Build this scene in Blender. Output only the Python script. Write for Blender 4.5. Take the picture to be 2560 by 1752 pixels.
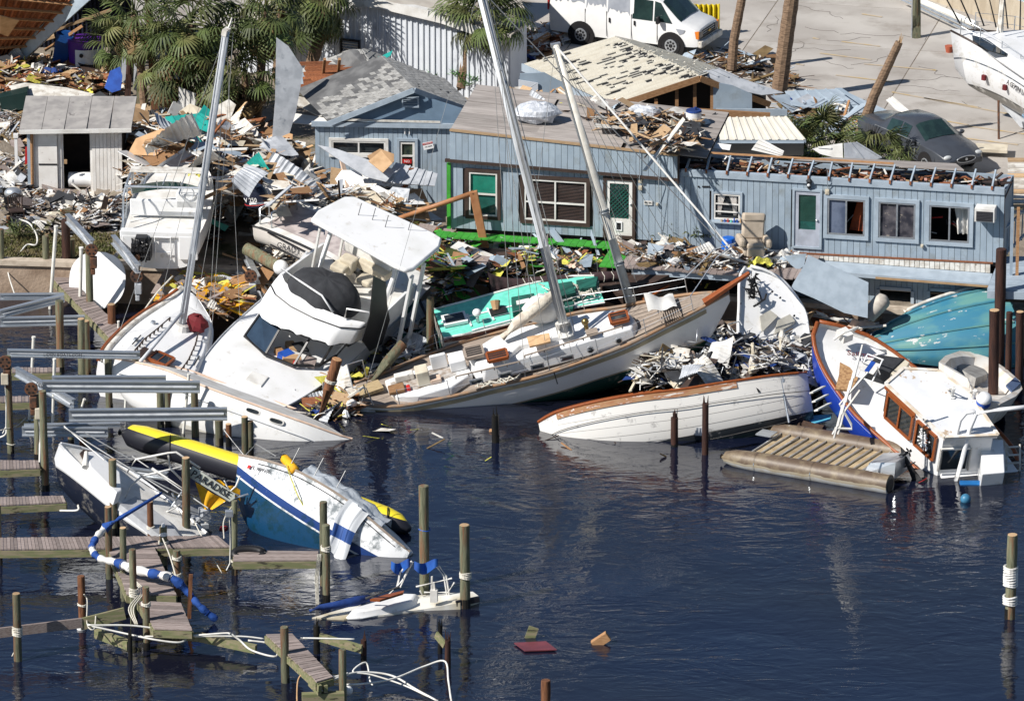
import bpy,math,random
import numpy as np
from mathutils import Vector,Matrix
V=Vector
R=math.radians
rnd=random.Random(7)
for o in list(bpy.data.objects):bpy.data.objects.remove(o)
SC=bpy.context.scene
COL=SC.collection

# ------------------------------------------------------------------ camera
DEP,DIST,FPX=R(18.5),220.0,17600.0
CAM=V((0,-DIST*math.cos(DEP),DIST*math.sin(DEP)))
cd=bpy.data.cameras.new('camera')
cam=bpy.data.objects.new('camera',cd);COL.objects.link(cam)
cam.location=CAM;cam.rotation_euler=(math.pi/2-DEP,0,0)
cd.sensor_width=36;cd.lens=36*FPX/2560;cd.clip_start=1;cd.clip_end=3000
SC.camera=cam
# ------------------------------------------------------------------ light
SUN_AZ,SUN_EL=V((-0.86,-0.51,0)).normalized(),R(42)
sund=V((SUN_AZ.x*math.cos(SUN_EL),SUN_AZ.y*math.cos(SUN_EL),math.sin(SUN_EL)))
W=bpy.data.worlds.new('World');SC.world=W;W.use_nodes=True
nt=W.node_tree;nt.nodes.clear()
sk=nt.nodes.new('ShaderNodeTexSky');sk.sky_type='NISHITA';sk.sun_disc=False
sk.sun_elevation=SUN_EL;sk.sun_rotation=math.atan2(SUN_AZ.x,SUN_AZ.y)
sk.air_density=1.0;sk.dust_density=0.1;sk.ozone_density=3.0
bg=nt.nodes.new('ShaderNodeBackground');bg.inputs[1].default_value=0.058
ow=nt.nodes.new('ShaderNodeOutputWorld')
nt.links.new(sk.outputs[0],bg.inputs[0]);nt.links.new(bg.outputs[0],ow.inputs[0])
sl=bpy.data.lights.new('sun','SUN');sl.energy=5.0;sl.angle=R(0.5);sl.color=(1,0.955,0.89)
so=bpy.data.objects.new('sun',sl);COL.objects.link(so)
so.rotation_euler=sund.to_track_quat('Z','Y').to_euler()
SC.view_settings.view_transform='Standard';SC.view_settings.look='None'
SC.view_settings.exposure=0.3;SC.view_settings.gamma=1;SC.view_settings.use_curve_mapping=False
SC.cycles.max_bounces=6;SC.cycles.transparent_max_bounces=12

# ------------------------------------------------------------------ layout helpers
CR=cam.rotation_euler.to_matrix()
def ray(px,py):return(CR@V(((px-1280)/FPX,(876-py)/FPX,-1))).normalized()
def G(px,py,z=0.0):  # photo pixel -> point on the level z
 d=ray(px,py);return CAM+d*((z-CAM.z)/d.z)
def Yp(px,py,y):  # photo pixel -> point at the depth y
 d=ray(px,py);return CAM+d*((y-CAM.y)/d.y)
def Pp(px,py,p,n):  # photo pixel -> point on a plane
 d=ray(px,py);n=V(n);return CAM+d*((V(p)-CAM).dot(n)/d.dot(n))
class Frame:
 def __init__(s,loc,ypr=(0,0,0),M=None):
  s.M=M if M is not None else Matrix.Translation(V(loc))@Matrix.Rotation(R(ypr[0]),4,'Z')@Matrix.Rotation(R(-ypr[1]),4,'Y')@Matrix.Rotation(R(ypr[2]),4,'X')
  s.I=s.M.inverted()
 def on(s,px,py,axis=2,val=0.0):  # pixel -> local point on the local plane axis = val
  o=s.I@CAM;d=s.I.to_3x3()@ray(px,py)
  return o+d*((val-o[axis])/d[axis])

def FrameA(local,px,py,zw,ypr):  # a frame whose LOCAL point shows at the pixel and stands at the height zw
 f=Frame((0,0,0),ypr);l=G(px,py,zw)-f.M.to_3x3()@V(local);return Frame(l,ypr)
# ------------------------------------------------------------------ materials
def NN(m,t,**k):
 n=m.node_tree.nodes.new(t)
 for a,b in k.items():setattr(n,a,b)
 return n
def mat(name,c,c2=None,r=.6,sc=3.0,det=5,lo=.42,hi=.62,metal=0,bump=0,bsc=30,st=None,rv=0,spec=.4,trans=0,c3=None,sc3=1.2,lo3=.55,hi3=.6,gen=False):
 m=bpy.data.materials.new(name);m.use_nodes=True;t=m.node_tree;L=t.links
 p=t.nodes['Principled BSDF']
 p.inputs['Roughness'].default_value=r;p.inputs['Metallic'].default_value=metal
 p.inputs['Specular IOR Level'].default_value=spec;p.inputs['Transmission Weight'].default_value=trans
 tc=NN(m,'ShaderNodeTexCoord');src=tc.outputs['Object']
 mp=NN(m,'ShaderNodeMapping');mp.inputs['Scale'].default_value=st or(1,1,1)
 L.new(src,mp.inputs[0])
 # every object samples its own patch of the pattern
 oi=NN(m,'ShaderNodeObjectInfo');vm=NN(m,'ShaderNodeVectorMath',operation='SCALE');cx=NN(m,'ShaderNodeCombineXYZ')
 for i in range(3):L.new(oi.outputs['Random'],cx.inputs[i])
 L.new(cx.outputs[0],vm.inputs[0]);vm.inputs['Scale'].default_value=37.0
 va=NN(m,'ShaderNodeVectorMath',operation='ADD');L.new(mp.outputs[0],va.inputs[0]);L.new(vm.outputs[0],va.inputs[1])
 vec=va.outputs[0]
 c=tuple(c)+(1,)
 if c2 is None:c2=tuple(x*.8 for x in c[:3])
 c2=tuple(c2)+(1,)
 n=NN(m,'ShaderNodeTexNoise');n.inputs['Scale'].default_value=sc;n.inputs['Detail'].default_value=det
 L.new(vec,n.inputs['Vector'])
 mr=NN(m,'ShaderNodeMapRange');mr.inputs[1].default_value=lo;mr.inputs[2].default_value=hi
 L.new(n.outputs[0],mr.inputs[0])
 mx=NN(m,'ShaderNodeMix',data_type='RGBA');mx.inputs['A'].default_value=c;mx.inputs['B'].default_value=c2
 L.new(mr.outputs[0],mx.inputs['Factor']);out=mx.outputs['Result']
 if c3 is not None:
  n3=NN(m,'ShaderNodeTexNoise');n3.inputs['Scale'].default_value=sc3;n3.inputs['Detail'].default_value=6;n3.inputs['Roughness'].default_value=.65
  L.new(vec,n3.inputs['Vector'])
  m3=NN(m,'ShaderNodeMapRange');m3.inputs[1].default_value=lo3;m3.inputs[2].default_value=hi3;L.new(n3.outputs[0],m3.inputs[0])
  x3=NN(m,'ShaderNodeMix',data_type='RGBA');L.new(out,x3.inputs['A']);x3.inputs['B'].default_value=tuple(c3)+(1,)
  L.new(m3.outputs[0],x3.inputs['Factor']);out=x3.outputs['Result']
 if rv:
  hs=NN(m,'ShaderNodeHueSaturation');ma=NN(m,'ShaderNodeMapRange');ma.inputs[3].default_value=1-rv;ma.inputs[4].default_value=1+rv
  L.new(oi.outputs['Random'],ma.inputs[0]);L.new(ma.outputs[0],hs.inputs['Value']);L.new(out,hs.inputs['Color']);out=hs.outputs[0]
 L.new(out,p.inputs['Base Color'])
 if bump:
  b=NN(m,'ShaderNodeTexNoise');b.inputs['Scale'].default_value=bsc;b.inputs['Detail'].default_value=4
  L.new(vec,b.inputs['Vector'])
  bp=NN(m,'ShaderNodeBump');bp.inputs['Distance'].default_value=bump;bp.inputs['Strength'].default_value=1
  L.new(b.outputs[0],bp.inputs['Height']);L.new(bp.outputs[0],p.inputs['Normal'])
 m['out']=1
 return m
def bands(name,zs,cols,r=.35,dirt=(.45,.42,.36),dlo=.55,dhi=.75,axis=2,wob=0.0,grow=0.0):
 """paint laid on in bands across the local axis: cols[i] below zs[i]"""
 m=bpy.data.materials.new(name);m.use_nodes=True;t=m.node_tree;L=t.links;p=t.nodes['Principled BSDF']
 p.inputs['Roughness'].default_value=r
 tc=NN(m,'ShaderNodeTexCoord');sx=NN(m,'ShaderNodeSeparateXYZ');L.new(tc.outputs['Object'],sx.inputs[0])
 h=sx.outputs[axis]
 nz=NN(m,'ShaderNodeTexNoise');nz.inputs['Scale'].default_value=1.5;nz.inputs['Detail'].default_value=6;L.new(tc.outputs['Object'],nz.inputs['Vector'])
 if wob:
  ml=NN(m,'ShaderNodeMath',operation='MULTIPLY_ADD');L.new(nz.outputs[0],ml.inputs[0]);ml.inputs[1].default_value=wob;L.new(h,ml.inputs[2]);h=ml.outputs[0]
 if grow:  # bands follow the sheer: they rise with x
  g1=NN(m,'ShaderNodeMath',operation='POWER');L.new(sx.outputs[0],g1.inputs[0]);g1.inputs[1].default_value=2
  g2=NN(m,'ShaderNodeMath',operation='MULTIPLY_ADD');L.new(g1.outputs[0],g2.inputs[0]);g2.inputs[1].default_value=-grow;L.new(h,g2.inputs[2]);h=g2.outputs[0]
 out=None
 for i,c in enumerate(cols):
  if out is None:
   rg=NN(m,'ShaderNodeRGB');rg.outputs[0].default_value=tuple(c)+(1,);out=rg.outputs[0];continue
  gt=NN(m,'ShaderNodeMath',operation='GREATER_THAN');L.new(h,gt.inputs[0]);gt.inputs[1].default_value=zs[i-1]
  mx=NN(m,'ShaderNodeMix',data_type='RGBA');L.new(gt.outputs[0],mx.inputs['Factor']);L.new(out,mx.inputs['A']);mx.inputs['B'].default_value=tuple(c)+(1,)
  out=mx.outputs['Result']
 n2=NN(m,'ShaderNodeTexNoise');n2.inputs['Scale'].default_value=2.2;n2.inputs['Detail'].default_value=8;n2.inputs['Roughness'].default_value=.7
 L.new(tc.outputs['Object'],n2.inputs['Vector'])
 mr=NN(m,'ShaderNodeMapRange');mr.inputs[1].default_value=dlo;mr.inputs[2].default_value=dhi;mr.inputs[4].default_value=.75;L.new(n2.outputs[0],mr.inputs[0])
 mx=NN(m,'ShaderNodeMix',data_type='RGBA');L.new(mr.outputs[0],mx.inputs['Factor']);L.new(out,mx.inputs['A']);mx.inputs['B'].default_value=tuple(dirt)+(1,)
 L.new(mx.outputs['Result'],p.inputs['Base Color'])
 return m

# ------------------------------------------------------------------ mesh builder
def basis(d,up=(0,0,1)):
 d=V(d).normalized();up=V(up)
 if abs(d.dot(up.normalized()))>.98:up=V((0,1,0))if abs(d.y)<.9 else V((1,0,0))
 s=d.cross(up).normalized();return d,s,s.cross(d).normalized()
class MB:
 def __init__(s):s.v,s.f,s.mi=[],[],[]
 def add(s,vs,fs,mi=0):
  k=len(s.v);s.v+=[tuple(v)for v in vs];s.f+=[tuple(k+i for i in f)for f in fs];s.mi+=[mi]*len(fs);return s
 def box(s,c,d,rz=0,mi=0,M=None):
  vs=[V(((i&1)-.5,(i>>1&1)-.5,(i>>2)-.5))for i in range(8)]
  m=M if M is not None else Matrix.Rotation(rz,3,'Z')
  vs=[V(c)+m@V((v.x*d[0],v.y*d[1],v.z*d[2]))for v in vs]
  return s.add(vs,[(0,2,3,1),(4,5,7,6),(0,1,5,4),(2,6,7,3),(0,4,6,2),(1,3,7,5)],mi)
 def beam(s,p,q,w,h=None,up=(0,0,1),mi=0,w2=None):
  h=h or w;p,q=V(p),V(q);d,a,b=basis(q-p,up);k=(w2 or w)/w
  vs=[p+a*x*w/2+b*y*h/2 for x,y in((-1,-1),(1,-1),(1,1),(-1,1))]+[q+a*x*w*k/2+b*y*h*k/2 for x,y in((-1,-1),(1,-1),(1,1),(-1,1))]
  return s.add(vs,[(3,2,1,0),(4,5,6,7),(0,1,5,4),(1,2,6,5),(2,3,7,6),(3,0,4,7)],mi)
 def cone(s,p,q,r0,r1=None,n=10,mi=0,cap=True):
  r1=r0 if r1 is None else r1
  p,q=V(p),V(q);d,a,b=basis(q-p)
  cs=[(math.cos(6.28318*i/n),math.sin(6.28318*i/n))for i in range(n)]
  vs=[p+(a*x+b*y)*r0 for x,y in cs]+[q+(a*x+b*y)*r1 for x,y in cs]
  fs=[(i,(i+1)%n,n+(i+1)%n,n+i)for i in range(n)]
  if cap:fs+=[tuple(range(n))[::-1],tuple(range(n,2*n))]
  return s.add(vs,fs,mi)
 def tube(s,pts,r,n=6,mi=0,rs=None,flat=1.0):
  pts=[V(p)for p in pts];N=len(pts);rs=rs or[r]*N;vs=[]
  up=V((0,0,1));pa=None
  for i,p in enumerate(pts):
   d=(pts[min(i+1,N-1)]-pts[max(i-1,0)])
   d=d.normalized()if d.length>1e-6 else V((1,0,0))
   if pa is None:_,a,b=basis(d)
   else:
    a=pa-d*pa.dot(d);a=a.normalized()if a.length>1e-4 else basis(d)[1];b=d.cross(a)
   pa=a
   vs+=[p+(a*math.cos(6.28318*j/n)+b*math.sin(6.28318*j/n)*flat)*rs[i]for j in range(n)]
  fs=[(i*n+j,i*n+(j+1)%n,(i+1)*n+(j+1)%n,(i+1)*n+j)for i in range(N-1)for j in range(n)]
  fs+=[tuple(range(n))[::-1],tuple(range((N-1)*n,N*n))]
  return s.add(vs,fs,mi)
 def slab(s,pts,th=.03,mi=0,nrm=None):  # polygon with thickness
  pts=[V(p)for p in pts];n=len(pts)
  if nrm is None:
   nrm=V((0,0,0))
   for i in range(n):nrm+=pts[i].cross(pts[(i+1)%n])
   nrm.normalize()
  nrm=V(nrm)
  vs=pts+[p-nrm*th for p in pts]
  fs=[tuple(range(n)),tuple(range(n,2*n))[::-1]]+[(i,n+i,n+(i+1)%n,(i+1)%n)for i in range(n)]
  return s.add(vs,fs,mi)
 def grid(s,fn,nu,nv,mi=0,th=0):
  vs=[V(fn(i/nu,j/nv))for i in range(nu+1)for j in range(nv+1)]
  fs=[(i*(nv+1)+j,(i+1)*(nv+1)+j,(i+1)*(nv+1)+j+1,i*(nv+1)+j+1)for i in range(nu)for j in range(nv)]
  return s.add(vs,fs,mi)
 def ball(s,c,r,n=10,m=6,sc=(1,1,1),mi=0,wob=0,M=None):
  c=V(c);vs=[]
  for i in range(m+1):
   a=math.pi*i/m
   for j in range(n):
    b=6.28318*j/n;k=r*(1+(rnd.uniform(-wob,wob)if wob else 0))
    p=V((math.sin(a)*math.cos(b)*sc[0],math.sin(a)*math.sin(b)*sc[1],math.cos(a)*sc[2]))*k
    vs.append(c+(M@p if M is not None else p))
  return s.add(vs,[(i*n+j,(i+1)*n+j,(i+1)*n+(j+1)%n,i*n+(j+1)%n)for i in range(m)for j in range(n)],mi)
 def mesh(s,name,mats,smooth=False):
  me=bpy.data.meshes.new(name);me.from_pydata(s.v,[],s.f)
  for m in(mats if isinstance(mats,(list,tuple))else[mats]):me.materials.append(m)
  if len(me.materials)>1:me.polygons.foreach_set('material_index',s.mi)
  if smooth is True:me.polygons.foreach_set('use_smooth',[True]*len(s.f))
  me.validate();me.update()
  if smooth and smooth is not True:
   me.polygons.foreach_set('use_smooth',[True]*len(me.polygons))
   try:me.set_sharp_from_angle(angle=R(smooth))
   except Exception:pass
  return me
 def build(s,name,mats,parent=None,smooth=False,bev=0):
  o=bpy.data.objects.new(name,s.mesh(name,mats,smooth));COL.objects.link(o)
  if parent is not None:o.parent=parent
  if bev:
   md=o.modifiers.new('edge','BEVEL');md.width=bev;md.segments=2;md.limit_method='ANGLE'
  return o
def tag(o,label=None,cat=None,group=None,kind=None):
 if label:o['label']=label
 if cat:o['category']=cat
 if group:o['group']=group
 if kind:o['kind']=kind
 return o
def thing(name,label,cat,loc=(0,0,0),rz=0,group=None,M=None):
 o=bpy.data.objects.new(name,None);COL.objects.link(o);o.empty_display_size=.2
 if M is not None:o.matrix_world=M
 else:o.location=loc;o.rotation_euler=(0,0,rz)
 return tag(o,label,cat,group)
def inst(me,name,parent=None,loc=(0,0,0),rot=(0,0,0),sc=(1,1,1),M=None):
 o=bpy.data.objects.new(name,me);COL.objects.link(o)
 if parent is not None:o.parent=parent
 if M is not None:o.matrix_local=M
 else:o.location=loc;o.rotation_euler=rot;o.scale=sc
 return o
def copy_tree(o,parent=None):
 c=o.copy();COL.objects.link(c);c.parent=parent
 for ch in list(o.children):copy_tree(ch,c)
 return c
def text(body,name,parent,m,size,M,ext=.004):
 cu=bpy.data.curves.new(name,'FONT');cu.body=body;cu.size=size;cu.extrude=ext;cu.align_x='CENTER';cu.align_y='CENTER';cu.resolution_u=2
 t=bpy.data.objects.new(name,cu);COL.objects.link(t);bpy.context.view_layer.update()
 me=bpy.data.meshes.new_from_object(t);bpy.data.objects.remove(t);me.materials.clear();me.materials.append(m)
 o=bpy.data.objects.new(name,me);COL.objects.link(o)
 if parent is not None:o.parent=parent
 o.matrix_local=M
 return o
def axes(o,x,y):  # matrix with its X and Y axes along x and y
 x=V(x).normalized();z=x.cross(V(y)).normalized();y=z.cross(x)
 return Matrix(((x.x,y.x,z.x,o[0]),(x.y,y.y,z.y,o[1]),(x.z,y.z,z.z,o[2]),(0,0,0,1)))
def cat_rom(ks,n):  # smooth interpolation through keyed rows, by the first column
 ks=np.array(ks,float);t=ks[:,0];out=[]
 for x in np.linspace(t[0],t[-1],n+1):
  i=min(max(int(np.searchsorted(t,x,'right'))-1,0),len(t)-2)
  h=t[i+1]-t[i];u=(x-t[i])/h
  m0=(ks[i+1]-ks[i-1])/(t[i+1]-t[i-1])*h if i>0 else ks[i+1]-ks[i]
  m1=(ks[i+2]-ks[i])/(t[i+2]-t[i])*h if i+2<len(t)else ks[i+1]-ks[i]
  r=(2*u**3-3*u**2+1)*ks[i]+(u**3-2*u**2+u)*m0+(-2*u**3+3*u**2)*ks[i+1]+(u**3-u**2)*m1
  r[0]=x;out.append(r)
 return out

# ------------------------------------------------------------------ shared materials
C={}
C['white']=mat('gelcoat white',(.80,.80,.80),(.70,.70,.68),r=.28,sc=1.1,lo=.5,hi=.75,c3=(.46,.42,.35),sc3=3.0,lo3=.60,hi3=.80,spec=.5)
C['white2']=mat('chalky white',(.74,.73,.70),(.60,.58,.54),r=.6,sc=2,bump=.004,bsc=12)
C['dirtywhite']=mat('dirty white paint',(.70,.68,.63),(.50,.46,.40),r=.6,sc=4,c3=(.24,.19,.14),sc3=6,lo3=.6,hi3=.68)
C['cream']=mat('cream plastic',(.62,.56,.44),(.50,.44,.34),r=.5)
C['blue']=mat('blue grey paint',(.315,.385,.45),(.27,.335,.40),r=.65,sc=1.5,rv=.05,c3=(.20,.22,.22),sc3=1.6,lo3=.54,hi3=.8)
C['bluetrim']=mat('blue grey trim paint',(.36,.425,.49),(.30,.36,.42),r=.6,sc=3,c3=(.30,.17,.09),sc3=4,lo3=.68,hi3=.72)
C['brown']=mat('dark brown paint',(.055,.035,.028),(.04,.025,.02),r=.6)
C['wood']=mat('raw lumber',(.40,.225,.11),(.28,.14,.06),r=.8,sc=6,st=(1,8,8),rv=.35)
C['wood2']=mat('pale lumber',(.52,.36,.21),(.40,.26,.14),r=.8,sc=6,st=(1,8,8),rv=.3)
C['redwood']=mat('red brown roof timber',(.30,.11,.045),(.19,.065,.028),r=.8,sc=6,st=(1,6,6),rv=.3)
C['grey_wood']=mat('weathered deck wood',(.30,.25,.23),(.20,.155,.14),r=.85,sc=5,st=(1,10,10),rv=.28)
C['pile']=mat('greenish piling wood',(.165,.165,.105),(.10,.105,.065),r=.85,sc=4,st=(5,5,.5),rv=.25,bump=.012,bsc=14,c3=(.17,.085,.045),sc3=1.1,lo3=.5,hi3=.62)
C['pilered']=mat('rusty brown piling wood',(.20,.085,.038),(.10,.04,.02),r=.85,sc=4,st=(5,5,.6),rv=.2,bump=.012,bsc=14)
C['piledark']=mat('tarred dark post',(.055,.022,.014),(.03,.013,.01),r=.7,sc=4,st=(4,4,.5),bump=.01,bsc=10)
C['wet']=mat('wet black timber',(.018,.016,.013),(.01,.01,.01),r=.3)
C['alu']=mat('aluminium',(.62,.65,.68),(.50,.53,.56),r=.35,metal=.75,sc=2,st=(.3,4,4))
C['mastm']=mat('pale anodised mast',(.62,.64,.66),(.52,.54,.57),r=.4,metal=.15,sc=2,st=(4,4,.3),c3=(.40,.40,.40),sc3=2,lo3=.6,hi3=.75)
C['galv']=mat('galvanised sheet',(.50,.52,.55),(.38,.40,.43),r=.55,metal=.1,sc=3,c3=(.22,.25,.28),sc3=2,lo3=.6,hi3=.7)
C['black']=mat('black rubber',(.012,.012,.014),r=.5)
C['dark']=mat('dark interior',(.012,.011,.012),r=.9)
C['glass']=mat('dark window glass',(.02,.026,.03),(.035,.04,.045),r=.06,spec=.7)
C['gglass']=mat('green tinted glass',(.02,.10,.085),(.015,.07,.06),r=.08,spec=.7)
C['rust']=mat('rusty steel',(.14,.06,.03),(.06,.035,.025),r=.8,sc=8)
C['teak']=mat('varnished teak',(.30,.085,.025),(.20,.055,.018),r=.3,sc=8,st=(.5,6,6))
C['greyteak']=mat('bleached teak deck',(.33,.27,.22),(.24,.195,.16),r=.8,sc=4,st=(.6,8,8))
C['rope']=mat('white rope',(.66,.63,.55),(.45,.42,.35),r=.9,sc=30)
C['wire']=mat('steel wire',(.45,.45,.44),r=.4,metal=.5)
C['pvc']=mat('white pvc pipe',(.78,.77,.72),(.66,.64,.58),r=.4)
C['navy']=mat('navy canvas',(.012,.045,.20),(.01,.03,.13),r=.8,bump=.02,bsc=6)
C['royal']=mat('royal blue',(.02,.09,.42),(.015,.06,.30),r=.5)
C['yellow']=mat('yellow hypalon',(.72,.58,.035),(.62,.48,.03),r=.45)
C['gold']=mat('golden yellow cloth',(.80,.42,.01),(.66,.31,.01),r=.7,bump=.03,bsc=5)
C['teal']=mat('teal panel',(.015,.36,.31),(.01,.26,.23),r=.45)
C['aqua']=mat('aqua deck paint',(.17,.66,.52),(.13,.56,.44),r=.5,sc=5)
C['dgreen']=mat('dark green canvas',(.01,.10,.075),(.008,.065,.05),r=.8)
C['green']=mat('bright green paint',(.05,.33,.035),(.04,.24,.03),r=.6,c3=(.10,.08,.05),sc3=3,lo3=.62,hi3=.72)
C['insul']=mat('yellow insulation',(.66,.62,.10),(.50,.46,.09),r=.9,bump=.03,bsc=12)
C['ply']=mat('plywood',(.52,.34,.19),(.40,.245,.125),r=.8,sc=3,rv=.25)
C['cardb']=mat('cardboard',(.45,.28,.15),(.38,.23,.12),r=.85,rv=.2)
C['pinkish']=mat('pale plasterboard',(.66,.50,.39),(.56,.40,.30),r=.8,rv=.12)
C['red']=mat('red plastic',(.50,.02,.02),(.36,.015,.015),r=.5)
C['maroon']=mat('maroon canvas',(.16,.012,.018),(.11,.01,.012),r=.8)
C['sailcov']=mat('dark plum sail cover',(.050,.028,.030),(.035,.018,.02),r=.9,bump=.03,bsc=5)
C['charcoal']=mat('charcoal canvas',(.035,.037,.042),(.025,.026,.03),r=.85,bump=.03,bsc=3)
C['purple']=mat('purple plastic',(.10,.018,.26),(.08,.015,.20),r=.5)
C['pink']=mat('pink cloth',(.75,.10,.22),r=.7)
C['soil']=mat('sandy soil',(.28,.235,.185),(.19,.155,.12),r=.95,sc=1.3,bump=.04,bsc=8,c3=(.07,.075,.03),sc3=.5,lo3=.55,hi3=.65)
C['beige']=mat('beige leather',(.50,.42,.33),(.42,.35,.27),r=.5)
C['grille']=mat('black plastic',(.02,.02,.022),r=.4)
C['ink']=mat('black lettering',(.015,.015,.02),r=.5)
C['leafg']=mat('palm green',(.075,.105,.03),(.12,.11,.04),r=.6,rv=.45,sc=.7,lo=.45,hi=.7)
C['leafd']=mat('dry palm brown',(.22,.15,.065),(.14,.09,.04),r=.8,rv=.3)
C['trunk']=mat('palm trunk',(.25,.165,.105),(.13,.085,.055),r=.9,sc=5,st=(1,1,5),bump=.03,bsc=9)
C['bark']=mat('broken stump bark',(.10,.055,.035),(.05,.03,.02),r=.9,bump=.06,bsc=6)
# ================================================================== THE SETTING
LZ=1.2  # height of the land above the water
def water_mat():
 m=bpy.data.materials.new('harbour water');m.use_nodes=True;t=m.node_tree;L=t.links;p=t.nodes['Principled BSDF']
 p.inputs['Roughness'].default_value=.02;p.inputs['IOR'].default_value=1.75
 tc=NN(m,'ShaderNodeTexCoord');n0=NN(m,'ShaderNodeTexNoise');n0.inputs['Scale'].default_value=.12
 L.new(tc.outputs['Object'],n0.inputs['Vector'])
 mx=NN(m,'ShaderNodeMix',data_type='RGBA');mx.inputs['A'].default_value=(.002,.008,.034,1);mx.inputs['B'].default_value=(.010,.008,.006,1)
 L.new(n0.outputs[0],mx.inputs['Factor']);L.new(mx.outputs['Result'],p.inputs['Base Color'])
 prev=None
 for sc,dist,st,ds in((.4,.06,(1,1.0,1),.5),(1.3,.030,(.6,1.2,1),1.8),(3.6,.006,(.7,1.2,1),1.2)):
  mp=NN(m,'ShaderNodeMapping');mp.inputs['Scale'].default_value=st;mp.inputs['Rotation'].default_value=(0,0,R(8));L.new(tc.outputs['Object'],mp.inputs[0])
  n=NN(m,'ShaderNodeTexNoise');n.inputs['Scale'].default_value=sc;n.inputs['Detail'].default_value=3;n.inputs['Roughness'].default_value=.5;n.inputs['Distortion'].default_value=ds
  L.new(mp.outputs[0],n.inputs['Vector'])
  b=NN(m,'ShaderNodeBump');b.inputs['Distance'].default_value=dist;b.inputs['Strength'].default_value=1
  L.new(n.outputs[0],b.inputs['Height'])
  if sc>1:
   pn=NN(m,'ShaderNodeTexNoise');pn.inputs['Scale'].default_value=.16;pn.inputs['Detail'].default_value=2;L.new(tc.outputs['Object'],pn.inputs['Vector'])
   pr_=NN(m,'ShaderNodeMapRange');pr_.inputs[1].default_value=.35;pr_.inputs[2].default_value=.65;pr_.inputs[3].default_value=.35;L.new(pn.outputs[0],pr_.inputs[0]);L.new(pr_.outputs[0],b.inputs['Strength'])
  if prev is not None:L.new(prev.outputs[0],b.inputs['Normal'])
  prev=b
 L.new(prev.outputs[0],p.inputs['Normal'])
 return m
b=MB();b.add([(-900,-210,0),(900,-210,0),(900,20,0),(-900,20,0)],[(0,1,2,3)])
tag(b.build('water',water_mat()),kind='structure')

def concrete_mat():
 m=mat('parking concrete',(.45,.42,.385),(.36,.33,.30),r=.85,sc=.35,lo=.4,hi=.6,bump=.01,bsc=20,c3=(.24,.21,.18),sc3=.55,lo3=.52,hi3=.75)
 return m
# shoreline: seawall line in plan
SHORE=[(-60,6.0),(-19,5.4),(-14.6,5.0),(-10,4.4),(-3,3.4),(3,2.5),(9,.9),(20,-1.8),(60,-8)]
soil=MB()
n=len(SHORE)
vs=[(x,y,LZ)for x,y in SHORE]+[(x*6,400,LZ)for x,y in SHORE]
soil.add(vs,[(i,i+1,n+i+1,n+i)for i in range(n-1)])
tag(soil.build('ground',C['soil']),kind='structure')
sw=MB()
for i in range(n-1):
 (x0,y0),(x1,y1)=SHORE[i],SHORE[i+1]
 sw.add([(x0,y0,-2),(x1,y1,-2),(x1,y1,LZ),(x0,y0,LZ)],[(0,1,2,3)])
C['seawall']=mat('seawall concrete',(.36,.27,.20),(.24,.17,.12),r=.9,sc=1.5,bump=.02,bsc=10)
seawall=sw.build('seawall',C['seawall']);tag(seawall,'brown stained concrete seawall below the strip of grass','seawall')
cap=MB()
for i in range(n-1):
 (x0,y0),(x1,y1)=SHORE[i],SHORE[i+1]
 cap.beam((x0,y0+.12,LZ+.04),(x1-.02,y1+.12,LZ+.04),.4,.16)
cap.build('capstone',mat('seawall cap',(.52,.44,.35),(.38,.31,.24),r=.9,sc=4),seawall)

# parking lot slabs (each poured bay its own slab, joints between)
PK=concrete_mat()
pav=tag(thing('pavement','pale concrete parking lot',None),kind='structure')
u=V((.975,-.22,0));w=V((.22,.975,0)).normalized();o0=G(1700,40,LZ)
for i in range(-3,6):
 for j in range(-4,8):
  c=o0+u*(i*6.1)+w*(j*5.2)
  if c.y<13.5 or(c.x<2 and c.y<29):continue
  q=MB();a=3.03;e=2.58
  q.slab([c+u*sx*a+w*sy*e+V((0,0,.012+.0))for sx,sy in((-1,-1),(1,-1),(1,1),(-1,1))],.01)
  s_=q.build('slab',PK,pav)
# worn yellow bay lines
ym=mat('worn yellow line paint',(.50,.36,.16),(.45,.38,.30),r=.9,sc=3,lo=.35,hi=.6)
lm=tag(thing('parking_markings','worn yellow bay lines',None),kind='structure')
for(x0,y0,x1,y1)in[(2104,104,2200,116),(2032,95,2048,98),(2155,35,2205,43),(2050,133,2178,150),(2090,188,2235,205),(2310,245,2445,268),(2290,290,2420,312),(2160,160,2340,176),(2230,230,2550,290),(2410,345,2545,362),(2420,315,2560,335),(1990,160,2010,163)]:
 q=MB();p_,q_=G(x0,y0,LZ+.03),G(x1,y1,LZ+.03);d=(q_-p_);nn=V((-d.y,d.x,0)).normalized()*.05
 q.slab([p_-nn,q_-nn,q_+nn,p_+nn],.004);q.build('line',ym,lm)
# cracks in the slabs: thin dark seams
crk=MB()
for k in range(18):
 x,y=rnd.uniform(1900,2540),rnd.uniform(10,260);a=a0=rnd.choice([0,1.5,3.1])+rnd.uniform(-.5,.5);p=G(x,y,LZ+.016)
 for _ in range(rnd.randint(4,12)):
  a+=rnd.uniform(-.9,.9)-(a-a0)*.5;q_=p+V((math.cos(a),math.sin(a),0))*rnd.uniform(.12,.35);crk.beam(p,q_,.014,.006);p=q_
tag(crk.build('crack',mat('dark crack',(.10,.09,.08),r=.9),pav),kind='stuff')
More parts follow.
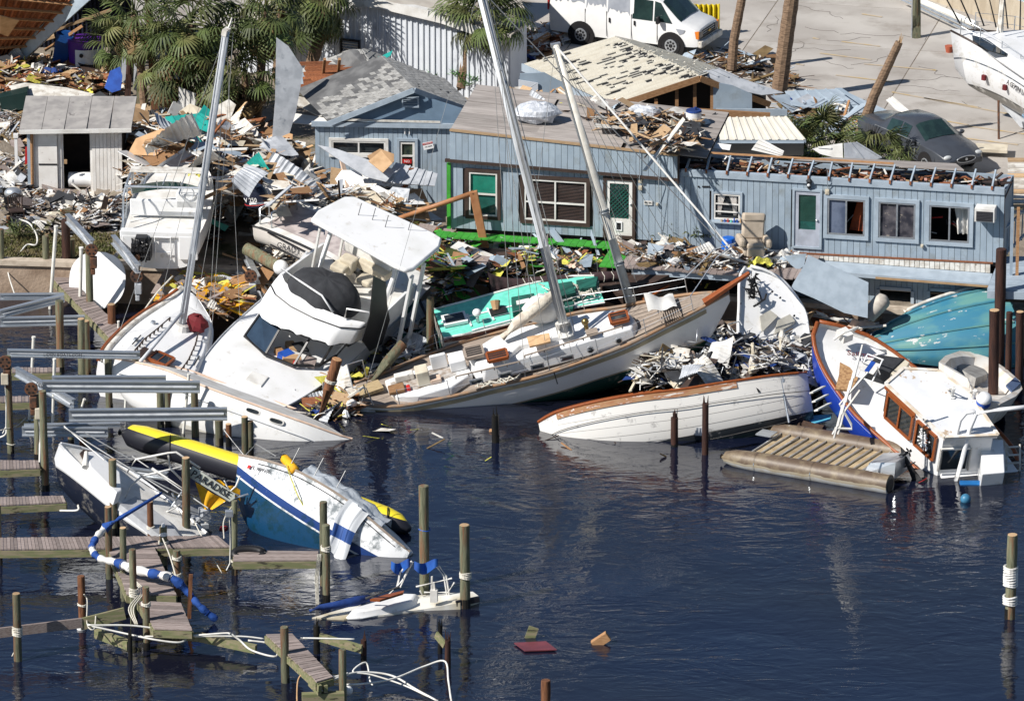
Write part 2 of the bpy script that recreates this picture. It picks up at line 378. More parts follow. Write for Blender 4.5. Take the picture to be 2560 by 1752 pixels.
# ================================================================== BUILDINGS
def wall_cols(u0,u1,zb,zt,ops):
 """vertical strips of wall left free by the openings: (ua, ub, z0, z1)"""
 es=sorted({u0,u1}|{e for o in ops for e in(o[0],o[2])if u0<e<u1});out=[]
 for a,b_ in zip(es,es[1:]):
  if b_-a<1e-3:continue
  c=(a+b_)/2;z=zb(c)
  for o in sorted([o for o in ops if o[0]<c<o[2]],key=lambda o:o[1]):
   if o[1]>z:out.append((a,b_,z,o[1]))
   z=max(z,o[3])
  if zt(c)>z:out.append((a,b_,z,None))
 return out
def wall(root,u0,u1,zb,zt,ops,m,pitch=.2,v=0,th=.12,backm=None,name='board',mb=None):
 bk=MB()
 for a,b_,z0,z1 in wall_cols(u0,u1,zb,zt,ops):
  lo0,lo1=(zb(a),zb(b_))if z0==zb((a+b_)/2)else(z0,z0)
  hi0,hi1=(zt(a),zt(b_))if z1 is None else(z1,z1)
  bk.slab([(a,v+.02,lo0),(b_,v+.02,lo1),(b_,v+.02,hi0 if False else hi1),(a,v+.02,hi0)],th,nrm=(0,-1,0))
 bk.build('wall',backm or C['brown'],root)
 k=u0
 while k<u1-.02:
  a,b_=k,min(k+pitch,u1);c=(a+b_)/2;k=b_
  z=zb(c);segs=[]
  for o in sorted([o for o in ops if o[0]-.02<c<o[2]+.02],key=lambda o:o[1]):
   if o[1]>z:segs.append((z,o[1]))
   z=max(z,o[3])
  if zt(c)>z:segs.append((z,zt(c)))
  for z0,z1 in segs:
   if z1-z0<.03:continue
   q=MB();g=.012;e=rnd.uniform(0,.006)
   q.box((c,v-e/2,(z0+z1)/2),(b_-a-g,.03+e,z1-z0));q.build(name,mb or m,root)
def frame_rect(b,u0,z0,u1,z1,w,v,th=.06,mi=0):
 b.box(((u0+u1)/2,v,z1-w/2),(u1-u0,th,w),mi=mi);b.box(((u0+u1)/2,v,z0+w/2),(u1-u0,th,w),mi=mi)
 b.box((u0+w/2,v,(z0+z1)/2),(w,th,z1-z0-2*w-.002),mi=mi);b.box((u1-w/2,v,(z0+z1)/2),(w,th,z1-z0-2*w-.002),mi=mi)

LF=Frame(G(1133,569,2.6),(-12,0,0))
LB=thing('waterfront_building','long blue grey clapboard building with torn roof edge behind the wrecked boats','building',M=LF.M)
def uz(px,py,v=0):p=LF.on(px,py,1,v);return p.x,p.z
def rect(x0,y0,x1,y1,v=0):a,b_=uz(x0,y0,v),uz(x1,y1,v);return(a[0],b_[1],b_[0],a[1])
w1,w2,d1=rect(1166,421,1251,548),rect(1304,437,1474,565),rect(1509,440,1589,597)
cw,d2,w3,w4,w5=rect(1781,477,1855,555),rect(1987,474,2050,622),rect(2070,494,2162,590),rect(2198,503,2288,598),rect(2325,511,2423,607)
uL,uM,uR=uz(1127,500)[0],uz(1696,500)[0],uz(2510,560)[0]
def line(p,q):(a,za),(b_,zb_)=p,q;return lambda u:za+(zb_-za)*(u-a)/(b_-a)
bandz=line(uz(1119,401),uz(1694,450));para=line(uz(1122,324),uz(1696,388));topz=line(uz(1700,424),uz(2520,472));botz=line(uz(1133,569),uz(2475,655))
bot0=line(uz(1133,569),uz(1581,597));bot1=line(uz(1700,615),uz(2475,655))
wall(LB,uL,uM,bot0,bandz,[w1,w2,d1],C['blue'])
wall(LB,uM,uR,bot1,topz,[cw,d2,w3,w4,w5],C['blue'])
# parapet band over the left half, a little proud
q=MB();N_=30
k=uL
while k<uM:
 k2=min(k+.2,uM);q=MB();q.slab([(k+.006,-.14,bandz(k)+.09),(k2-.006,-.14,bandz(k2)+.09),(k2-.006,-.14,para(k2)),(k+.006,-.14,para(k))],.03,nrm=(0,-1,0));q.build('board',C['blue'],LB);k=k2
q=MB();q.slab([(uL,-.11,bandz(uL)+.05),(uM,-.11,bandz(uM)+.05),(uM,-.11,para(uM)-.02),(uL,-.11,para(uL)-.02)],.1,nrm=(0,-1,0));q.build('wall',C['brown'],LB)
q=MB();q.beam((uL-.15,-.13,bandz(uL)+.045),(uM,-.13,bandz(uM)+.045),.1,.1);q.build('trim',C['brown'],LB)
q=MB();q.beam((uL,-.1,para(uL)+.025),(uM+.02,-.1,para(uM)+.025),.16,.045);q.build('trim',C['wood2'],LB)
q=MB();q.box((uM+.02,-.13,(bandz(uM)+para(uM))/2-.02),(.05,.12,para(uM)-bandz(uM)+.1));q.build('trim',C['brown'],LB)
q=MB();q.box((uL-.05,-.03,bandz(uL)/2-.05),(.12,.12,bandz(uL)-.05));q.box((uL-.03,1.6,1.35),(.12,3.1,2.7),mi=1);q.build('corner_board',[C['green'],C['blue']],LB)
q=MB();q.beam((uM+.1,-.05,topz(uM)-.09),(uR,-.05,topz(uR)-.09),.05,.2);q.build('fascia',C['bluetrim'],LB)
q=MB();q.box((uM+.09,-.04,topz(uM)-.42),(.1,.05,.7));q.build('trim',C['bluetrim'],LB)
# left side end wall and back wall
q=MB();q.box((uL+.06,2.2,1.4),(.1,4.2,3.0));q.box(((uL+uM)/2,4.3,1.2),(uM-uL-.2,.1,2.6));q.box(((uM+uR)/2,2.0,1.1),(uR-uM,.1,2.3));q.box((uR-.08,1.0,1.1),(.1,1.9,2.3));q.box((uM-.1,3.2,1.2),(.1,2.1,2.6));q.build('wall',C['blue'],LB)
# interior floor
q=MB();q.box(((uL+uR)/2,1.0,-.1),(uR-uL-.3,1.8,.12));q.build('floor',C['brown'],LB)

def window(root,r,kind,trim,trw=.1,panes=1,split=None,v=0):
 u0,z0,u1,z1=r;t=MB();frame_rect(t,u0-trw*.2,z0-trw*.2,u1+trw*.2,z1+trw*.2,trw,v-.05,.07)
 wn=t.build('window',trim,root)
 f=MB();i=trw*.85;frame_rect(f,u0+i,z0+i,u1-i,z1-i,.05,v-.045,.05)
 n=panes;wd=(u1-u0-2*i-.1)/n
 for k in range(1,n):f.box((u0+i+.05+wd*k,v-.045,(z0+z1)/2),(.05,.05,z1-z0-2*i-.1))
 if split is not None:
  zc=z0+(z1-z0)*split;f.box(((u0+u1)/2,v-.04,zc),(u1-u0-2*i-.1,.05,.05))
 f.build('sash',C['white2']if kind!='metal' else C['alu'],wn)
 return wn,u0+i+.05,z0+i+.05,u1-i-.05,z1-i-.05
def pane(par,u0,z0,u1,z1,m,v=.0):q=MB();q.box(((u0+u1)/2,v,(z0+z1)/2),(u1-u0,.012,z1-z0));return q.build('pane',m,par)
wn,a,z0,b_,z1=window(LB,w1,'w',C['brown'],.11,split=.5)
zc=(z0+z1)/2;pane(wn,a,z0,b_,zc-.03,C['gglass']);pane(wn,a,zc+.03,b_,z1,mat('green shade behind glass',(.02,.20,.14),r=.25))
wn,a,z0,b_,z1=window(LB,w2,'w',C['brown'],.12,panes=2,split=.45)
pane(wn,a,z0,b_,z1,C['glass'],.03)
blm=mat('brown blind slat',(.14,.075,.055),r=.5)
for k in range(26):
 zz=z0+.03+(z1-z0-.05)*k/25
 if abs((zz-z0)/(z1-z0)-.45)<.02:continue
 for s0,s1 in((a+.02,(a+b_)/2-.04),((a+b_)/2+.04,b_-.02)):
  q=MB();q.beam((s0,-.005,zz),(s1,-.005,zz),.028,.006,up=(0,.5,1));q.build('slat',blm,wn)
# lattice door
u0,z0,u1,z1=d1;t=MB();frame_rect(t,u0,z0,u1,z1,.1,-.05,.08);dr=t.build('door',C['brown'],LB)
q=MB();frame_rect(q,u0+.1,z0+.08,u1-.1,z1-.1,.11,-.03,.05);q.box(((u0+u1)/2,-.03,z0+.42),(u1-u0-.4,.045,.46));q.build('door_leaf',C['white2'],dr)
pane(dr,u0+.2,z0+.6,u1-.2,z1-.2,C['glass'],.0)
lat=MB();ww,hh=u1-u0-.42,z1-z0-.82;x0,y0=u0+.21,z0+.62
for k in range(-14,14):
 for sg in(1,-1):
  pts=[]
  c=k*.13
  # clip a diagonal to the rectangle
  for x in np.linspace(0,ww,30):
   zz=(x*sg+c)if sg>0 else(c+ww-x)
   if 0<=zz<=hh:pts.append((x,zz))
  if len(pts)>2:lat.beam((x0+pts[0][0],-.03-.01*sg,y0+pts[0][1]),(x0+pts[-1][0],-.03-.01*sg,y0+pts[-1][1]),.028,.008,up=(0,1,0))
lat.build('lattice',C['dgreen'],dr)
q=MB();frame_rect(q,(u0+u1)/2-.12,z0+.25,(u0+u1)/2+.1,z0+.55,.035,-.07,.03);q.box(((u0+u1)/2-.01,-.058,z0+.4),(.16,.01,.24),mi=1);q.build('pet_flap',[C['white'],C['dark']],dr)
q=MB();q.ball((u1-.16,-.09,z0+1.15),.04,8,5);q.build('handle',C['alu'],dr)
# curtain window
wn,a,z0,b_,z1=window(LB,cw,'w',C['bluetrim'],.07);pane(wn,a,z0,b_,z1,C['glass'],.04)
curt=mat('white curtain with flowers',(.75,.72,.68),(.75,.72,.68),r=.9,c3=(.55,.2,.12),sc3=14,lo3=.6,hi3=.64)
for s_ in(0,1):
 q=MB();c0=a+.06 if s_==0 else b_-.06;c1=(a+b_)/2-.06 if s_==0 else(a+b_)/2+.06
 q.grid(lambda s,t:(c0+(c1-c0)*s*(1-.55*math.sin(t*1.6)),-.0+.018*math.sin(s*30),z1-.02-(z1-z0)*.85*t),24,6);q.build('curtain',curt,wn,smooth=True)
for k in(.28,.62):q=MB();q.box(((a+b_)/2,-.05,z0+(z1-z0)*k),(b_-a,.03,.04));q.build('glazing_bar',C['white2'],wn)
q=MB();q.box(((a+b_)/2,-.12,z0-.12),(b_-a+.2,.16,.04));q.build('sill',C['bluetrim'],wn)
for k in range(7):
 q=MB();x=a+.22+k*.1;hgt=rnd.uniform(.07,.17);q.cone((x,-.13,z0-.1),(x,-.13,z0-.1+hgt),.03,.018,8)
 q.build('bottle',C[rnd.choice(['royal','white','ply','aqua','red'])],wn)
# door with green blinds
u0,z0,u1,z1=d2;t=MB();frame_rect(t,u0-.06,z0,u1+.06,z1+.06,.07,-.05,.08);dr=t.build('door',C['bluetrim'],LB)
q=MB();frame_rect(q,u0+.01,z0+.02,u1-.01,z1-.01,.13,-.03,.05);q.box(((u0+u1)/2,-.03,z0+.38),(u1-u0-.28,.045,.46));q.build('door_leaf',mat('pale grey door',(.42,.45,.52),r=.4),dr)
pane(dr,u0+.14,z0+.6,u1-.14,z1-.14,C['gglass'],.0)
for k in range(24):
 q=MB();zz=z0+.9+k*(z1-z0-1.08)/23;q.beam((u0+.15,-.015,zz),(u1-.15,-.015,zz),.03,.005,up=(0,.6,1));q.build('slat',mat('dark green blind',(.02,.11,.07),r=.5)if k==0 else bpy.data.materials['dark green blind'],dr)
q=MB();q.ball((u1-.1,-.08,z0+.95),.04,8,5);q.build('handle',C['alu'],dr)
# three sliding windows
stuffm=[C['grille'],C['brown'],mat('dull fabric',(.25,.22,.24),(.10,.09,.10),r=.9,sc=3),C['red'],C['white2']]
for i,w_ in enumerate((w3,w4,w5)):
 wn,a,z0,b_,z1=window(LB,(w_[0]-.1,w_[1]-.1,w_[2]+.1,w_[3]+.1),'metal',C['bluetrim'],.12,panes=2)
 m_=(a+b_)/2
 if i==0:
  pane(wn,a,z0,m_-.03,z1,mat('hazy window glass',(.14,.17,.24),(.07,.09,.14),r=.12,sc=2))
  q=MB();q.slab([(m_+.03,.35,z0),(b_+.1,.3,z0),(b_+.1,.4,z1),(m_+.3,.5,z1)],.03);q.build('orange_panel',mat('torn orange panel',(.38,.07,.015),(.10,.02,.01),r=.7,sc=2.2),wn)
 elif i==1:
  pane(wn,a,z0,b_,z1,mat('glass with clutter behind',(.035,.035,.045),(.13,.12,.13),r=.1,sc=2.6,c3=(.30,.26,.22),sc3=5,lo3=.6,hi3=.64))
 else:
  q=MB();q.grid(lambda s,t:(m_+.1+.55*s+.12*t,.3+.07*math.sin(s*22+t*4),z1-.08-(z1-z0)*.8*t),16,6);q.build('hanging_cloth',C['white2'],wn,smooth=True)
  for k in range(14):
   q=MB();c=(rnd.uniform(a,b_),rnd.uniform(.25,.7),rnd.uniform(z0,z1));q.beam(c,(c[0]+rnd.uniform(-.4,.4),c[1],c[2]+rnd.uniform(-.3,.3)),rnd.uniform(.02,.12),.03);q.build('clutter',stuffm[k%5],wn)
 if i!=2:
  for k in range(5):q=MB();c=(rnd.uniform(a,b_),rnd.uniform(.4,.8),rnd.uniform(z0,z1));q.beam(c,(c[0]+.3,c[1],c[2]+rnd.uniform(-.5,.5)),.05,.03);q.build('clutter',stuffm[k],wn)
# added black partition that paints in the shade of the rooms
q=MB();q.box(((uL+uR)/2,1.2,1.1),(uR-uL-.3,.06,2.2));q.build('shade_backing',C['dark'],LB)

# air conditioner
r=rect(2440,507,2494,548);ac=thing('air_conditioner','white window air conditioner sticking out of the blue wall','air conditioner',M=LF.M@Matrix.Translation(V(((r[0]+r[2])/2,-.25,(r[1]+r[3])/2))))
wa,ha=r[2]-r[0]-.06,r[3]-r[1]-.05
q=MB();q.box((0,0,0),(wa,.5,ha));q.build('housing',C['white2'],ac,bev=.01)
q=MB();q.box((0,-.255,-.03),(wa*.82,.02,ha*.72));q.build('vent',C['grille'],ac)
for k in range(7):q=MB();q.box((0,-.268,-.03-ha*.33+k*ha*.11),(wa*.8,.012,.012));q.build('louvre',mat('grey louvre',(.08,.08,.09),r=.5)if k==0 else bpy.data.materials['grey louvre'],ac)
# wall lamp, meter boxes, plaque, vents
p=uz(2024,458);la=thing('wall_lamp','small black lantern on the blue wall above the screen door','lamp',M=LF.M@Matrix.Translation(V((p[0],-.1,p[1]))))
q=MB();q.cone((0,0,-.15),(0,0,.1),.05,.09,6);q.cone((0,0,.1),(0,0,.2),.11,.02,6);q.build('lantern',C['grille'],la)
q=MB();q.ball((0,-.06,-.02),.05,8,6);q.build('bulb',C['white'],la)
for nm,x,y,lbl,s_ in(('junction_box',1602,450,'cream square electric box on the wall, upper of the pair by the lattice door',.11),('junction_box',1602,468,'cream square electric box on the wall, lower of the pair by the lattice door',.11),('junction_box',1644,509,'small cream box at the foot of the long wall cable',.07),('junction_box',2069,478,'cream electric box on the wall between screen door and sliding windows',.13),('socket_box',2306,613,'tiny brass coloured socket box low on the wall under the sliding windows',.08)):
 p=uz(x,y);q=MB();q.box((0,0,0),(s_,.08,s_*1.2));q.box((0,-.045,0),(s_*.5,.015,s_*.6))
 o=q.build(nm,C['cream'],None);o.matrix_world=LF.M@Matrix.Translation(V((p[0],-.08,p[1])));tag(o,lbl,'electric box')
for x,y0,y1,lbl in((1602,378,445,'thin grey cable running from the parapet to the box pair'),(1650,384,505,'long thin cable down the wall right of the lattice door'),(2071,430,472,'thin cable running from the roof edge to the wall box by the screen door')):
 q=MB();a,b_=uz(x,y0),uz(x,y1);q.tube([(a[0],-.19,a[1]+.1),(a[0],-.19,a[1]-.9 if y0<400 else a[1]-.2),(a[0],-.05,b_[1])],.012,5)
 o=q.build('cable',C['alu']);o.matrix_world=LF.M;tag(o,lbl,'cable')
p=uz(1621,506);q=MB();q.box((0,0,0),(.27,.02,.13));o=q.build('number_plate',C['white2']);o.matrix_world=LF.M@Matrix.Translation(V((p[0],-.05,p[1])));tag(o,'small white house number plate on the blue wall','plate')
text('BB-9A','lettering',o,C['ink'],.09,axes((0,-.014,0),(1,0,0),(0,0,1)))
vh=MB()
for x in(1747,1758,1763,1768,1773):p=uz(x,466);vh.cone((p[0],-.02,p[1]),(p[0],-.05,p[1]),.03,.03,8)
vh.build('vent_hole',C['dark'],LB)

# roof of the left half: long grey boards laid parallel to the front
n0=8;rz=lambda u,t:para(u)+.02+t*.35
for k in range(n0):
 t0,t1=k/n0,(k+1)/n0;dp=3.9
 for j in range(3):
  a=uL+(uM+.9-uL)*j/3+(rnd.uniform(-.4,.4)if j else 0);e=uL+(uM+.9-uL)*(j+1)/3
  q=MB();dz=rnd.uniform(0,.012)
  q.slab([(a,t0*dp,rz(a,t0)+dz),(e-.012,t0*dp,rz(e,t0)+dz),(e-.012,t1*dp-.03,rz(e,t1)+dz),(a,t1*dp-.03,rz(a,t1)+dz)],.03)
  q.build('roof_board',C['roofb']if 'roofb' in C else C.setdefault('roofb',mat('grey roof board',(.37,.335,.31),(.28,.25,.23),r=.85,sc=2.5,st=(.4,3,3),rv=.16)),LB)
q=MB();q.slab([(uL,0,rz(uL,0)-.05),(uM+.9,0,rz(uM+.9,0)-.05),(uM+.9,3.9,rz(uM+.9,1)-.05),(uL,3.9,rz(uL,1)-.05)],.04);q.build('roof_deck',C['dark'],LB)
# annex: rafter tails, plate and gutted attic
top1=topz
x=1716
while x<2520:
 u,z=uz(x,424+(x-1700)*48/820);z=topz(u)
 q=MB();q.beam((u,-.08,z+.02),(u+rnd.uniform(-.02,.06),.62,z+.36+rnd.uniform(-.03,.03)),.05,.1);q.build('rafter',C['bluetrim'],LB)
 q=MB();q.box((u,-.1,z+.02),(.06,.03,.12));q.build('rafter_end',C['redwood'],LB)
 x+=51
q=MB();q.beam((uM+.1,.6,topz(uM)+.42),(uR-3.6,.6,topz(uR-3.6)+.42),.06,.05);q.build('top_plate',C['wood'],LB)
q=MB();q.beam((uM+.1,.0,topz(uM)+.0),(uR,.0,topz(uR)+.0),.1,.06);q.build('top_plate',C['bluetrim'],LB)
q=MB();q.slab([(uM,.1,topz(uM)-.35),(uR,.1,topz(uR)-.35),(uR,2.0,topz(uR)-.3),(uM,2.0,topz(uM)-.3)],.04);q.build('attic_floor',C['brown'],LB)
q=MB();q.slab([(uM+3.5,.75,topz(uM+3.5)+.30),(uR-1.4,.75,topz(uR-1.4)+.30),(uR-1.8,1.7,topz(uR-1.4)+.2),(uM+4.5,1.6,topz(uM+3.5)+.2)],.04);q.build('roof_sheet',C['roofb'],LB)
atm=[C['redwood'],C['wood2'],C['brown'],C['white2'],C['dark'],mat('pink insulation',(.55,.30,.25),(.4,.2,.16),r=.9)]
q=MB()
for k in range(420):
 u=rnd.uniform(uM+.2,uR-.2);y=rnd.uniform(.1,1.3);z=topz(u)-.3+rnd.uniform(0,.42);L_=rnd.uniform(.1,.7);a=rnd.uniform(0,3.14)
 q.beam((u,y,z),(u+math.cos(a)*L_,y+math.sin(a)*L_*.4,z+rnd.uniform(-.15,.15)),rnd.uniform(.03,.12),rnd.uniform(.015,.05),mi=rnd.choice([0,0,0,1,2,2,3,4,4,5]))
tag(q.build('attic_rubble',atm,LB),kind='stuff')

# lower storey under the annex
def uzl(px,py):return uz(px,py,-.35)
lt=line(uzl(2060,668),uzl(2475,700))
l0,l1=uzl(1960,700)[0],uzl(2478,690)[0]
o1,o2=uzl(2200,722),uzl(2277,780);o3,o4=uzl(2326,726),uzl(2466,790)
ops=[(o1[0],-3,o2[0],o1[1]),(o3[0],-3,o4[0],o3[1])]
wall(LB,l0,l1,lambda u:-2.6,lt,ops,C['blue'],v=-.35,pitch=.17)
q=MB();q.slab([(l0,-.9,lt(l0)+.0),(l1,-.9,lt(l1)+.0),(l1,-.05,lt(l1)+.12),(l0,-.05,lt(l0)+.12)],.08);q.build('skirt_roof',C['bluetrim'],LB)
q=MB();q.beam((l0+1,-.93,lt(l0)-.0),(l1,-.93,lt(l1)-.0),.03,.12);q.build('fascia',C['bluetrim'],LB)
q=MB();q.beam((l0+3,-.95,lt(l0+3)-.02),(l1,-.95,lt(l1)-.02),.02,.07);q.build('bare_edge',C['ply'],LB)
u_=l0+.8
while u_<l1:
 q=MB();q.box((u_,-.02,(lt(u_)+.14+bot1(u_))/2-.02),(.145,.05,max(.05,bot1(u_)-lt(u_)-.16)));q.build('board',C['dirtywhite'],LB);u_+=.16
q=MB();q.beam((l0,-.04,bot1(l0)-.02),(l1,-.04,bot1(l1)-.02),.05,.05);q.build('bare_edge',C['redwood'],LB)
for o_ in ops:
 q=MB();q.box((o_[0]-.05,-.4,-1.4),(.1,.05,2*(o_[3]+1.4)));q.box((o_[2]+.05,-.4,-1.4),(.1,.05,2*(o_[3]+1.4)));q.box(((o_[0]+o_[2])/2,-.4,o_[3]+.05),(o_[2]-o_[0],.05,.1));q.build('door_surround',C['bluetrim'],LB)
q=MB();q.box(((l0+l1)/2,1.6,-1.2),(l1-l0,.1,3));q.build('shade_backing',C['dark'],LB)  # added black sheet paints in the shade inside the lower openings
# deck in front of the left half
dkz=-.12
q=MB()
k=uL-.3
while k<l0+1.2:
 dl=.6 if k<uM-2 else 2.5;q=MB();q.box((k,-.1-dl/2,dkz),(.21,dl+rnd.uniform(-.15,.1),.04));q.build('deck_board',C['green']if k<uM-1.3 else C['grey_wood'],LB);k+=.22
q=MB();q.box(((uM+l0)/2-.5,-2.45,dkz-.14),(l0-uM+1,.08,.2));q.box(((uL+l0)/2,-.9,dkz-1.9),(l0-uL+1,.08,3.4),mi=1);q.build('deck_beam_and_void_shade',[C['bluetrim'],C['dark']],LB)  # front beam, plus a dark sheet painting the shade of the void below

# ---------------------------------------------------------------- generic slab building from points
def facade(root,pts,m,th=.06,name='wall',nrm=None):q=MB();q.slab(pts,th,nrm=nrm);return q.build(name,m,root)
# small house with the numeral over its door
HF=Frame(G(789,500,1.2),(-4,0,0));H11=thing('small_house','small blue grey house with low shingled gable and smashed window','house',M=HF.M)
def h(px,py,v=0):p=HF.on(px,py,1,v);return p.x,p.z
def hr(x0,y0,x1,y1):a,b_=h(x0,y0),h(x1,y1);return(a[0],b_[1],b_[0],a[1])
hw,hd=hr(824,345,970,392),hr(992,345,1045,470)
hz=h(1000,316)[1]
wall(H11,0,h(1140,400)[0],lambda u:0,lambda u:hz,[hw,hd],C['blue'],pitch=.16)
hwid=h(1140,400)[0]
q=MB();q.box((hwid/2,1.0,1.2),(hwid,.1,2.3));q.build('shade_backing',C['dark'],H11)  # black sheet stands for the shade behind window and door
wn,a,z0,b_,z1=window(H11,hw,'w',C['white2'],.09,panes=2);pane(wn,a,z0,b_,z1,C['glass'],.06)
u0,z0,u1,z1=hd;t=MB();frame_rect(t,u0,z0,u1,z1,.09,-.05,.07);dr=t.build('door',C['bluetrim'],H11)
q=MB();frame_rect(q,u0+.1,z0+.3,u1-.1,z1-.12,.07,-.03,.05);q.box(((u0+u1)/2,-.035,(z0+z1)/2+.25),(u1-u0-.3,.05,.05));q.build('door_leaf',C['white2'],dr)
pane(dr,u0+.17,z0+.35,u1-.17,z1-.18,mat('olive glass',(.06,.075,.05),(.02,.03,.03),r=.1,sc=4),0)
p=h(1018,402);q=MB();q.box((0,0,0),(.3,.02,.14));o=q.build('red_sign',C['red'],dr);o.location=(p[0],-.07,p[1]);text('NO','lettering',o,C['white'],.12,axes((0,-.013,0),(1,0,0),(0,0,1)))
p=h(1018,328);text('11','house_number',H11,C['white'],.3,axes((p[0],-.06,p[1]),(1,0,0),(0,0,1)),.02)
p=h(1071,362);q=MB();q.box((0,0,0),(.34,.02,.24));q.box((0,-.011,.075),(.33,.006,.07),mi=1);sg=q.build('warning_sign',[C['white'],C['red']]);sg.matrix_world=HF.M@Matrix.Translation(V((p[0],-.1,p[1])))@Matrix.Rotation(R(-14),4,'Y');tag(sg,'crooked white sign with a red heading on the wall of the small house','sign')
text('WARNING','lettering',sg,C['white'],.055,axes((0,-.016,.075),(1,0,0),(0,0,1)))
text('NO WAKE','lettering',sg,C['ink'],.05,axes((0,-.014,-.03),(1,0,0),(0,0,1)))
# gable
gb=[HF.on(x,y,1,-.05)for x,y in((789,318),(1190,316),(1186,282),(1036,234),(838,304))]
facade(H11,gb,mat('blue grey stucco',(.16,.235,.325),(.13,.195,.27),r=.8,sc=2),.06,'gable',(0,-1,0))
q=MB();p=h(1027,252);q.box((p[0],-.14,p[1]),(.52,.06,.32),mi=1);t=MB();frame_rect(t,p[0]-.28,p[1]-.18,p[0]+.28,p[1]+.18,.05,-.15,.08);gv=t.build('gable_vent',C['bluetrim'],H11)
for k in range(5):q=MB();q.beam((p[0]-.23,-.16,p[1]-.12+k*.06),(p[0]+.23,-.16,p[1]-.12+k*.06),.05,.01,up=(0,.7,1));q.build('louvre',C['bluetrim'],gv)
q=MB();q.beam((-.1,-.12,hz+.06),(hwid,-.12,hz+.08),.1,.16);q.build('fascia',C['bluetrim'],H11)
q=MB();q.beam((.9,-.19,hz+.24),(hwid-.5,-.17,hz+.22),.02,.07);q.build('peeled_strip',C['dirtywhite'],H11)
# roof slopes, covered in separate shingles
def HP(px,py,z):return HF.I@G(px,py,z)
shm=mat('grey roof shingle',(.34,.335,.32),(.26,.255,.245),r=.9,sc=8,rv=.2);underl=mat('bare black underlay',(.09,.09,.092),(.16,.16,.16),r=.9,sc=2)
def slope(root,A,Bp,Cp,D,nu,nv,miss,name='shingle',m=None,under=None,stagger=True,th=.02):
 """A-B is the eave, D-C the ridge; tabs laid in courses, some missing"""
 A,Bp,Cp,D=V(A),V(Bp),V(Cp),V(D);n=(Bp-A).cross(D-A).normalized();n=n if n.z>0 else-n
 q=MB();q.slab([A,Bp,Cp,D],.05,nrm=n);q.build('roof',under or underl,root)
 P=lambda s,t:(A.lerp(Bp,s)).lerp(D.lerp(Cp,s),t)
 for j in range(nv):
  for i in range(nu):
   off=(.5/nu if(j%2 and stagger)else 0);s0=i/nu-off;s1=s0+1/nu;s0=max(0,s0);s1=min(1,s1)
   if miss((s0+s1)/2,(j+.5)/nv):continue
   t0,t1=j/nv,(j+1.12)/nv;t1=min(t1,1);g=.03/nu
   q=MB();l0_=n*(.03+rnd.uniform(0,.01));l1_=n*.012
   q.slab([P(s0+g,t0)+l0_,P(s1-g,t0)+l0_,P(s1-g,t1)+l1_,P(s0+g,t1)+l1_],th,nrm=n);q.build(name,m or shm,root)
apx,rb=HP(1036,222,5.15),HP(952,140,5.15);le,re=HP(822,306,3.95),HP(1196,280,3.95);reb=re+(rb-apx)*1.0;leb=le+(rb-apx)
slope(H11,re,reb,rb,apx,14,19,lambda s,t:rnd.random()<.03)
slope(H11,leb,le,apx,rb,15,20,lambda s,t:s<.5-.25*t or(rnd.random()<.45 if s<.72 else rnd.random()<.12))
q=MB();q.beam(le+V((0,-.12,-.02)),apx+V((0,-.12,-.02)),.05,.17);q.build('fascia',C['bluetrim'],H11)
q=MB();q.beam(apx+V((.01,-.12,-.02)),re+V((0,-.12,-.02)),.05,.17);q.build('fascia',C['bluetrim'],H11)
# second small roof peak behind the small house
H2=thing('rear_roof','grey shingled roof peak rising behind the small house against the metal wall','roof',G(873,180,1.2))
i2=H2.matrix_world.inverted()if False else Matrix.Translation(-V(H2.location))
a_,b2,c_,d_=[i2@G(x,y,z)for x,y,z in((873,124,4.9),(748,180,3.9),(960,215,4.2),(1010,160,4.2))]
slope(H2,b2,c_,a_+V((.4,0,0)),a_,9,7,lambda s,t:rnd.random()<.08)
slope(H2,c_,d_,a_+V((.5,.1,0)),a_+V((.41,0,0)),6,7,lambda s,t:rnd.random()<.08)
q=MB();q.slab([b2,c_,c_-V((0,0,.5)),b2-V((0,0,.5))],.08);q.build('wall',C['blue'],H2)
# white corrugated building behind
WF=Frame(G(700,190,1.2),(-22,0,0));WB=thing('metal_building','tall white corrugated metal building behind the palms','building',M=WF.M)
cor=mat('white corrugated metal',(.66,.69,.73),(.58,.61,.66),r=.45,sc=.8,c3=(.40,.42,.46),sc3=1.5,lo3=.62,hi3=.75)
def wp(px,py):p=WF.on(px,py,1,0);return p.x,p.z
tl=[wp(600,66),wp(838,12),wp(916,-8),wp(965,0),wp(1112,35),wp(1265,88)]
def wtop(u):
 for(a,za),(c,zc)in zip(tl,tl[1:]):
  if u<=c:return za+(zc-za)*(u-a)/(c-a)
 return tl[-1][1]
u_=tl[0][0];W1=wp(1268,150)[0]
while u_<W1:
 e=min(u_+.21,W1);q=MB()  # one profile sheet: rib and pan
 q.slab([(u_+.0,0,0),(u_+.14,0,0),(u_+.14,0,wtop(u_+.14)),(u_,0,wtop(u_))],.02,nrm=(0,-1,0))
 q.slab([(u_+.145,-.05,0),(u_+.205,-.05,0),(u_+.205,-.05,wtop(u_+.2)),(u_+.145,-.05,wtop(u_+.145))],.07,nrm=(0,-1,0));q.build('panel',cor,WB);u_+=.21
for(a,za),(c,zc)in zip(tl[1:],tl[2:]):q=MB();q.beam((a,-.15,za-.1),(c,-.15,zc-.1),.3,.34);q.build('eave_trim',C['white2'],WB)
rfm=mat('pale tan roof',(.50,.46,.40),(.42,.38,.33),r=.8,sc=2)
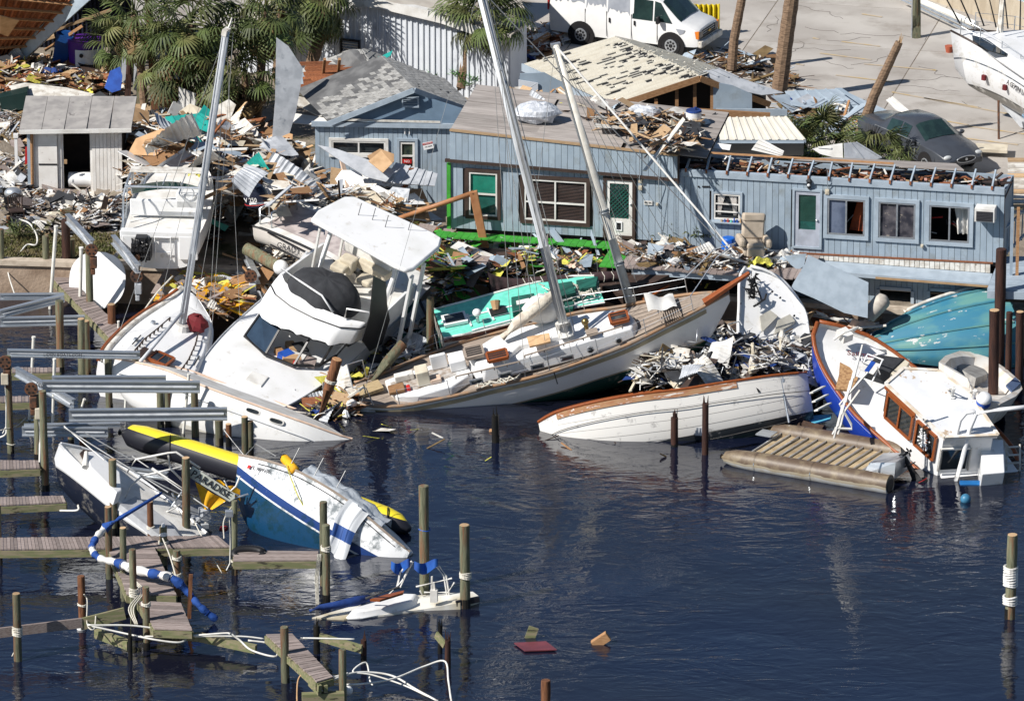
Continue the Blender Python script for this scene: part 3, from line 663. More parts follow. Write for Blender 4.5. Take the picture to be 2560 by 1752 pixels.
q=MB();q.slab([(tl[3][0],-.3,tl[3][1]+.1),(tl[5][0]+.3,-.3,tl[5][1]+.1),(tl[5][0]+.3,1.5,tl[5][1]+.2),(tl[2][0]+.5,9,tl[2][1]+.5)],.1);q.slab([(tl[0][0],-.3,tl[0][1]+.1),(tl[2][0],-.3,tl[2][1]+.1),(tl[2][0],9,tl[2][1]+.5),(tl[0][0],9,tl[0][1]+.5)],.1);q.build('roof',rfm,WB)
q=MB();q.box((W1+.05,.8,1.2),(.1,1.5,2.4));q.build('wall',cor,WB)
p=wp(880,112);t=MB();frame_rect(t,p[0]-.36,p[1]-.3,p[0]+.36,p[1]+.22,.05,-.14,.12);vt=t.build('wall_vent',C['grille'],WB)
for k in range(5):q=MB();q.beam((p[0]-.3,-.13,p[1]-.22+k*.095),(p[0]+.3,-.13,p[1]-.22+k*.095),.09,.02,up=(0,.7,1));q.build('louvre',C['white2'],vt)

# cream metal roofed building, fallen askew
CB=thing('cream_roof_building','collapsed building with cream ribbed metal roof and open gable','building',G(1650,270,1.2));ci=Matrix.Translation(-V(CB.location))
cg=lambda x,y,z:ci@G(x,y,z)
E0,E1,R0,R1=cg(1309,160,3.9),cg(1531,262,3.9),cg(1536,92,5.0),cg(1750,190,5.0);X0,X1=cg(1590,104,4.75),cg(1800,172,4.75)
creamm=mat('cream metal roofing',(.71,.68,.60),(.64,.60,.51),r=.45,sc=1.2)
tar=mat('black torn underlay',(.015,.016,.02),r=.7)
def ribroof(root,A,Bp,Cp,D,n,m,holes=()):
 """A-B eave, D-C ridge; n panels side by side, each with its own rib, gaps torn open where listed"""
 nn=(Bp-A).cross(D-A).normalized();nn=nn if nn.z>0 else-nn
 q=MB();q.slab([A-nn*.04,Bp-nn*.04,Cp-nn*.04,D-nn*.04],.05,nrm=nn);q.build('roof',tar,root)
 for i in range(n):
  s0,s1=i/n,(i+1)/n;cuts=[(0,1)]
  for hs,t0,t1 in holes:
   if s0<=hs<s1:
    cuts=[c for a,b_ in cuts for c in(((a,t0),(t1,b_))if a<t0 and t1<b_ else((a,b_),))]
  for a,b_ in cuts:
   P=lambda s,t:A.lerp(Bp,s).lerp(D.lerp(Cp,s),t)
   q=MB();j0,j1=rnd.uniform(-.012,.012),rnd.uniform(-.012,.012);s9=s1-.12/n;tear=.5/n if(a>0 or b_<1)else 0
   q.slab([P(s0,a),P(s9,a+(j0 if a>0 else 0)),P(s9,b_+(j1 if b_<1 else 0)),P(s0,b_)],.015,nrm=nn)
   w0=P(s1-.22/n,a)+nn*.035;q.slab([P(s1-.26/n,a)+nn*.03,P(s1,a)+nn*.03,P(s1,b_)+nn*.03,P(s1-.26/n,b_)+nn*.03],.035,nrm=nn)
   q.build('roof_panel',m,root)
hl=[]
for k in range(210):
 s=rnd.random();t=rnd.random()**.8;hl.append((s,t,min(.985,t+rnd.uniform(.05,.22))));hl.append((s+.016,t+rnd.uniform(.02,.06),min(.985,t+rnd.uniform(.07,.16))))
hl=[x for x in hl if(x[1]>.78 and .1<x[0]<.97)or(x[0]<.25 and x[1]<.4)or(rnd.random()<.33 and .25<x[0]<.85)]
ribroof(CB,E0,E1,R1,R0,60,creamm,hl)
ribroof(CB,X1,X0,R0,R1,40,creamm,[(rnd.random(),t,t+.12)for t in[rnd.uniform(.1,.8)for _ in range(14)]])
q=MB();q.beam(E0+V((-.05,0,-.12)),E1+V((-.05,-.1,-.12)),.05,.26);q.build('fascia',C['bluetrim'],CB)
q=MB();q.beam(E1+V((0,-.05,-.08)),R1+V((0,-.05,-.08)),.06,.2);q.build('rafter',C['wood'],CB)
F1=cg(1925,262,3.7);q=MB();q.beam(R1+V((0,-.05,-.08)),F1,.06,.2);q.build('rafter',C['wood'],CB)
gl,gr_=cg(1531,274,3.8),cg(1783,276,3.6)
for x,yt in((1640,247),(1692,222),(1737,205),(1780,203)):
 q=MB();q.beam(Yp(x,275,gl.y+CB.location.y+.1)+ci.translation,Yp(x,yt,gl.y+CB.location.y+.1)+ci.translation,.11,.09,up=(0,1,0));q.build('stud',C['wood'],CB)
yw=gl.y+CB.location.y
q=MB();q.slab([ci@Yp(x,y,yw+.05)for x,y in((1783,276),(1880,277),(1880,236),(1830,214),(1783,205))],.05,nrm=(0,-1,0));q.build('gable_panel',C['blue'],CB)
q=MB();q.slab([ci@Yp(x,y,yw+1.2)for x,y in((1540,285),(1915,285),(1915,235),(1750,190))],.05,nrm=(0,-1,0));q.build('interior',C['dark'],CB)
q=MB();q.slab([ci@Yp(x,y,yw+.1)for x,y in((1295,246),(1420,258),(1420,215),(1360,182),(1300,185))],.05,nrm=(0,-1,0));q.build('wall',C['blue'],CB)
q=MB();q.slab([ci@Yp(x,y,yw+.02)for x,y in((1296,242),(1345,246),(1345,208),(1296,200))],.04,nrm=(0,-1,0));q.build('side_panel',cor,CB)
q=MB();q.slab([ci@Yp(x,y,yw+.0)for x,y in((1390,250),(1408,252),(1408,228),(1390,224))],.02,nrm=(0,-1,0));q.build('side_door',C['dark'],CB)
q=MB();q.beam(ci@Yp(1530,268,yw),ci@Yp(1925,292,yw-.4),.12,.25);q.build('beam',C['wood'],CB)
q=MB();q.slab([ci@Yp(x,y,yw-.1)for x,y in((1790,292),(1968,290),(1968,274),(1790,272))],.06,nrm=(0,-1,0));q.build('gutter_board',C['bluetrim'],CB)
# cream awning over a blue wall
AW=thing('awning','cream ribbed awning roof over a short blue wall behind the annex','awning',G(1900,380,2.5));ai=Matrix.Translation(-V(AW.location))
ag=lambda x,y,z:ai@G(x,y,z)
ribroof(AW,ag(1800,350,4.3),ag(2014,350,4.3),ag(1966,292,4.7),ag(1792,294,4.7),10,creamm)
q=MB();q.slab([ag(1803,354,4.25),ag(2010,354,4.25),ag(2008,385,3.2),ag(1803,385,3.2)],.06);q.build('wall',C['blue'],AW)
q=MB();q.beam(ag(1798,353,4.25),ag(2015,353,4.25),.06,.1);q.build('fascia',C['bluetrim'],AW)

# shed at the left
SF=Frame(G(80,478,1.2),(-1,0,0));SH=thing('shed','small white board shed with open doorway and flat grey roof','shed',M=SF.M)
def s_(px,py,v=0):p=SF.on(px,py,1,v);return p.x,p.z
sd=(s_(157,335)[0],0,s_(224,335)[0],s_(190,334)[1]);sw_=s_(305,400)[0];st0=line(s_(85,328),s_(305,328));zt_=s_(190,325)[1]
wht=mat('white board',(.78,.76,.73),(.70,.67,.63),r=.6,sc=2,c3=(.36,.32,.30),sc3=5,lo3=.64,hi3=.72)
wall(SH,0,sw_,lambda u:0,lambda u:zt_,[sd],wht,pitch=.125,backm=wht)
q=MB();q.box((sw_/2,2.0,zt_/2),(sw_,.1,zt_));q.box((.05,1,zt_/2),(.08,1.9,zt_));q.box((sw_-.05,1,zt_/2),(.08,1.9,zt_));q.build('wall',C['brown'],SH)
q=MB();q.box((-.07,-.05,zt_/2),(.1,.12,zt_));q.build('corner_board',C['blue'],SH)
q=MB();q.cone((.02,-.1,0),(.04,-.1,zt_-.05),.05,.05,8);q.build('post',C['wood'],SH)
for j in range(5):
 q=MB();a=-.35+(sw_+.7)*j/5;e=-.35+(sw_+.7)*(j+1)/5-.012;q.slab([(a,-.35,zt_+.06),(e,-.35,zt_+.06+.015*(j+1)),(e,2.5,zt_+.42),(a,2.5,zt_+.42)],.05);q.build('roof_sheet',mat('grey felt roof',(.36,.34,.32),(.27,.255,.245),r=.9,sc=2.5,c3=(.12,.11,.11),sc3=1.5,lo3=.66,hi3=.7)if j==0 else bpy.data.materials['grey felt roof'],SH)
q=MB();q.beam((-.35,-.36,zt_+.02),(sw_+.35,-.36,zt_+.1),.05,.13);q.build('fascia',C['white2'],SH)
q=MB();q.box((.55,-.07,1.05),(.62,.03,1.9));q.box((.55,-.09,.95),(.6,.02,.05),mi=1);q.build('leaning_panel',[wht,C['dark']],SH)
tk=thing('water_tank','white cylindrical tank lying in the doorway of the shed','tank',M=SF.M@Matrix.Translation(V((sd[0]+.52,.35,.3))))
q=MB();q.tube([(-.42,0,0),(-.38,0,0),(.36,0,0),(.42,0,0)],.25,18,rs=[.12,.25,.25,.12]);q.build('drum',C['white'],tk,smooth=40)
q=MB();q.tube([(-.25,0,0),(-.2,0,0)],.256,18);q.build('strap',C['alu'],tk)
lk=q=MB();q.box((sd[0]+.08,-.1,1.05),(.1,.05,.14));q.build('padlock',C['ply'],SH)

# collapsed roof upper left: rafters seen from below, blue fascia, dark hall behind
CL=thing('collapsed_roof','collapsed roof with bare red brown rafters and long blue grey edge board','roof',G(120,120,1.2));li=Matrix.Translation(-V(CL.location))
lg=lambda x,y,z:li@G(x,y,z)
A,B2,C2,D2=lg(-60,150,1.4),lg(45,130,1.6),lg(196,-12,4.6),lg(-60,-40,5.0)
q=MB();q.slab([A,B2,C2,D2],.04);q.build('sheathing',C['redwood'],CL)
nn=(B2-A).cross(D2-A).normalized();nn=nn if nn.y<0 else-nn
for i in range(13):
 s=i/12;p_,q_=A.lerp(B2,s)+nn*.14,D2.lerp(C2,s)+nn*.14;q=MB();q.beam(p_,q_,.05,.15,up=nn);q.build('rafter',C['redwood'],CL)
for i in range(7):
 s=(i+.5)/7;p_,q_=A.lerp(D2,s)+nn*.25,B2.lerp(C2,s)+nn*.25;q=MB();q.beam(p_,q_,.05,.09,up=nn);q.build('purlin',C['wood'],CL)
for i in range(16):
 x,y=rnd.uniform(-20,120),rnd.uniform(0,110);q=MB();p_=lg(x,y,4-y*.02)+nn*.4;q.beam(p_,p_+V((rnd.uniform(1,2.4),rnd.uniform(-.4,.4),rnd.uniform(.3,1.4))),.05,.1);q.build('loose_rafter',rnd.choice([C['wood'],C['wood2']]),CL)
q=MB();q.beam(lg(52,134,1.7),lg(216,-14,4.8),.5,.08,up=(0,-1,.5));q.build('edge_board',C['bluetrim'],CL)
q=MB();q.beam(lg(70,138,1.6),lg(226,-14,4.7),.12,.2,up=(0,-1,.5));q.build('fascia',C['white2'],CL)
q=MB();q.slab([lg(0,85,3.0),lg(20,92,2.8),lg(48,52,3.6),lg(0,40,4.0)],.03);q.build('loose_panel',C['ply'],CL)
DH=thing('dark_building','dark navy walled building in shadow behind the fallen roof','building',G(200,130,1.2));di=Matrix.Translation(-V(DH.location))
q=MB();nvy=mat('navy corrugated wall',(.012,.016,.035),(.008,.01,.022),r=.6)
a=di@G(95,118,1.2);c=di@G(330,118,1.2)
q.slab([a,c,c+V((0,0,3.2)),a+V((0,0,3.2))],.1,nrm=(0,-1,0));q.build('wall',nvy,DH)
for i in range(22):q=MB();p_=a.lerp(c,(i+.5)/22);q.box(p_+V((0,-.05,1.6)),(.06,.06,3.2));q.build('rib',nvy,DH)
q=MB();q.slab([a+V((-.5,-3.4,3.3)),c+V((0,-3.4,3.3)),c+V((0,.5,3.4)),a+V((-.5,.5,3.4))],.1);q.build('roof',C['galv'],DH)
# building at the upper right with pipe
UB=thing('warehouse','beige and pale blue warehouse wall at the upper right edge','building',G(2480,66,1.2));ui=Matrix.Translation(-V(UB.location))
a,c=ui@G(2230,-30,1.2),ui@G(2640,110,1.2);d=(c-a)
tan=mat('stained beige masonry',(.46,.40,.31),(.36,.30,.22),r=.9,sc=1.5,st=(2,2,.4));pbl=mat('weathered pale blue sheet',(.46,.52,.56),(.34,.40,.45),r=.7,sc=2,st=(4,4,.5))
q=MB();q.slab([a,c,c+V((0,0,1.1)),a+V((0,0,1.1))],.3,nrm=(0,-1,0));q.build('base_wall',tan,UB)
for i in range(30):
 p0,p1=a.lerp(c,i/30),a.lerp(c,(i+.94)/30);q=MB();q.slab([p0+V((0,.05,1.1)),p1+V((0,.05,1.1)),p1+V((0,.05,5)),p0+V((0,.05,5))],.05,nrm=(0,-1,0));q.build('panel',pbl,UB)
for k,(x0,y0,x1,y1,r_)in enumerate([(2270,-10,2440,62,.12),(2255,-8,2430,72,.05),(2250,-2,2440,88,.04)]):
 q=MB();q.cone(G(x0,y0,1.5),G(x1,y1,1.5),r_,r_,10);o=q.build('pipe',C['pvc']if k==0 else C['alu']);tag(o,['thick white pipe running beside the warehouse','thin grey pipe next to the thick white pipe','lowest thin pipe lying on the weeds by the warehouse'][k],'pipe')
# stair landing and posts at the right edge
ST=thing('stair_landing','blue painted wooden stair landing on dark posts at the right edge','staircase',G(2520,1000,0));si=Matrix.Translation(-V(ST.location))
def yp(x,y,d):return si@Yp(x,y,d)
ys=G(2490,1000,0).y
lz=2.55
pf=[si@G(x,y,lz)for x,y in((2468,722),(2640,728),(2640,640),(2500,640))]
for k in range(7):
 q=MB();a,b_=pf[0].lerp(pf[3],k/7),pf[1].lerp(pf[2],k/7);c,d=pf[1].lerp(pf[2],(k+.93)/7),pf[0].lerp(pf[3],(k+.93)/7);q.slab([a,b_,c,d],.05);q.build('deck_board',C['bluetrim'],ST)
q=MB();q.beam(pf[0]+V((0,-.05,-.16)),pf[1]+V((0,-.05,-.16)),.08,.24);q.build('rim_beam',C['bluetrim'],ST)
q=MB();q.beam(pf[0]+V((.3,.3,-.4)),pf[1]+V((0,.3,-.4)),.1,.2);q.build('joist',C['wet'],ST)
for i in range(11):
 t=i/10;p_=si@G(2555,400+t*130,4.6-t*.9);q=MB();q.box(p_+V((0,0,0)),(.9,.3,.05));q.build('stair_tread',C['dirtywhite']if i%3 else C['wood2'],ST)
for(x0,y0,x1,y1)in((2530,475,2530,640),(2545,440,2545,640)):
 q=MB();p_=si@G(x0,700,lz);q.beam(V((p_.x,p_.y+.5,lz)),V((p_.x,p_.y+.5,lz+2.2)),.09,.09);q.build('post',C['wood']if x0==2545 else C['bluetrim'],ST)
for k in range(9):
 q=MB();p_=si@G(2500+k*9,655-k*9,lz);q.beam(p_,p_+V((.02,0,.95)),.04,.04);q.build('baluster',C['bluetrim'],ST)
for dz_ in(.95,.1):q=MB();p_,q_=si@G(2497,658,lz),si@G(2580,575,lz);q.beam(p_+V((0,0,dz_)),q_+V((0,0,dz_)),.08,.05);q.build('handrail',C['bluetrim'],ST)
# ================================================================== BOATS
def hull_from(F,near,hb,zk,side=-1,n=26,ax=2):
 """near: traced sheer of the visible side, stern to bow, (px, py, local height); hb: half beams; zk: keel heights. Returns stations."""
 rows=[]
 for(px,py,zl),b_,k in zip(near,hb,zk):
  P=F.on(px,py,2,zl)if ax==2 else F.on(px,py,1,side*b_);rows.append([P.x,P.y,zl if ax==2 else P.z,P.y-2*side*b_,k])
 rows.sort(key=lambda r:r[0]);st=cat_rom(rows,n);return st
def hull_mesh(st,p=2.2,m=9,rake=.0,tuck=1.0):
 b=MB();rings=[];N=len(st)
 for i,(x,yn,zs,yf,zk)in enumerate(st):
  yc,hb=(yn+yf)/2,(yn-yf)/2;ring=[]
  for j in range(2*m+1):
   t=j/m-1;a=(1-abs(t))*math.pi/2;sg=1 if t<0 else-1
   cy=max(0,math.cos(a))**(2/p);sz=max(0,math.sin(a))**(2/p)
   ring.append((x-rake*sz*(i/(N-1))**3,yc+sg*hb*cy,zs-(zs-zk)*sz))
  rings.append(ring)
 K=2*m+1;vs=[v for r in rings for v in r]
 fs=[(i*K+j,(i+1)*K+j,(i+1)*K+j+1,i*K+j+1)for i in range(N-1)for j in range(K-1)]
 fs.append(tuple(range(K))[::-1]);b.add(vs,fs);return b
def deck_mesh(st,drop=.02,camber=.05,inset=0.0,i0=0,i1=None,q=6):
 b=MB();S=st[i0:i1]
 def f(s,t):
  x,yn,zs,yf,zk=S[min(len(S)-1,int(round(s*(len(S)-1))))]
  return(x,yn+(yf-yn)*(inset+t*(1-2*inset)),zs-drop+camber*(1-(2*t-1)**2))
 b.grid(f,len(S)-1,q);return b
def rail(st,r=.04,k=0,up=.02,i0=0,i1=None,flat=1,both=True):
 out=[]
 for w in((1,3)if both else((1,)if k==0 else(3,))):
  b=MB();b.tube([(s[0],s[w],s[2]+up)for s in st[i0:i1]],r,6,flat=flat);out.append(b)
 return out
def prism(F,poly,zt,zb,flare=1.08,z0p=None,bev=0):
 P=[F.on(x,y,2,zt)for x,y in poly];c=sum(P,V())/len(P);b=MB();n=len(P)
 B_=[V((c.x+(q.x-c.x)*flare,c.y+(q.y-c.y)*flare,zb))for q in P]
 b.add(P+B_,[tuple(range(n)),tuple(range(n,2*n))[::-1]]+[(i,n+i,n+(i+1)%n,(i+1)%n)for i in range(n)]);return b,P
def wires(b,F,segs,r=.008):
 for s in segs:b.cone(s[0],s[1],r,r,4)
def path(F,pts,axis=2,val=0):return[F.on(x,y,axis,v if len(q)else val)for(x,y,*q)in pts for v in([q[0]]if q else[val])]
def ow(o,F):o.matrix_world=F.M;return o

# ---------------------------------------------------------------- the big white sloop
SLF=Frame(G(901,1040,-.8),(6,12,12));SL=thing('sloop','large white sloop with teak rail and long silver mast, bow thrown up on the wreckage','sailboat',M=SLF.M)
near=[(901,1015,1.3),(989,1017,1.15),(1075,1003,1.05),(1161,985,1.0),(1226,968,1.0),(1312,949,1.0),(1398,925,1.05),(1484,895,1.12),(1570,863,1.25),(1656,820,1.45),(1742,777,1.7),(1822,733,2.0)]
st=hull_from(SLF,near,[.7,1.05,1.3,1.45,1.5,1.52,1.5,1.4,1.15,.85,.5,.03],[.35,-.05,-.4,-.65,-.8,-.85,-.82,-.75,-.6,-.35,.1,1.7],n=30)
SLst=st
hm=bands('sloop hull paint',[.06,.12,.72],[(.01,.05,.04),(.30,.26,.19),(.80,.79,.77),(.79,.78,.75)],r=.3,dirt=(.55,.50,.42),dlo=.6,dhi=.8,grow=.0035)
hull_mesh(st,2.3,10).build('hull',hm,SL,smooth=40)
b=MB()
for k in(3,):  # cove stripe following the sheer
 pass
for w,s_ in((1,1),):
 sb=MB();top=[(s[0],s[w]+(s[1]-s[3])*.5*.012-(.02),s[2]-.10)for s in st[:-2]];bot=[(s[0],s[w]-.018,s[2]-.24)for s in st[:-2]]
 sb.add(top+bot,[(i,i+1,len(top)+i+1,len(top)+i)for i in range(len(top)-1)]);sb.build('cove_stripe',mat('khaki stripe paint',(.36,.31,.20),(.30,.26,.17),r=.5),SL)
for rb in rail(st,.055,up=.02):rb.build('toe_rail',C['greyteak']if False else mat('weathered teak rail',(.34,.20,.11),(.22,.17,.13),r=.7,sc=3)if 'weathered teak rail' not in bpy.data.materials else bpy.data.materials['weathered teak rail'],SL,smooth=True)
deck_mesh(st,.03).build('deck',C['greyteak'],SL,smooth=True)
# deck planking seams on the foredeck: each plank
for k in range(7):
 t0,t1=.1+k*.8/7,.1+(k+1)*.8/7-.015
 q=MB();S=[s for s in st if s[0]>8.2]
 if len(S)>2:
  top=[(s[0],s[1]+(s[3]-s[1])*t0,s[2]+.035)for s in S[:-1]];bot=[(s[0],s[1]+(s[3]-s[1])*t1,s[2]+.035)for s in S[:-1]]
  q.add(top+bot,[(i,i+1,len(top)+i+1,len(top)+i)for i in range(len(top)-1)]);q.build('plank',C['greyteak'],SL)
def slp(x,y,z):return SLF.on(x,y,2,z)
cab,cp=prism(SLF,[(1194,910),(1172,890),(1200,862),(1236,840),(1320,814),(1420,790),(1520,774),(1570,778),(1586,798),(1578,820),(1490,846),(1380,876),(1280,900),(1210,918)],1.62,1.08,1.06);cab.build('cabin',C['white'],SL,smooth=30,bev=.06)
q,_=prism(SLF,[(1240,873),(1250,838),(1300,818),(1420,790),(1430,830),(1300,862),(1262,895)],1.8,1.6,1.06);q.build('coach_roof',C['white'],SL,smooth=30,bev=.05)
# portlights along the near cabin side
for(x,y,lw)in((1190,948,.42),(1262,931,.42),(1342,910,.42),(1416,889,.42),(1475,871,.2),(1546,848,.2)):
 P=SLF.on(x,y,1,slp(x,y+8,1.35).y-.0);q=MB()
 A_=slp(x,y,1.42);yy=A_.y-.05
 if lw>.3:q.box((A_.x,yy,1.38),(lw,.06,.17));q.box((A_.x,yy-.02,1.38),(lw-.1,.05,.09),mi=1)
 else:q.cone((A_.x,yy+.03,1.42),(A_.x,yy-.05,1.42),.11,.11,14);q.cone((A_.x,yy,1.42),(A_.x,yy-.065,1.42),.075,.075,12,mi=1)
 q.build('portlight',[C['alu'],C['glass']],SL)
# hatches with varnished frames and slats
def hatch(F,root,x,y,z,lx,ly,n=4,frame=None,glassm=None):
 c=F.on(x,y,2,z);q=MB()
 for dx,dy,sx,sy in((0,ly/2,lx,.07),(0,-ly/2,lx,.07),(lx/2,0,.07,ly-.07),(-lx/2,0,.07,ly-.07)):q.box(c+V((dx,dy,.06)),(sx,sy,.1))
 o=q.build('hatch',frame or C['teak'],root);q=MB();q.box(c+V((0,0,.05)),(lx-.07,ly-.07,.05));q.build('pane',glassm or C['glass'],o)
 for k in range(n):q=MB();q.box(c+V((0,-ly/2+(k+.5)*ly/n,.085)),(lx-.08,.025,.02));q.build('slat',frame or C['teak'],o)
 return o
hatch(SLF,SL,1244,893,1.86,.62,.5,4);hatch(SLF,SL,1548,798,1.75,.55,.55,2);hatch(SLF,SL,1186,884,1.72,.55,.62,5,C['greyteak'],C['grille'])
q,_=prism(SLF,[(1317,842),(1373,832),(1376,853),(1324,866)],2.02,1.96,1.0);q.build('tan_cover',C['ply'],SL)
q=MB();c=slp(1467,825,1.75);q.cone(c,c+V((0,0,.25)),.07,.07,10);q.ball(c+V((0,0,.3)),.12,10,6);q.build('cowl_vent',mat('brass',(.35,.25,.10),r=.3,metal=.8),SL,smooth=True)
q=MB();q.box(slp(1480,832,1.76)+V((0,0,.03)),(.36,.3,.08));q.build('vent_box',C['greyteak'],SL)
for a_,c_ in(((1312,893),(1556,820)),((1140,945),(1300,908))):
 q=MB();A_,B_=slp(*a_,1.78),slp(*c_,1.78);q.cone(A_+V((0,0,.06)),B_+V((0,0,.06)),.025,.025,6)
 for k in range(6):P=A_.lerp(B_,k/5);q.cone(P-V((0,0,.03)),P+V((0,0,.06)),.02,.02,6)
 q.build('handrail',C['greyteak'],SL)
# cockpit: well with coaming and gear
q,cpp=prism(SLF,[(961,950),(1005,933),(1075,912),(1165,905),(1180,932),(1130,965),(1045,988),(990,990),(970,975)],1.32,1.0,1.0);q.build('coaming',C['white'],SL,smooth=30,bev=.05)
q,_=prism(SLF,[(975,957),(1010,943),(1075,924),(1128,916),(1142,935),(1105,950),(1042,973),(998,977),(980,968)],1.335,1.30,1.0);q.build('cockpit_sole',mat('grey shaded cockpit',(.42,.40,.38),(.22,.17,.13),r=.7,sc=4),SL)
for x,y,sx,sy,sz,m_ in((1012,948,.6,.25,.22,'white2'),(992,976,.5,.45,.12,'wood'),(1022,973,.12,.22,.12,'red'),(1060,955,.4,.5,.5,'cream'),(1090,953,.35,.3,.15,'pinkish'),(1100,920,.5,.12,.5,'white'),(1145,915,.5,.6,.35,'white')):
 q=MB();c=slp(x,y,1.34);q.box(c+V((0,0,sz/2)),(sx,sy,sz));q.build('cockpit_gear',C[m_],SL,bev=.03)
q=MB();q.box(slp(925,975,1.33)+V((0,0,.05)),(.75,.55,.1),rz=.2);q.build('lazarette_hatch',mat('tan slatted hatch',(.42,.32,.18),(.30,.22,.12),r=.8,sc=9,st=(1,8,1)),SL)
# bowsprit, pulpit, chainplates, rope
tip=slp(1862,706,2.2);q=MB();q.beam(slp(1760,757,1.9),V((tip.x+.2,tip.y,2.5)),.26,.16,w2=.14);q.build('bowsprit',C['teak'],SL,bev=.02)
q=MB()
for k in range(9):q.box(slp(1650+k*6,792-k*1.5,1.72)+V((0,0,.04)),(.03,.75,.03))
q.box(slp(1650,792,1.72),(.04,.75,.03));q.build('deck_grate',C['greyteak'],SL)
for x,y in((1368,905),(1385,930),(1452,893),(1480,885)):
 q=MB();P=slp(x,y,1.2);q.beam(P,P+V((.03,.02,-.45)),.035,.02);q.build('chainplate',C['grille'],SL)
stn=[s for s in st];q=MB()
for i in(3,7,11,15,19,23,27):
 for w in(1,3):s=st[i];q.cone((s[0],s[w],s[2]),(s[0],s[w],s[2]+.62),.014,.014,5)
for w in(1,3):
 for hh in(.6,.32):q.tube([(st[i][0],st[i][w],st[i][2]+hh)for i in(3,7,11,15,19,23,27)],.007,4)
q.tube([(st[27][0],st[27][1],st[27][2]+.6),(st[29][0]+.3,-.25,2.75),(st[30][0]+.6,0,2.95),(st[29][0]+.3,.25,2.75),(st[27][0],st[27][3],st[27][2]+.6)],.018,6)
q.tube([(st[1][0],st[1][1],st[1][2]),(st[1][0]-.1,st[1][1],st[1][2]+.7),(st[0][0]-.1,st[0][1],st[0][2]+.7),(st[0][0]-.1,st[0][3],st[0][2]+.7),(st[1][0],st[1][3],st[1][2]+.7),(st[1][0],st[1][3],st[1][2])],.018,6)
q.build('stanchion_rail',C['alu'],SL)
# mast: its foot on the coach roof, leaning as the boat leans
mb_=slp(1413,832,1.9);mt=SLF.I@Yp(1198,-30,(SLF.M@mb_).y+1.0)
q=MB();q.tube([mb_,mb_.lerp(mt,.5),mt],.13,14,flat=.75);mast=q.build('mast',C['mastm'],SL,smooth=True)
q=MB();q.tube([mb_+V((.13,-.04,.3)),mt+V((.13,-.04,0))],.025,6);q.tube([mb_+V((-.02,-.15,.2)),mt+V((0,-.15,0))],.022,6);q.build('mast_track',C['wire'],mast)
q=MB();q.tube([mb_-V((0,0,.1)),mb_+(mt-mb_).normalized()*.35],.24,12);q.build('mast_collar',C['white2'],mast)
md=(mt-mb_).normalized();sp_=mb_+md*8.8
q=MB();q.beam(sp_+V((0,-.9,0)),sp_+V((0,.9,0)),.09,.03);q.build('spreader',C['alu'],mast)
q=MB();sg=st
for i,w in((13,1),(15,1),(17,1),(13,3),(15,3),(17,3)):q.cone((st[i][0],st[i][w],st[i][2]),sp_+V((0,-.9 if w==1 else .9,0)),.009,.009,4);q.cone(sp_+V((0,-.9 if w==1 else .9,0)),mt,.009,.009,4)
q.cone((st[-1][0]+.5,0,2.4),mt,.016,.016,5);q.cone((st[0][0],st[0][1],1.3),mt,.008,.008,4)
q.cone(mb_+V((.3,.1,.1)),mt+V((.2,.1,0)),.012,.012,4)
q.build('rigging',C['wire'],SL)
# furled staysail / boom bundle and crumpled dodger beside the mast
q=MB();A_,B_=slp(1254,845,2.0),SLF.I@Yp(1392,728,(SLF.M@slp(1392,800,2)).y);q.tube([A_,A_.lerp(B_,.3)+V((0,0,.05)),A_.lerp(B_,.7),B_],.15,10,rs=[.12,.2,.18,.14]);q.build('furled_sail',mat('stained off white canvas',(.62,.57,.48),(.44,.38,.31),r=.9,sc=4,bump=.03,bsc=7),SL,smooth=True)
q=MB();c=slp(1363,800,1.9);q.ball(c+V((0,.1,.35)),.62,12,8,(1.0,.7,.75),wob=.1);q.build('crumpled_cloth',C['white2'],SL,smooth=True)
q=MB();c=slp(1640,765,1.75);q.grid(lambda s,t:c+V((-.3+.9*t,.3-.8*s,.1+.5*math.sin(s*3)*(1-t)+.05*math.sin(9*t))),8,8);q.build('torn_cloth',C['white2'],SL,smooth=True)
q=MB();c=slp(1245,960,1.25)
for k in range(14):q.tube([c+V((-.7+k*.09,-.02+rnd.uniform(-.08,.08),.06)),c+V((-.7+k*.09+rnd.uniform(-.1,.3),rnd.uniform(-.15,.15),.14)),c+V((-.7+k*.09+.25,rnd.uniform(-.15,.15),.06))],.025,5)
q.build('rope_bundle',C['rope'],SL)

# ---------------------------------------------------------------- second mast with plum sail cover, its brown deck hidden behind the sloop
CMF=Frame(G(1585,800,.6),(12,8,10));CM=thing('brown_decked_yacht','cream masted yacht with plum covered boom and varnished hatch wedged behind the large sloop','sailboat',M=CMF.M)
cb_=CMF.on(1579,766,2,1.3);yb=(CMF.M@cb_).y;ct=CMF.I@Yp(1389,113,yb+1.2)
q=MB();q.tube([cb_,cb_.lerp(ct,.5),ct],.15,14,rs=[.15,.14,.10]);cmast=q.build('mast',mat('cream mast paint',(.74,.71,.64),(.64,.60,.52),r=.5,sc=3,st=(4,4,.4)),CM,smooth=True)
q=MB();q.tube([cb_+V((-.15,-.1,.1)),ct+V((-.12,-.1,0))],.022,6);q.build('mast_track',C['wire'],cmast)
q=MB();q.box(ct,(.3,.12,.12));q.build('masthead',C['alu'],cmast)
for k in(.16,.36):q=MB();q.tube([cb_.lerp(ct,k),cb_.lerp(ct,k+.012)],.17,12);q.build('mast_band',C['alu'],cmast)
g0=cb_.lerp(ct,.115)
yb2=yb+.3
bm=[CMF.I@Yp(x,y,yb2-i*.05)for i,(x,y)in enumerate([(1560,688),(1500,692),(1420,700),(1340,706),(1290,712),(1250,722),(1225,730)])]
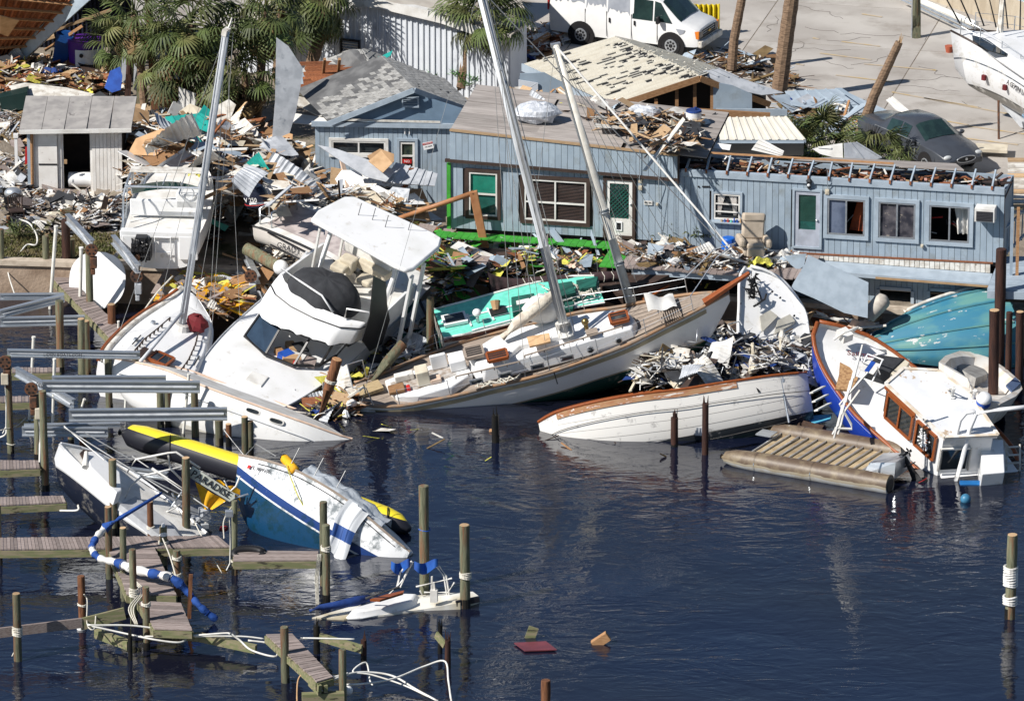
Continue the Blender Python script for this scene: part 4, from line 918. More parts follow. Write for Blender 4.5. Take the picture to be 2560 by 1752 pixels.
def cover(s,t):
 i=s*(len(bm)-1);k=min(int(i),len(bm)-2);P=bm[k].lerp(bm[k+1],i-k);a=t*6.28318
 hgt=.13+.06*math.sin(s*3)+(max(0,s-.62)/.38)**1.3*.85
 return P+V((.02*math.sin(a*3),math.cos(a)*.17*(1+.12*math.sin(s*60)),math.sin(a)*hgt+(max(0,s-.62)/.38)**1.3*(-.25)))
q=MB();q.grid(cover,44,14);q.build('sail_cover',C['sailcov'],CM,smooth=True)
q=MB();q.tube([b_+V((0,0,-.16))for b_ in bm[:5]],.07,8);q.build('boom',C['grille'],CM)
for k in range(9):
 s=.08+k*.065;q=MB();q.tube([cover(s,t/10)*1.0+V((0,-.01,0))for t in range(11)],.014,5);q.build('sail_tie',C['rope'],CM)
q=MB();dk=[CMF.on(x,y,2,1.2)for x,y in((1500,745),(1480,700),(1600,668),(1720,655),(1770,668),(1720,700),(1640,740),(1560,772))];q.slab(dk,.5);q.build('deck',C['brown'],CM)
for r_ in((1556,700,1.3),):
 o=MB();P=[CMF.on(x,y,2,1.36)for x,y in((1582,712),(1642,690),(1672,712),(1612,752))]
 for i in range(4):o.beam(P[i],P[(i+1)%4],.07,.06)
 for k in range(1,8):
  o.beam(P[0].lerp(P[1],k/8),P[3].lerp(P[2],k/8),.05,.02)
 for k in range(1,6):o.beam(P[0].lerp(P[3],k/6),P[1].lerp(P[2],k/6),.05,.02)
 g=o.build('hatch_grating',C['teak'],CM);q=MB();q.slab([p+V((0,0,-.04))for p in P],.03);q.build('hatch_pane',C['glass'],g)
q=MB()
for k in range(6):
 A_=CMF.on(1500+k*50,760-k*14,2,1.2);q.cone(A_,cb_.lerp(ct,.55+.45*(k%2)),.008,.008,4)
q.build('rigging',C['wire'],CM)
q=MB();q.cone(CMF.I@Yp(1392,118,yb+1.1),SLF.M.inverted()@V((0,0,0))if False else CMF.I@(SLF.M@V((st[-1][0]+.55,0,2.5))),.034,.034,8);q.build('forestay',C['white2'],CM)
for x,y in((1650,640),(1700,655),(1610,760),(1300,800)):q=MB();q.cone(ct,CMF.on(x,y,2,1.0),.009,.009,4);q.build('stay',C['wire'],CM)

# ---------------------------------------------------------------- the flybridge cruiser
CF=Frame(G(941,738,.6),(-118,-9,-16));CRZ=thing('motor_cruiser','white flybridge motor cruiser with smashed bow and charcoal helm cover','motorboat',M=CF.M)
def cz(x,y,z):return CF.on(x,y,2,z)
near=[(1091,700,1.45),(1070,742,1.42),(1040,790,1.4),(1005,828,1.38),(960,862,1.36),(910,888,1.35),(862,905,1.35)]
base=cz(1091,700,1.45);fo=cz(862,905,1.35)
xs=[0,1.5,3,4.5,6,7.5,9,10.2,11.2,12.2];x0_,y0_=base.x,base.y
hbv=[1.75,1.85,1.9,1.92,1.92,1.85,1.65,1.35,.95,.2];kz=[0,-.1,-.15,-.2,-.22,-.2,-.12,0,.2,.8];yc_=y0_-1.75
st=cat_rom([[x0_+x,yc_+h_,1.42-.0*x,yc_-h_,k]for x,h_,k in zip(xs,hbv,kz)],26)
hull_mesh(st,2.6,9).build('hull',C['white'],CRZ,smooth=40)
deck_mesh(st,.0,.10,0).build('deck',C['white'],CRZ,smooth=True)
for rb in rail(st,.025):rb.build('rub_rail',C['galv'],CRZ)
# deckhouse under the flybridge, with raked windscreen
W_=[cz(613,838,1.62),cz(664,884,1.62),cz(735,912,1.62),cz(800,912,1.62),cz(842,888,1.62)]
T_=[cz(650,785,2.35),cz(705,812,2.35),cz(775,845,2.35),cz(832,862,2.35),cz(875,850,2.35)]
aft=[V((x0_+2.8,yc_+1.55,1.5)),V((x0_+2.8,yc_-1.55,1.5))]
q=MB();q.slab([V((w.x,w.y,1.45))for w in W_]+[V((aft[0].x,aft[0].y,1.45)),V((aft[1].x,aft[1].y,1.45))],.03);q.build('cabin_sole',C['dark'],CRZ)
fm=MB()
for i in range(5):fm.beam(W_[i],T_[i],.06,.05)
fm.tube([w+V((.05,0,0))for w in W_],.05,6);fm.build('windscreen_frame',C['grille'],CRZ)
q=MB();q.slab([W_[0].lerp(W_[1],.04),W_[1].lerp(W_[0],.04),T_[1].lerp(T_[0],.04),T_[0].lerp(T_[1],.04)],.02);q.build('windscreen_pane',mat('smoky glass',(.03,.05,.08),r=.06,spec=.7),CRZ)
for pa,pb,pc,pd in((W_[4],aft[0],aft[0]+V((0,0,.9)),T_[4]),(W_[0],aft[1],aft[1]+V((0,0,.9)),T_[0])):
 q=MB();q.slab([pa,pb,pc,pd],.06);q.build('cabin_side',C['white'],CRZ)
for k in range(9):
 q=MB();c=cz(rnd.uniform(690,800),rnd.uniform(868,905),1.6);q.box(c,(rnd.uniform(.2,.5),rnd.uniform(.2,.6),rnd.uniform(.1,.25)),rz=rnd.uniform(0,3));q.build('cabin_clutter',C[['ply','charcoal','wood','grey_wood','white2','red','cardb','charcoal','royal'][k]],CRZ)
# flybridge body: outline traced, sweeping forward visor with torn edge
coam=[(704,676),(724,668),(790,640),(870,650),(1010,690),(1000,740),(960,790),(930,806),(870,800),(800,770),(745,735),(712,704)]
lip=[(642,775),(650,752),(690,700),(712,672)]
F0=[cz(x,y,3.15)for x,y in((703,682),(712,704),(745,735),(800,770),(870,798),(915,806),(945,800))]
F1=[cz(x,y,2.45)for x,y in((642,772),(655,795),(700,824),(760,846),(820,864),(880,862),(925,835))]
def visor(s,t):
 i=s*6;k=min(int(i),5);a_,c_=F0[k].lerp(F0[k+1],i-k),F1[k].lerp(F1[k+1],i-k);P=a_.lerp(c_,t);P.z+=.13*math.sin(t*3.14)
 if t>.99 and .25<s<.97:P+=(a_-c_)*rnd.uniform(0,.10)
 return P
q=MB();q.grid(visor,36,10);q.build('visor',C['white'],CRZ,smooth=True)
q=MB();q.tube([visor(s/30,.45)+V((.015,0,.02))for s in range(31)],.022,5);q.build('visor_line',C['grille'],CRZ)
q=MB();q.grid(lambda s,t:visor(s,.98).lerp(V((T_[min(4,int(s*4))].x-.3,visor(s,.98).y*.9+yc_*.1,2.3)),t),24,2);q.build('visor_underside',C['charcoal'],CRZ)
A1,A2=cz(945,800,3.15),cz(703,682,3.15);back1,back2=V((x0_+3.0,A1.y-.1,3.1)),V((x0_+3.0,A2.y+.1,3.1))
for pa,pb in((A1,back1),(A2,back2)):
 q=MB();q.slab([pa,pb,pb-V((0,0,.75)),pa-V((0,0,.75))],.08,nrm=(0,1 if pa is A1 else-1,0));q.build('bridge_side',C['white'],CRZ)
q=MB();q.slab([V((F0[1].x,F0[1].y,2.45)),V((F0[3].x,F0[3].y,2.45)),V((F0[5].x,F0[5].y,2.45)),V((back1.x-.3,back1.y,2.45)),V((back2.x-.3,back2.y,2.45))],.08,nrm=(0,0,1));q.build('bridge_deck',C['white2'],CRZ)
# torn hole in the port side
q=MB();H_=[CF.on(x,y,1,A1.y+.09)for x,y in((935,690),(965,705),(968,760),(975,800),(955,860),(925,878),(905,850),(925,790))];q.slab(H_,.03,nrm=(0,1,0));q.build('burst_hole',C['black'],CRZ)
# charcoal cover over the helm, rail, seats
cc=cz(812,725,3.2)
def helm(s,t):
 a=s*6.28318;r=math.sin(t*1.5708)**.6;return cc+V((math.cos(a)*.95*r*(1+.08*math.sin(a*5)),math.sin(a)*1.25*r,.75*math.cos(t*1.5708)+.04*math.sin(a*9)*r-.3))
q=MB();q.grid(helm,36,10);q.build('helm_cover',C['charcoal'],CRZ,smooth=True)
q=MB();q.tube([cz(700,690,3.2)+V((0,0,.28)),cz(745,728,3.2)+V((0,0,.38)),cz(800,764,3.2)+V((0,0,.38)),cz(832,782,3.2)+V((0,0,.02))],.03,8);q.tube([cz(862,795,3.2),cz(862,795,3.2)+V((0,0,.35)),cz(920,800,3.2)+V((0,0,.3)),cz(925,806,3.2)],.03,8);q.build('bridge_rail',C['white'],CRZ,smooth=True)
for x,y,d in((870,660,(.45,.5,.5)),(850,668,(.5,.5,.2)),(915,700,(.55,.5,.2))):q=MB();q.box(cz(x,y,2.9),d);q.build('seat',C['cream'],CRZ,bev=.06)
q=MB();a_,c_=cz(868,600,3.3),cz(985,660,3.3);q.beam(a_,c_,.35,.6);q.build('bench_back',C['white2'],CRZ,bev=.05)
q=MB();a_,c_=cz(905,650,2.95),cz(975,690,2.95);q.beam(a_,c_,.6,.3);q.build('bench_seat',C['cream'],CRZ,bev=.05)
# hardtop with overhanging plates and the arch under it
HT=4.75
Hc=[cz(x,y,HT)for x,y in((774,562),(792,540),(858,506),(884,506),(1080,596),(1102,610),(1096,632),(1032,686),(1012,690),(985,680))]
q=MB();q.slab([h_+V((0,0,.08))for h_ in Hc],.16);q.build('hardtop',C['white'],CRZ,smooth=30,bev=.06)
arch=[cz(790,700,2.9),cz(808,640,3.9),CF.on(830,570,2,HT-.1),CF.on(880,545,2,HT+.05),CF.on(990,592,2,HT+.05),CF.on(1000,615,2,HT-.3),cz(985,690,3.6),cz(960,760,2.7)]
A_=[V((arch[0].x,arch[0].y,2.7)),arch[1],arch[2],arch[3],arch[4],arch[5],arch[6],arch[7]]
q=MB();q.tube(A_,.1,8,flat=.8);q.build('arch',C['white'],CRZ,smooth=True)
for x,y in((1030,690),(1060,660)):q=MB();P=cz(x,y,HT-.1);q.beam(P,V((P.x,P.y,1.9)),.16,.08);q.build('hardtop_post',C['white'],CRZ)
for x,y in((800,570),(870,530)):q=MB();P=cz(x,y,HT-.1);q.beam(P,V((P.x,P.y,2.5)),.1,.06);q.build('hardtop_post',C['white2'],CRZ)
for x,y in((893,548),(928,560),(960,578),(1018,585)):q=MB();P=cz(x,y,HT+.08);q.cone(P,P+V((.02,.05,.62)),.012,.012,5);q.cone(P,P+V((0,0,.05)),.06,.05,8);q.build('aerial',C['grille'],CRZ)
q=MB();P=cz(1010,775,1.5);q.cone(P,P+V((0,0,.4)),.2,.26,14);q.build('bucket',mat('dark teal plastic',(.01,.14,.16),r=.5),CRZ,smooth=30)
# foredeck hatch and the smashed bow edge
q,_=prism(CF,[(611,949),(631,926),(672,941),(653,965)],1.56,1.5,1.02);q.build('deck_hatch',C['white2'],CRZ,bev=.02)
for k in range(46):
 x=640+k*4.2;y=1032-k*2.6+rnd.uniform(-6,6);P=cz(x,y,rnd.uniform(.7,1.45));q=MB();s_=rnd.uniform(.12,.34)
 q.slab([P,P+V((s_,rnd.uniform(-.1,.2),rnd.uniform(-.1,.1))),P+V((s_*.6,s_,rnd.uniform(-.25,.1))),P+V((-.1,s_*.8,-.15))],.02);q.build('torn_shard',C[rnd.choice(['white','ply','charcoal','wood','white2','redwood'])],CRZ)
q=MB();hr_=[(545,905),(580,862),(600,845)]
def P3(F,x,y,z=0.):return F.on(x,y,2,z)
def oval(F,root,x,y,w,h,side=1,yy=None,name='port'):
 q=MB();P=F.on(x,y,1,yy)
 for k_,(sw,d,mi)in enumerate(((1.0,.0,0),(.8,.012,1))):
  vs=[];n=18
  for i in range(n):
   a=6.28318*i/n;vs.append(P+V((math.copysign(abs(math.cos(a))**.6,math.cos(a))*w/2*sw,side*(.03+d),math.copysign(abs(math.sin(a))**.6,math.sin(a))*h/2*(sw-.0 if k_==0 else .7))))
  q.slab(vs,.03,mi=mi,nrm=(0,side,0))
 return q.build(name,[C['white2'],C['glass']],root)
# ---------------------------------------------------------------- white hull sinking in front of the cruiser
HLF=FrameA((0,.8,1.0),880,1098,0.0,(163,12,18));HL=thing('sunken_sloop','white sloop hull with oval black ports, its stern under water behind the lift beams','sailboat',M=HLF.M)
near=[(880,1098,1.0),(840,1086,1.0),(777,1063,1.0),(714,1041,1.0),(645,1016,1.05),(573,990,1.1),(501,963,1.2),(419,928,1.35),(330,905,1.55),(237,890,1.75)]
st=hull_from(HLF,near,[.8,1.0,1.3,1.45,1.5,1.5,1.4,1.15,.7,.03],[.2,.0,-.3,-.5,-.6,-.65,-.6,-.4,0,1.2],side=1,n=26,ax=1)
hull_mesh(st,2.6,9).build('hull',bands('white hull paint',[-.05],[(.62,.60,.54),(.80,.80,.79)],r=.3),HL,smooth=40)
deck_mesh(st,.03).build('deck',C['white2'],HL)
for rb in rail(st,.035):rb.build('toe_rail',C['pinkish'],HL)
yn=1.47
for x,y in((632,1027),(691,1052)):oval(HLF,HL,x,y,.5,.17,1,yy=yn)
q=MB();q.tube([(s[0],s[1]+.012,s[2]-.42)for s in st[:-3]],.012,4);q.build('styling_line',C['galv'],HL)
# ---------------------------------------------------------------- deck boat with the tall left mast
DBF=Frame(G(245,935,.35),(66,4,15));DB=thing('masted_sailboat','white decked sailboat with tall bare silver mast and red brown toe rail under broken planks','sailboat',M=DBF.M)
L_=[(228,915,1.0),(238,890,1.0),(262,860,1.0),(310,815,1.0),(355,782,1.05),(405,752,1.15),(440,728,1.3)]
Rt=[(470,975),(480,955),(500,930),(520,890),(535,850),(530,800),(500,745)]
rows=[]
for(x,y,z),(x2,y2)in zip(L_,Rt):
 a_,c_=P3(DBF,x,y,z),P3(DBF,x2,y2,z);rows.append([(a_.x+c_.x)/2,a_.y,z,c_.y,-.6])
rows.sort(key=lambda r:r[0]);st=cat_rom(rows,20)
hull_mesh(st,2.4,8).build('hull',C['white'],DB,smooth=40);deck_mesh(st,.02,.14).build('deck',C['white'],DB,smooth=True)
rb=rail(st,.06,both=False)[0];rb.build('toe_rail',C['teak'],DB)
q=MB();q.tube([(s[0],s[1]-.16,s[2]+.05)for s in st],.09,6,flat=.6);q.build('bulwark',C['dirtywhite'],DB,smooth=True)
q,_=prism(DBF,[(300,880),(345,835),(410,790),(470,762),(515,790),(528,825),(515,880),(492,930),(470,962),(430,945),(360,905)],1.45,.95,1.05);q.build('cabin',C['white'],DB,smooth=30,bev=.08)
for pts in(((337,880),(358,855),(392,828),(424,800)),((444,940),(470,905),(488,865),(497,826))):
 P=[P3(DBF,x,y,1.5)for x,y in pts];q=MB();q.tube([p+V((0,0,.09))for p in P],.022,5)
 for k in range(10):i=min(2,int(k*.3));c=P[i].lerp(P[i+1],k*.3-i if k<9 else 1);q.cone(c-V((0,0,.03)),c+V((0,0,.09)),.03,.03,5)
 q.build('handrail',C['brown'],DB)
h_=hatch(DBF,DB,402,901,1.52,.62,.62,1);q=MB();c=P3(DBF,372,890,1.5);q.slab([c+V((-.3,-.25,.02)),c+V((.35,-.3,.02)),c+V((.35,.35,.05)),c+V((-.3,.35,.05))],.02);q.build('companionway',C['brown'],DB)
for x,y in((383,807),(512,853),(340,850),(495,895)):q=MB();c=P3(DBF,x,y,1.47);q.cone(c,c+V((0,0,.06)),.09,.07,10);q.build('deck_fitting',C['alu'],DB)
for(x,y),(u_,w_)in(((331,860),(352,838)),((485,913),(498,890))):q=MB();q.cone(P3(DBF,x,y,1.52),P3(DBF,u_,w_,1.52),.02,.02,5);q.build('winch_handle',C['grille'],DB)
m0=P3(DBF,454,818,1.5);ym=(DBF.M@m0).y;m1=DBF.I@Yp(565,80,ym+1.0)
q=MB();q.tube([m0,m0.lerp(m1,.5),m1],.115,14,flat=.75);mast=q.build('mast',C['mastm'],DB,smooth=True)
for o_ in(.05,-.05):q=MB();q.tube([m0+V((-.12,o_,.2)),m1+V((-.1,o_,0))],.018,5);q.build('mast_groove',C['galv'],mast)
q=MB();q.cone(m0-V((0,0,.08)),m0+V((0,0,.12)),.3,.22,12);q.build('mast_foot',C['white2'],mast)
q=MB();q.box(m1,(.3,.16,.2));q.tube([m1,m1+V((.2,0,.2)),m1+V((.5,.1,.25))],.03,5);q.build('masthead',C['dirtywhite'],mast)
q=MB();q.tube([m1+V((.1,.1,0)),m1.lerp(m0,.5)+V((.45,-.3,0)),P3(DBF,490,770,1.5)],.008,4);q.tube([m1+V((.1,-.2,0)),m0+V((.3,-.9,0))],.008,4)
for x,y in((399,757),(300,825),(520,850),(600,800)):q.cone(P3(DBF,x,y,1.1),m1,.008,.008,4)
q.build('rigging',C['wire'],DB)
q=MB();q.cone(P3(DBF,350,905,1.6),DBF.I@Yp(454,783,ym-.15),.055,.055,8);q.build('spinnaker_pole',C['mastm'],DB,smooth=True)
q=MB();c=m0+V((.15,-.42,.25));q.ball(c,.36,10,6,(.7,1,.8),wob=.16);q.build('winch_cover',C['maroon'],DB)
# ---------------------------------------------------------------- centre console boat hanging on the lift, seen from astern
LBF=Frame(G(402,672,1.7),(85,3,0));LBt=thing('lift_boat','white powerboat with grey framed hardtop hanging on the boat lift','motorboat',M=LBF.M)
st=cat_rom([[0,1.28,1.25,-1.28,0],[1,1.32,1.25,-1.32,0],[3,1.3,1.3,-1.3,0],[5,.95,1.45,-.95,.15],[6.6,.05,1.7,-.05,1.2]],18)
hull_mesh(st,3.2,7).build('hull',C['white'],LBt,smooth=40);deck_mesh(st,.12,.0).build('deck',C['white2'],LBt)
q=MB();q.box((.05,0,1.18),(.3,2.5,.22));q.box((-.05,-.9,.75),(.12,.6,.8));q.box((-.05,.95,.75),(.12,.5,.8));q.build('transom',C['white'],LBt,bev=.03)
q=MB();q.box((1.5,0,1.5),(.1,2.3,.55));q.box((1.7,-.7,1.75),(.5,.75,.5));q.build('dashboard',C['white'],LBt,bev=.04)
q=MB();q.grid(lambda s,t:(2.0+.9*math.sin(s*3.14)*.6-t*.25,1.15-2.3*s,1.75+.35*t),10,1);ws=q.build('windscreen',C['gglass'],LBt)
for k in range(4):q=MB();y=1.15-2.3*k/3;x=2.0+.54*math.sin(k/3*3.14);q.cone((x,y,1.75),(x-.25,y,2.12),.022,.022,5);q.build('screen_frame',C['alu'],ws)
fr=MB()
for y in(-1.22,1.22):fr.tube([(.3,y,1.2),(.6,y,2.2),(.9,y*.95,2.5),(2.4,y*.95,2.5),(2.6,y,1.9)],.04,6);fr.tube([(1.0,y,1.3),(1.2,y*.95,2.5)],.03,6)
fr.tube([(.8,-1.2,2.45),(.8,1.2,2.45)],.04,6);fr.tube([(2.4,-1.2,2.5),(2.4,1.2,2.5)],.04,6)
for y in(-.6,0,.6):fr.tube([(.9,y,2.5),(2.4,y,2.5)],.02,5)
fr.build('hardtop_frame',C['alu'],LBt)
q=MB();q.slab([(1.9,-1.2,2.56),(2.4,-1.2,2.56),(2.4,1.2,2.56),(1.9,1.2,2.56)],.05);q.build('hardtop',C['dirtywhite'],LBt,bev=.02)
eng=thing('inboard_engine','black greasy engine exposed at the stern of the boat on the lift','engine',M=LBF.M@Matrix.Translation(V((-.3,.55,.75))))
q=MB();q.box((0,0,0),(.5,.6,.55));q.box((0,0,.35),(.35,.35,.2))
for k in range(22):q.tube([(-.28,rnd.uniform(-.3,.3),rnd.uniform(-.3,.3)),(-.34,rnd.uniform(-.3,.3),rnd.uniform(-.3,.4)),(-.1,rnd.uniform(-.3,.3),.4)],.025,5)
for k in range(5):q.cone((-.3,-.25+k*.12,.1),(-.38,-.25+k*.12,.1),.05,.05,8)
q.build('block',C['grille'],eng);q=MB();q.cone((-.3,.1,-.15),(-.42,.1,-.15),.1,.1,10);q.build('pulley',C['rust'],eng)
q=MB();q.tube([(-.1,-.35,.35),(-.1,-.35,1.1),(-.1,.15,1.1),(-.1,.15,.35)],.03,6);q.tube([(-.1,-.35,.6),(-.1,.15,.6)],.025,6);q.build('stern_ladder',C['white'],LBt)
q=MB();c=V((1.4,-.72,2.05));q.tube([c+V((0,.2*math.cos(a),.2*math.sin(a)))for a in np.linspace(0,6.28,15)],.018,5);q.beam(c+V((0,-.2,0)),c+V((0,.2,0)),.02);q.build('steering_wheel',C['alu'],LBt)
# rounded white hull shell standing by the dock
RF=Frame(G(240,758,.35),(80,66,0));RH=thing('overturned_dinghy','round white dinghy hull tipped on end behind the lift post','dinghy',M=RF.M)
pw=lambda s:.92*max(0,1-abs(2*s-1)**2.5)**.5
q=MB();q.grid(lambda s,t:(s*1.85-.2,math.cos(t*3.14159)*pw(s),-.45*math.sin(t*3.14159)*(pw(s)+.01)),26,16);q.build('hull',C['white'],RH,smooth=True)
q=MB();q.slab([(s*1.85-.2,sg*pw(s)*.99,.02)for sg,rg in((1,np.linspace(0.01,.99,20)),(-1,np.linspace(.99,.01,20)))for s in rg],.05);q.build('floor',C['white'],RH)
bd_=MB();bd_.slab([Yp(x,y,4.2)for x,y in((298,622),(284,700),(254,727),(268,655))],.03);tag(bd_.build('grey_board',mat('grey board',(.30,.29,.29),r=.7)),'bent grey board leaning against the round white dinghy hull','board')
# ---------------------------------------------------------------- small white fishing boat with outboard
GF=Frame(G(640,612,2.15),(-33,-7,10));GB=thing('fishing_boat','small white fishing boat with lettered side and black outboard motor','motorboat',M=GF.M)
near=[(632,566,.95),(660,574,.95),(700,590,.98),(750,612,1.02),(800,636,1.08),(850,662,1.15),(890,684,1.25)]
st=hull_from(GF,near,[1.05,1.1,1.12,1.12,1.05,.8,.3],[.1,.05,.05,.05,.1,.2,.7],side=-1,n=16)
hull_mesh(st,3.0,7).build('hull',bands('two tone hull',[.30],[(.03,.04,.06),(.72,.68,.64)],r=.35),GB,smooth=40)
deck_mesh(st,.0,.0,0).build('deck',C['white2'],GB)
for rb in rail(st,.04):rb.build('rub_rail',C['grille'],GB)
deck_mesh(st,-.015,.0,.16,1,-2).build('cockpit',mat('grey pink cockpit liner',(.50,.44,.42),(.35,.30,.29),r=.6),GB)
yg=st[6][1]-.02
text('GRADY-WHITE','lettering',GB,C['ink'],.27,axes((st[6][0]+.25,st[6][1]-.035,.74),(1,0.02,-.0),(0,.18,1)),.004)
q=MB();q.beam((st[2][0],st[2][1]-.03,.93),(st[11][0],st[11][1]-.03,.95),.03,.05);q.beam((st[2][0]+.1,st[2][1]-.03,.52),(st[11][0],st[11][1]-.03,.6),.03,.04);q.build('stripe',C['ink'],GB)
for k in(0,1):
 o_=-.55 if k==0 else .35;q=MB();x0=st[0][0]+.1;yy=(st[0][1]+st[0][3])/2
 for dx in(0,.45):q.tube([(x0+dx,yy+o_-.25,.9),(x0+dx,yy+o_-.25,1.5),(x0+dx,yy+o_+.25,1.5),(x0+dx,yy+o_+.25,.9)],.03,6)
 q.tube([(x0,yy+o_-.25,1.3),(x0+.45,yy+o_-.25,1.3)],.025,6);q.build('stern_rail',C['alu'],GB,smooth=True)
def outboard(M,lbl,cowl,txt=None,s=1.0,name='outboard_motor'):
 r=thing(name,lbl,'outboard motor',M=M@Matrix.Scale(s,4))
 q=MB();q.grid(lambda u,t:(.38*math.cos(u*6.283)*(1-.3*t**3)*1.0,.26*math.copysign(abs(math.sin(u*6.283))**.7,math.sin(u*6.283))*(1-.35*t**3),.1+.55*t),20,6)
 q.slab([(.27*math.cos(a),.17*math.sin(a),.651)for a in np.linspace(0,6.0,14)],.02);q.build('cowling',cowl,r,smooth=40)
 q=MB();q.tube([(.0,0,.12),(.02,0,-.3),(.04,0,-.9)],.1,8,rs=[.2,.13,.09],flat=.6);q.box((-.02,0,-.55),(.42,.2,.04));q.ball((.02,0,-1.0),.1,10,6,(2.4,.8,.8));q.slab([(-.1,.01,-1.05),(.1,.01,-1.05),(.0,.01,-1.3)],.02,nrm=(0,1,0));q.build('leg',C['grille'],r,smooth=40)
 for k in range(3):q=MB();a=k*2.09;c=V((-.24,0,-1.0));d=V((0,math.cos(a),math.sin(a)));e=V((0,-math.sin(a),math.cos(a)));q.slab([c,c+d*.08+e*.06,c+d*.19+e*.05,c+d*.19-e*.05,c+d*.07-e*.05],.012,nrm=(1,.3,0));q.build('propeller_blade',C['grille'],r)
 q=MB();q.tube([(.384*math.cos(a),.265*math.copysign(abs(math.sin(a))**.7,math.sin(a)),.17)for a in np.linspace(0,6.28,21)],.012,4);q.build('stripe',C['red'],r)
 if txt:
  for sg in(1,-1):text(txt,'lettering',r,C['white'],.19,axes((0,sg*.262,.33),(-sg,0,0),(0,0,1)),.006)
 return r
outboard(GF.M@Matrix.Translation(V((st[0][0]-.42,(st[0][1]+st[0][3])/2-.1,1.05)))@Matrix.Rotation(R(-18),4,'Y'),'large black outboard with red stripe on the stern of the small white fishing boat',mat('black cowling',(.012,.014,.03),r=.25),'V 250',1.15)
q=MB();q.cone(Yp(616,622,3.6),Yp(700,668,2.6),.2,.2,14);pf_=q.build('fallen_piling',C['pile'],None,smooth=40);tag(pf_,'fallen greenish piling with rounded white cap below the small fishing boat','piling')
q=MB();c=Yp(702,669,2.55);q.ball(c,.25,14,8);q.build('cap',C['white'],pf_,smooth=True)
# ---------------------------------------------------------------- aqua decked yacht behind the sloop
AQF=Frame(G(1107,866,.7),(10,9,16));AQ=thing('aqua_deck_yacht','wrecked yacht with aqua green deck and dark green canvas behind the large sloop','sailboat',M=AQF.M)
near=[(1109,846,.9),(1180,833,.9),(1270,811,.9),(1370,785,.9),(1450,768,.9),(1512,757,.9)]
st=hull_from(AQF,near,[.8,.85,.88,.88,.85,.75],[-.3,-.4,-.45,-.45,-.4,-.2],side=-1,n=16)
hull_mesh(st,3.0,6).build('hull',bands('aqua boat sides',[.2,.72],[(.03,.10,.08),(.70,.68,.62),(.09,.03,.025)],r=.4),AQ,smooth=40)
deck_mesh(st,.0,.03).build('deck',C['aqua'],AQ)
for rb in rail(st,.035):rb.build('toe_rail',C['white2'],AQ)
for a_,c_ in(((1103,806),(1300,760)),((1180,826),(1500,742)),((1218,770),(1235,800)),((1168,785),(1178,815)),((1430,735),(1440,766))):
 q=MB();A_,B_=P3(AQF,*a_,.95),P3(AQF,*c_,.95);q.beam(A_,B_,.06,.02);q.build('white_stripe',C['white'],AQ)
q=MB();c=P3(AQF,1137,802,.95);q.box(c+V((0,0,.06)),(.75,.55,.1));h_=q.build('hatch',C['white'],AQ);q=MB();q.box(c+V((0,0,.12)),(.6,.4,.03));q.build('pane',C['glass'],h_)
for(pts,z)in(([(1278,742),(1335,732),(1338,760),(1282,778)],1.15),([(1392,708),(1430,702),(1440,730),(1395,742)],1.3),([(1412,755),(1435,752),(1433,770),(1410,773)],1.1),([(1440,700),(1495,690),(1490,715),(1450,722)],1.25)):q,_=prism(AQF,pts,z,.93,1.05);q.build('green_hatch',C['dgreen'],AQ,bev=.02)
q,_=prism(AQF,[(1290,752),(1322,745),(1324,754),(1292,762)],1.18,1.15,1);q.build('label_plate',C['white2'],AQ)
q=MB();c=P3(AQF,1195,805,.95);q.tube([c,c+V((0,0,.3))],.12,10,rs=[.05,.05]);q.ball(c+V((0,0,.36)),.14,10,7,(1,1,.9));q.build('dome',C['white'],AQ,smooth=True)
q=MB();q.cone(P3(AQF,1240,775,1),P3(AQF,1238,752,1.2),.1,.16,8);q.box(P3(AQF,1245,778,1),(.5,.35,.06),mi=1);q.build('mast_stub',[C['ply'],C['grille']],AQ)
for k in range(26):
 q=MB();c=P3(AQF,rnd.uniform(1380,1480),rnd.uniform(715,750),1.0);q.tube([c+V((rnd.uniform(-.4,.4),rnd.uniform(-.3,.3),rnd.uniform(.02,.2)))for _ in range(4)],.022,4);q.build('line',C['rope'],AQ)
# ---------------------------------------------------------------- white carvel boat with varnished rail, right of the sloop
WRF=FrameA((0,.7,1.55),2016,932,1.75,(186,-9.5,19));WR=thing('carvel_boat','old white planked boat with peeling paint and varnished rail lying half sunk','boat',M=WRF.M)
near=[(2016,932,1.55),(1994,934,1.5),(1930,940,1.4),(1860,950,1.35),(1780,962,1.3),(1700,975,1.3),(1610,985,1.32),(1530,998,1.4),(1450,1015,1.5),(1385,1034,1.65),(1346,1056,1.8)]
st=hull_from(WRF,near,[.7,.95,1.2,1.35,1.4,1.4,1.35,1.2,.9,.5,.03],[.1,-.1,-.25,-.3,-.35,-.35,-.3,-.2,0,.3,.9],side=1,n=30,ax=1)
pm=bands('peeling white paint',[.1,.38],[(.01,.03,.03),(.02,.025,.03),(.74,.72,.68)],r=.5,dirt=(.30,.29,.28),dlo=.58,dhi=.66)
hull_mesh(st,2.6,9).build('hull',pm,WR,smooth=40);deck_mesh(st,.12,.0).build('deck',C['brown'],WR)
q=MB()
for k in range(1,8):  # plank seams proud of the hull
 t=k/8;a=(1-t)*0+t*1.25
 q.tube([(s[0],(s[1]+s[3])/2+(s[1]-s[3])/2*math.cos(a)**(2/2.6)-.001,s[2]-(s[2]-s[4])*math.sin(a)**(2/2.6))for s in st[1:-2]],.005,4)
q.build('plank_seam',mat('open seam',(.20,.19,.18),r=.9),WR)
q=MB();S=st[8:-2];top=[(s[0],s[1]+.02,s[2]-.0)for s in S];bot=[(s[0],s[1]+.03,s[2]-.2)for s in S]
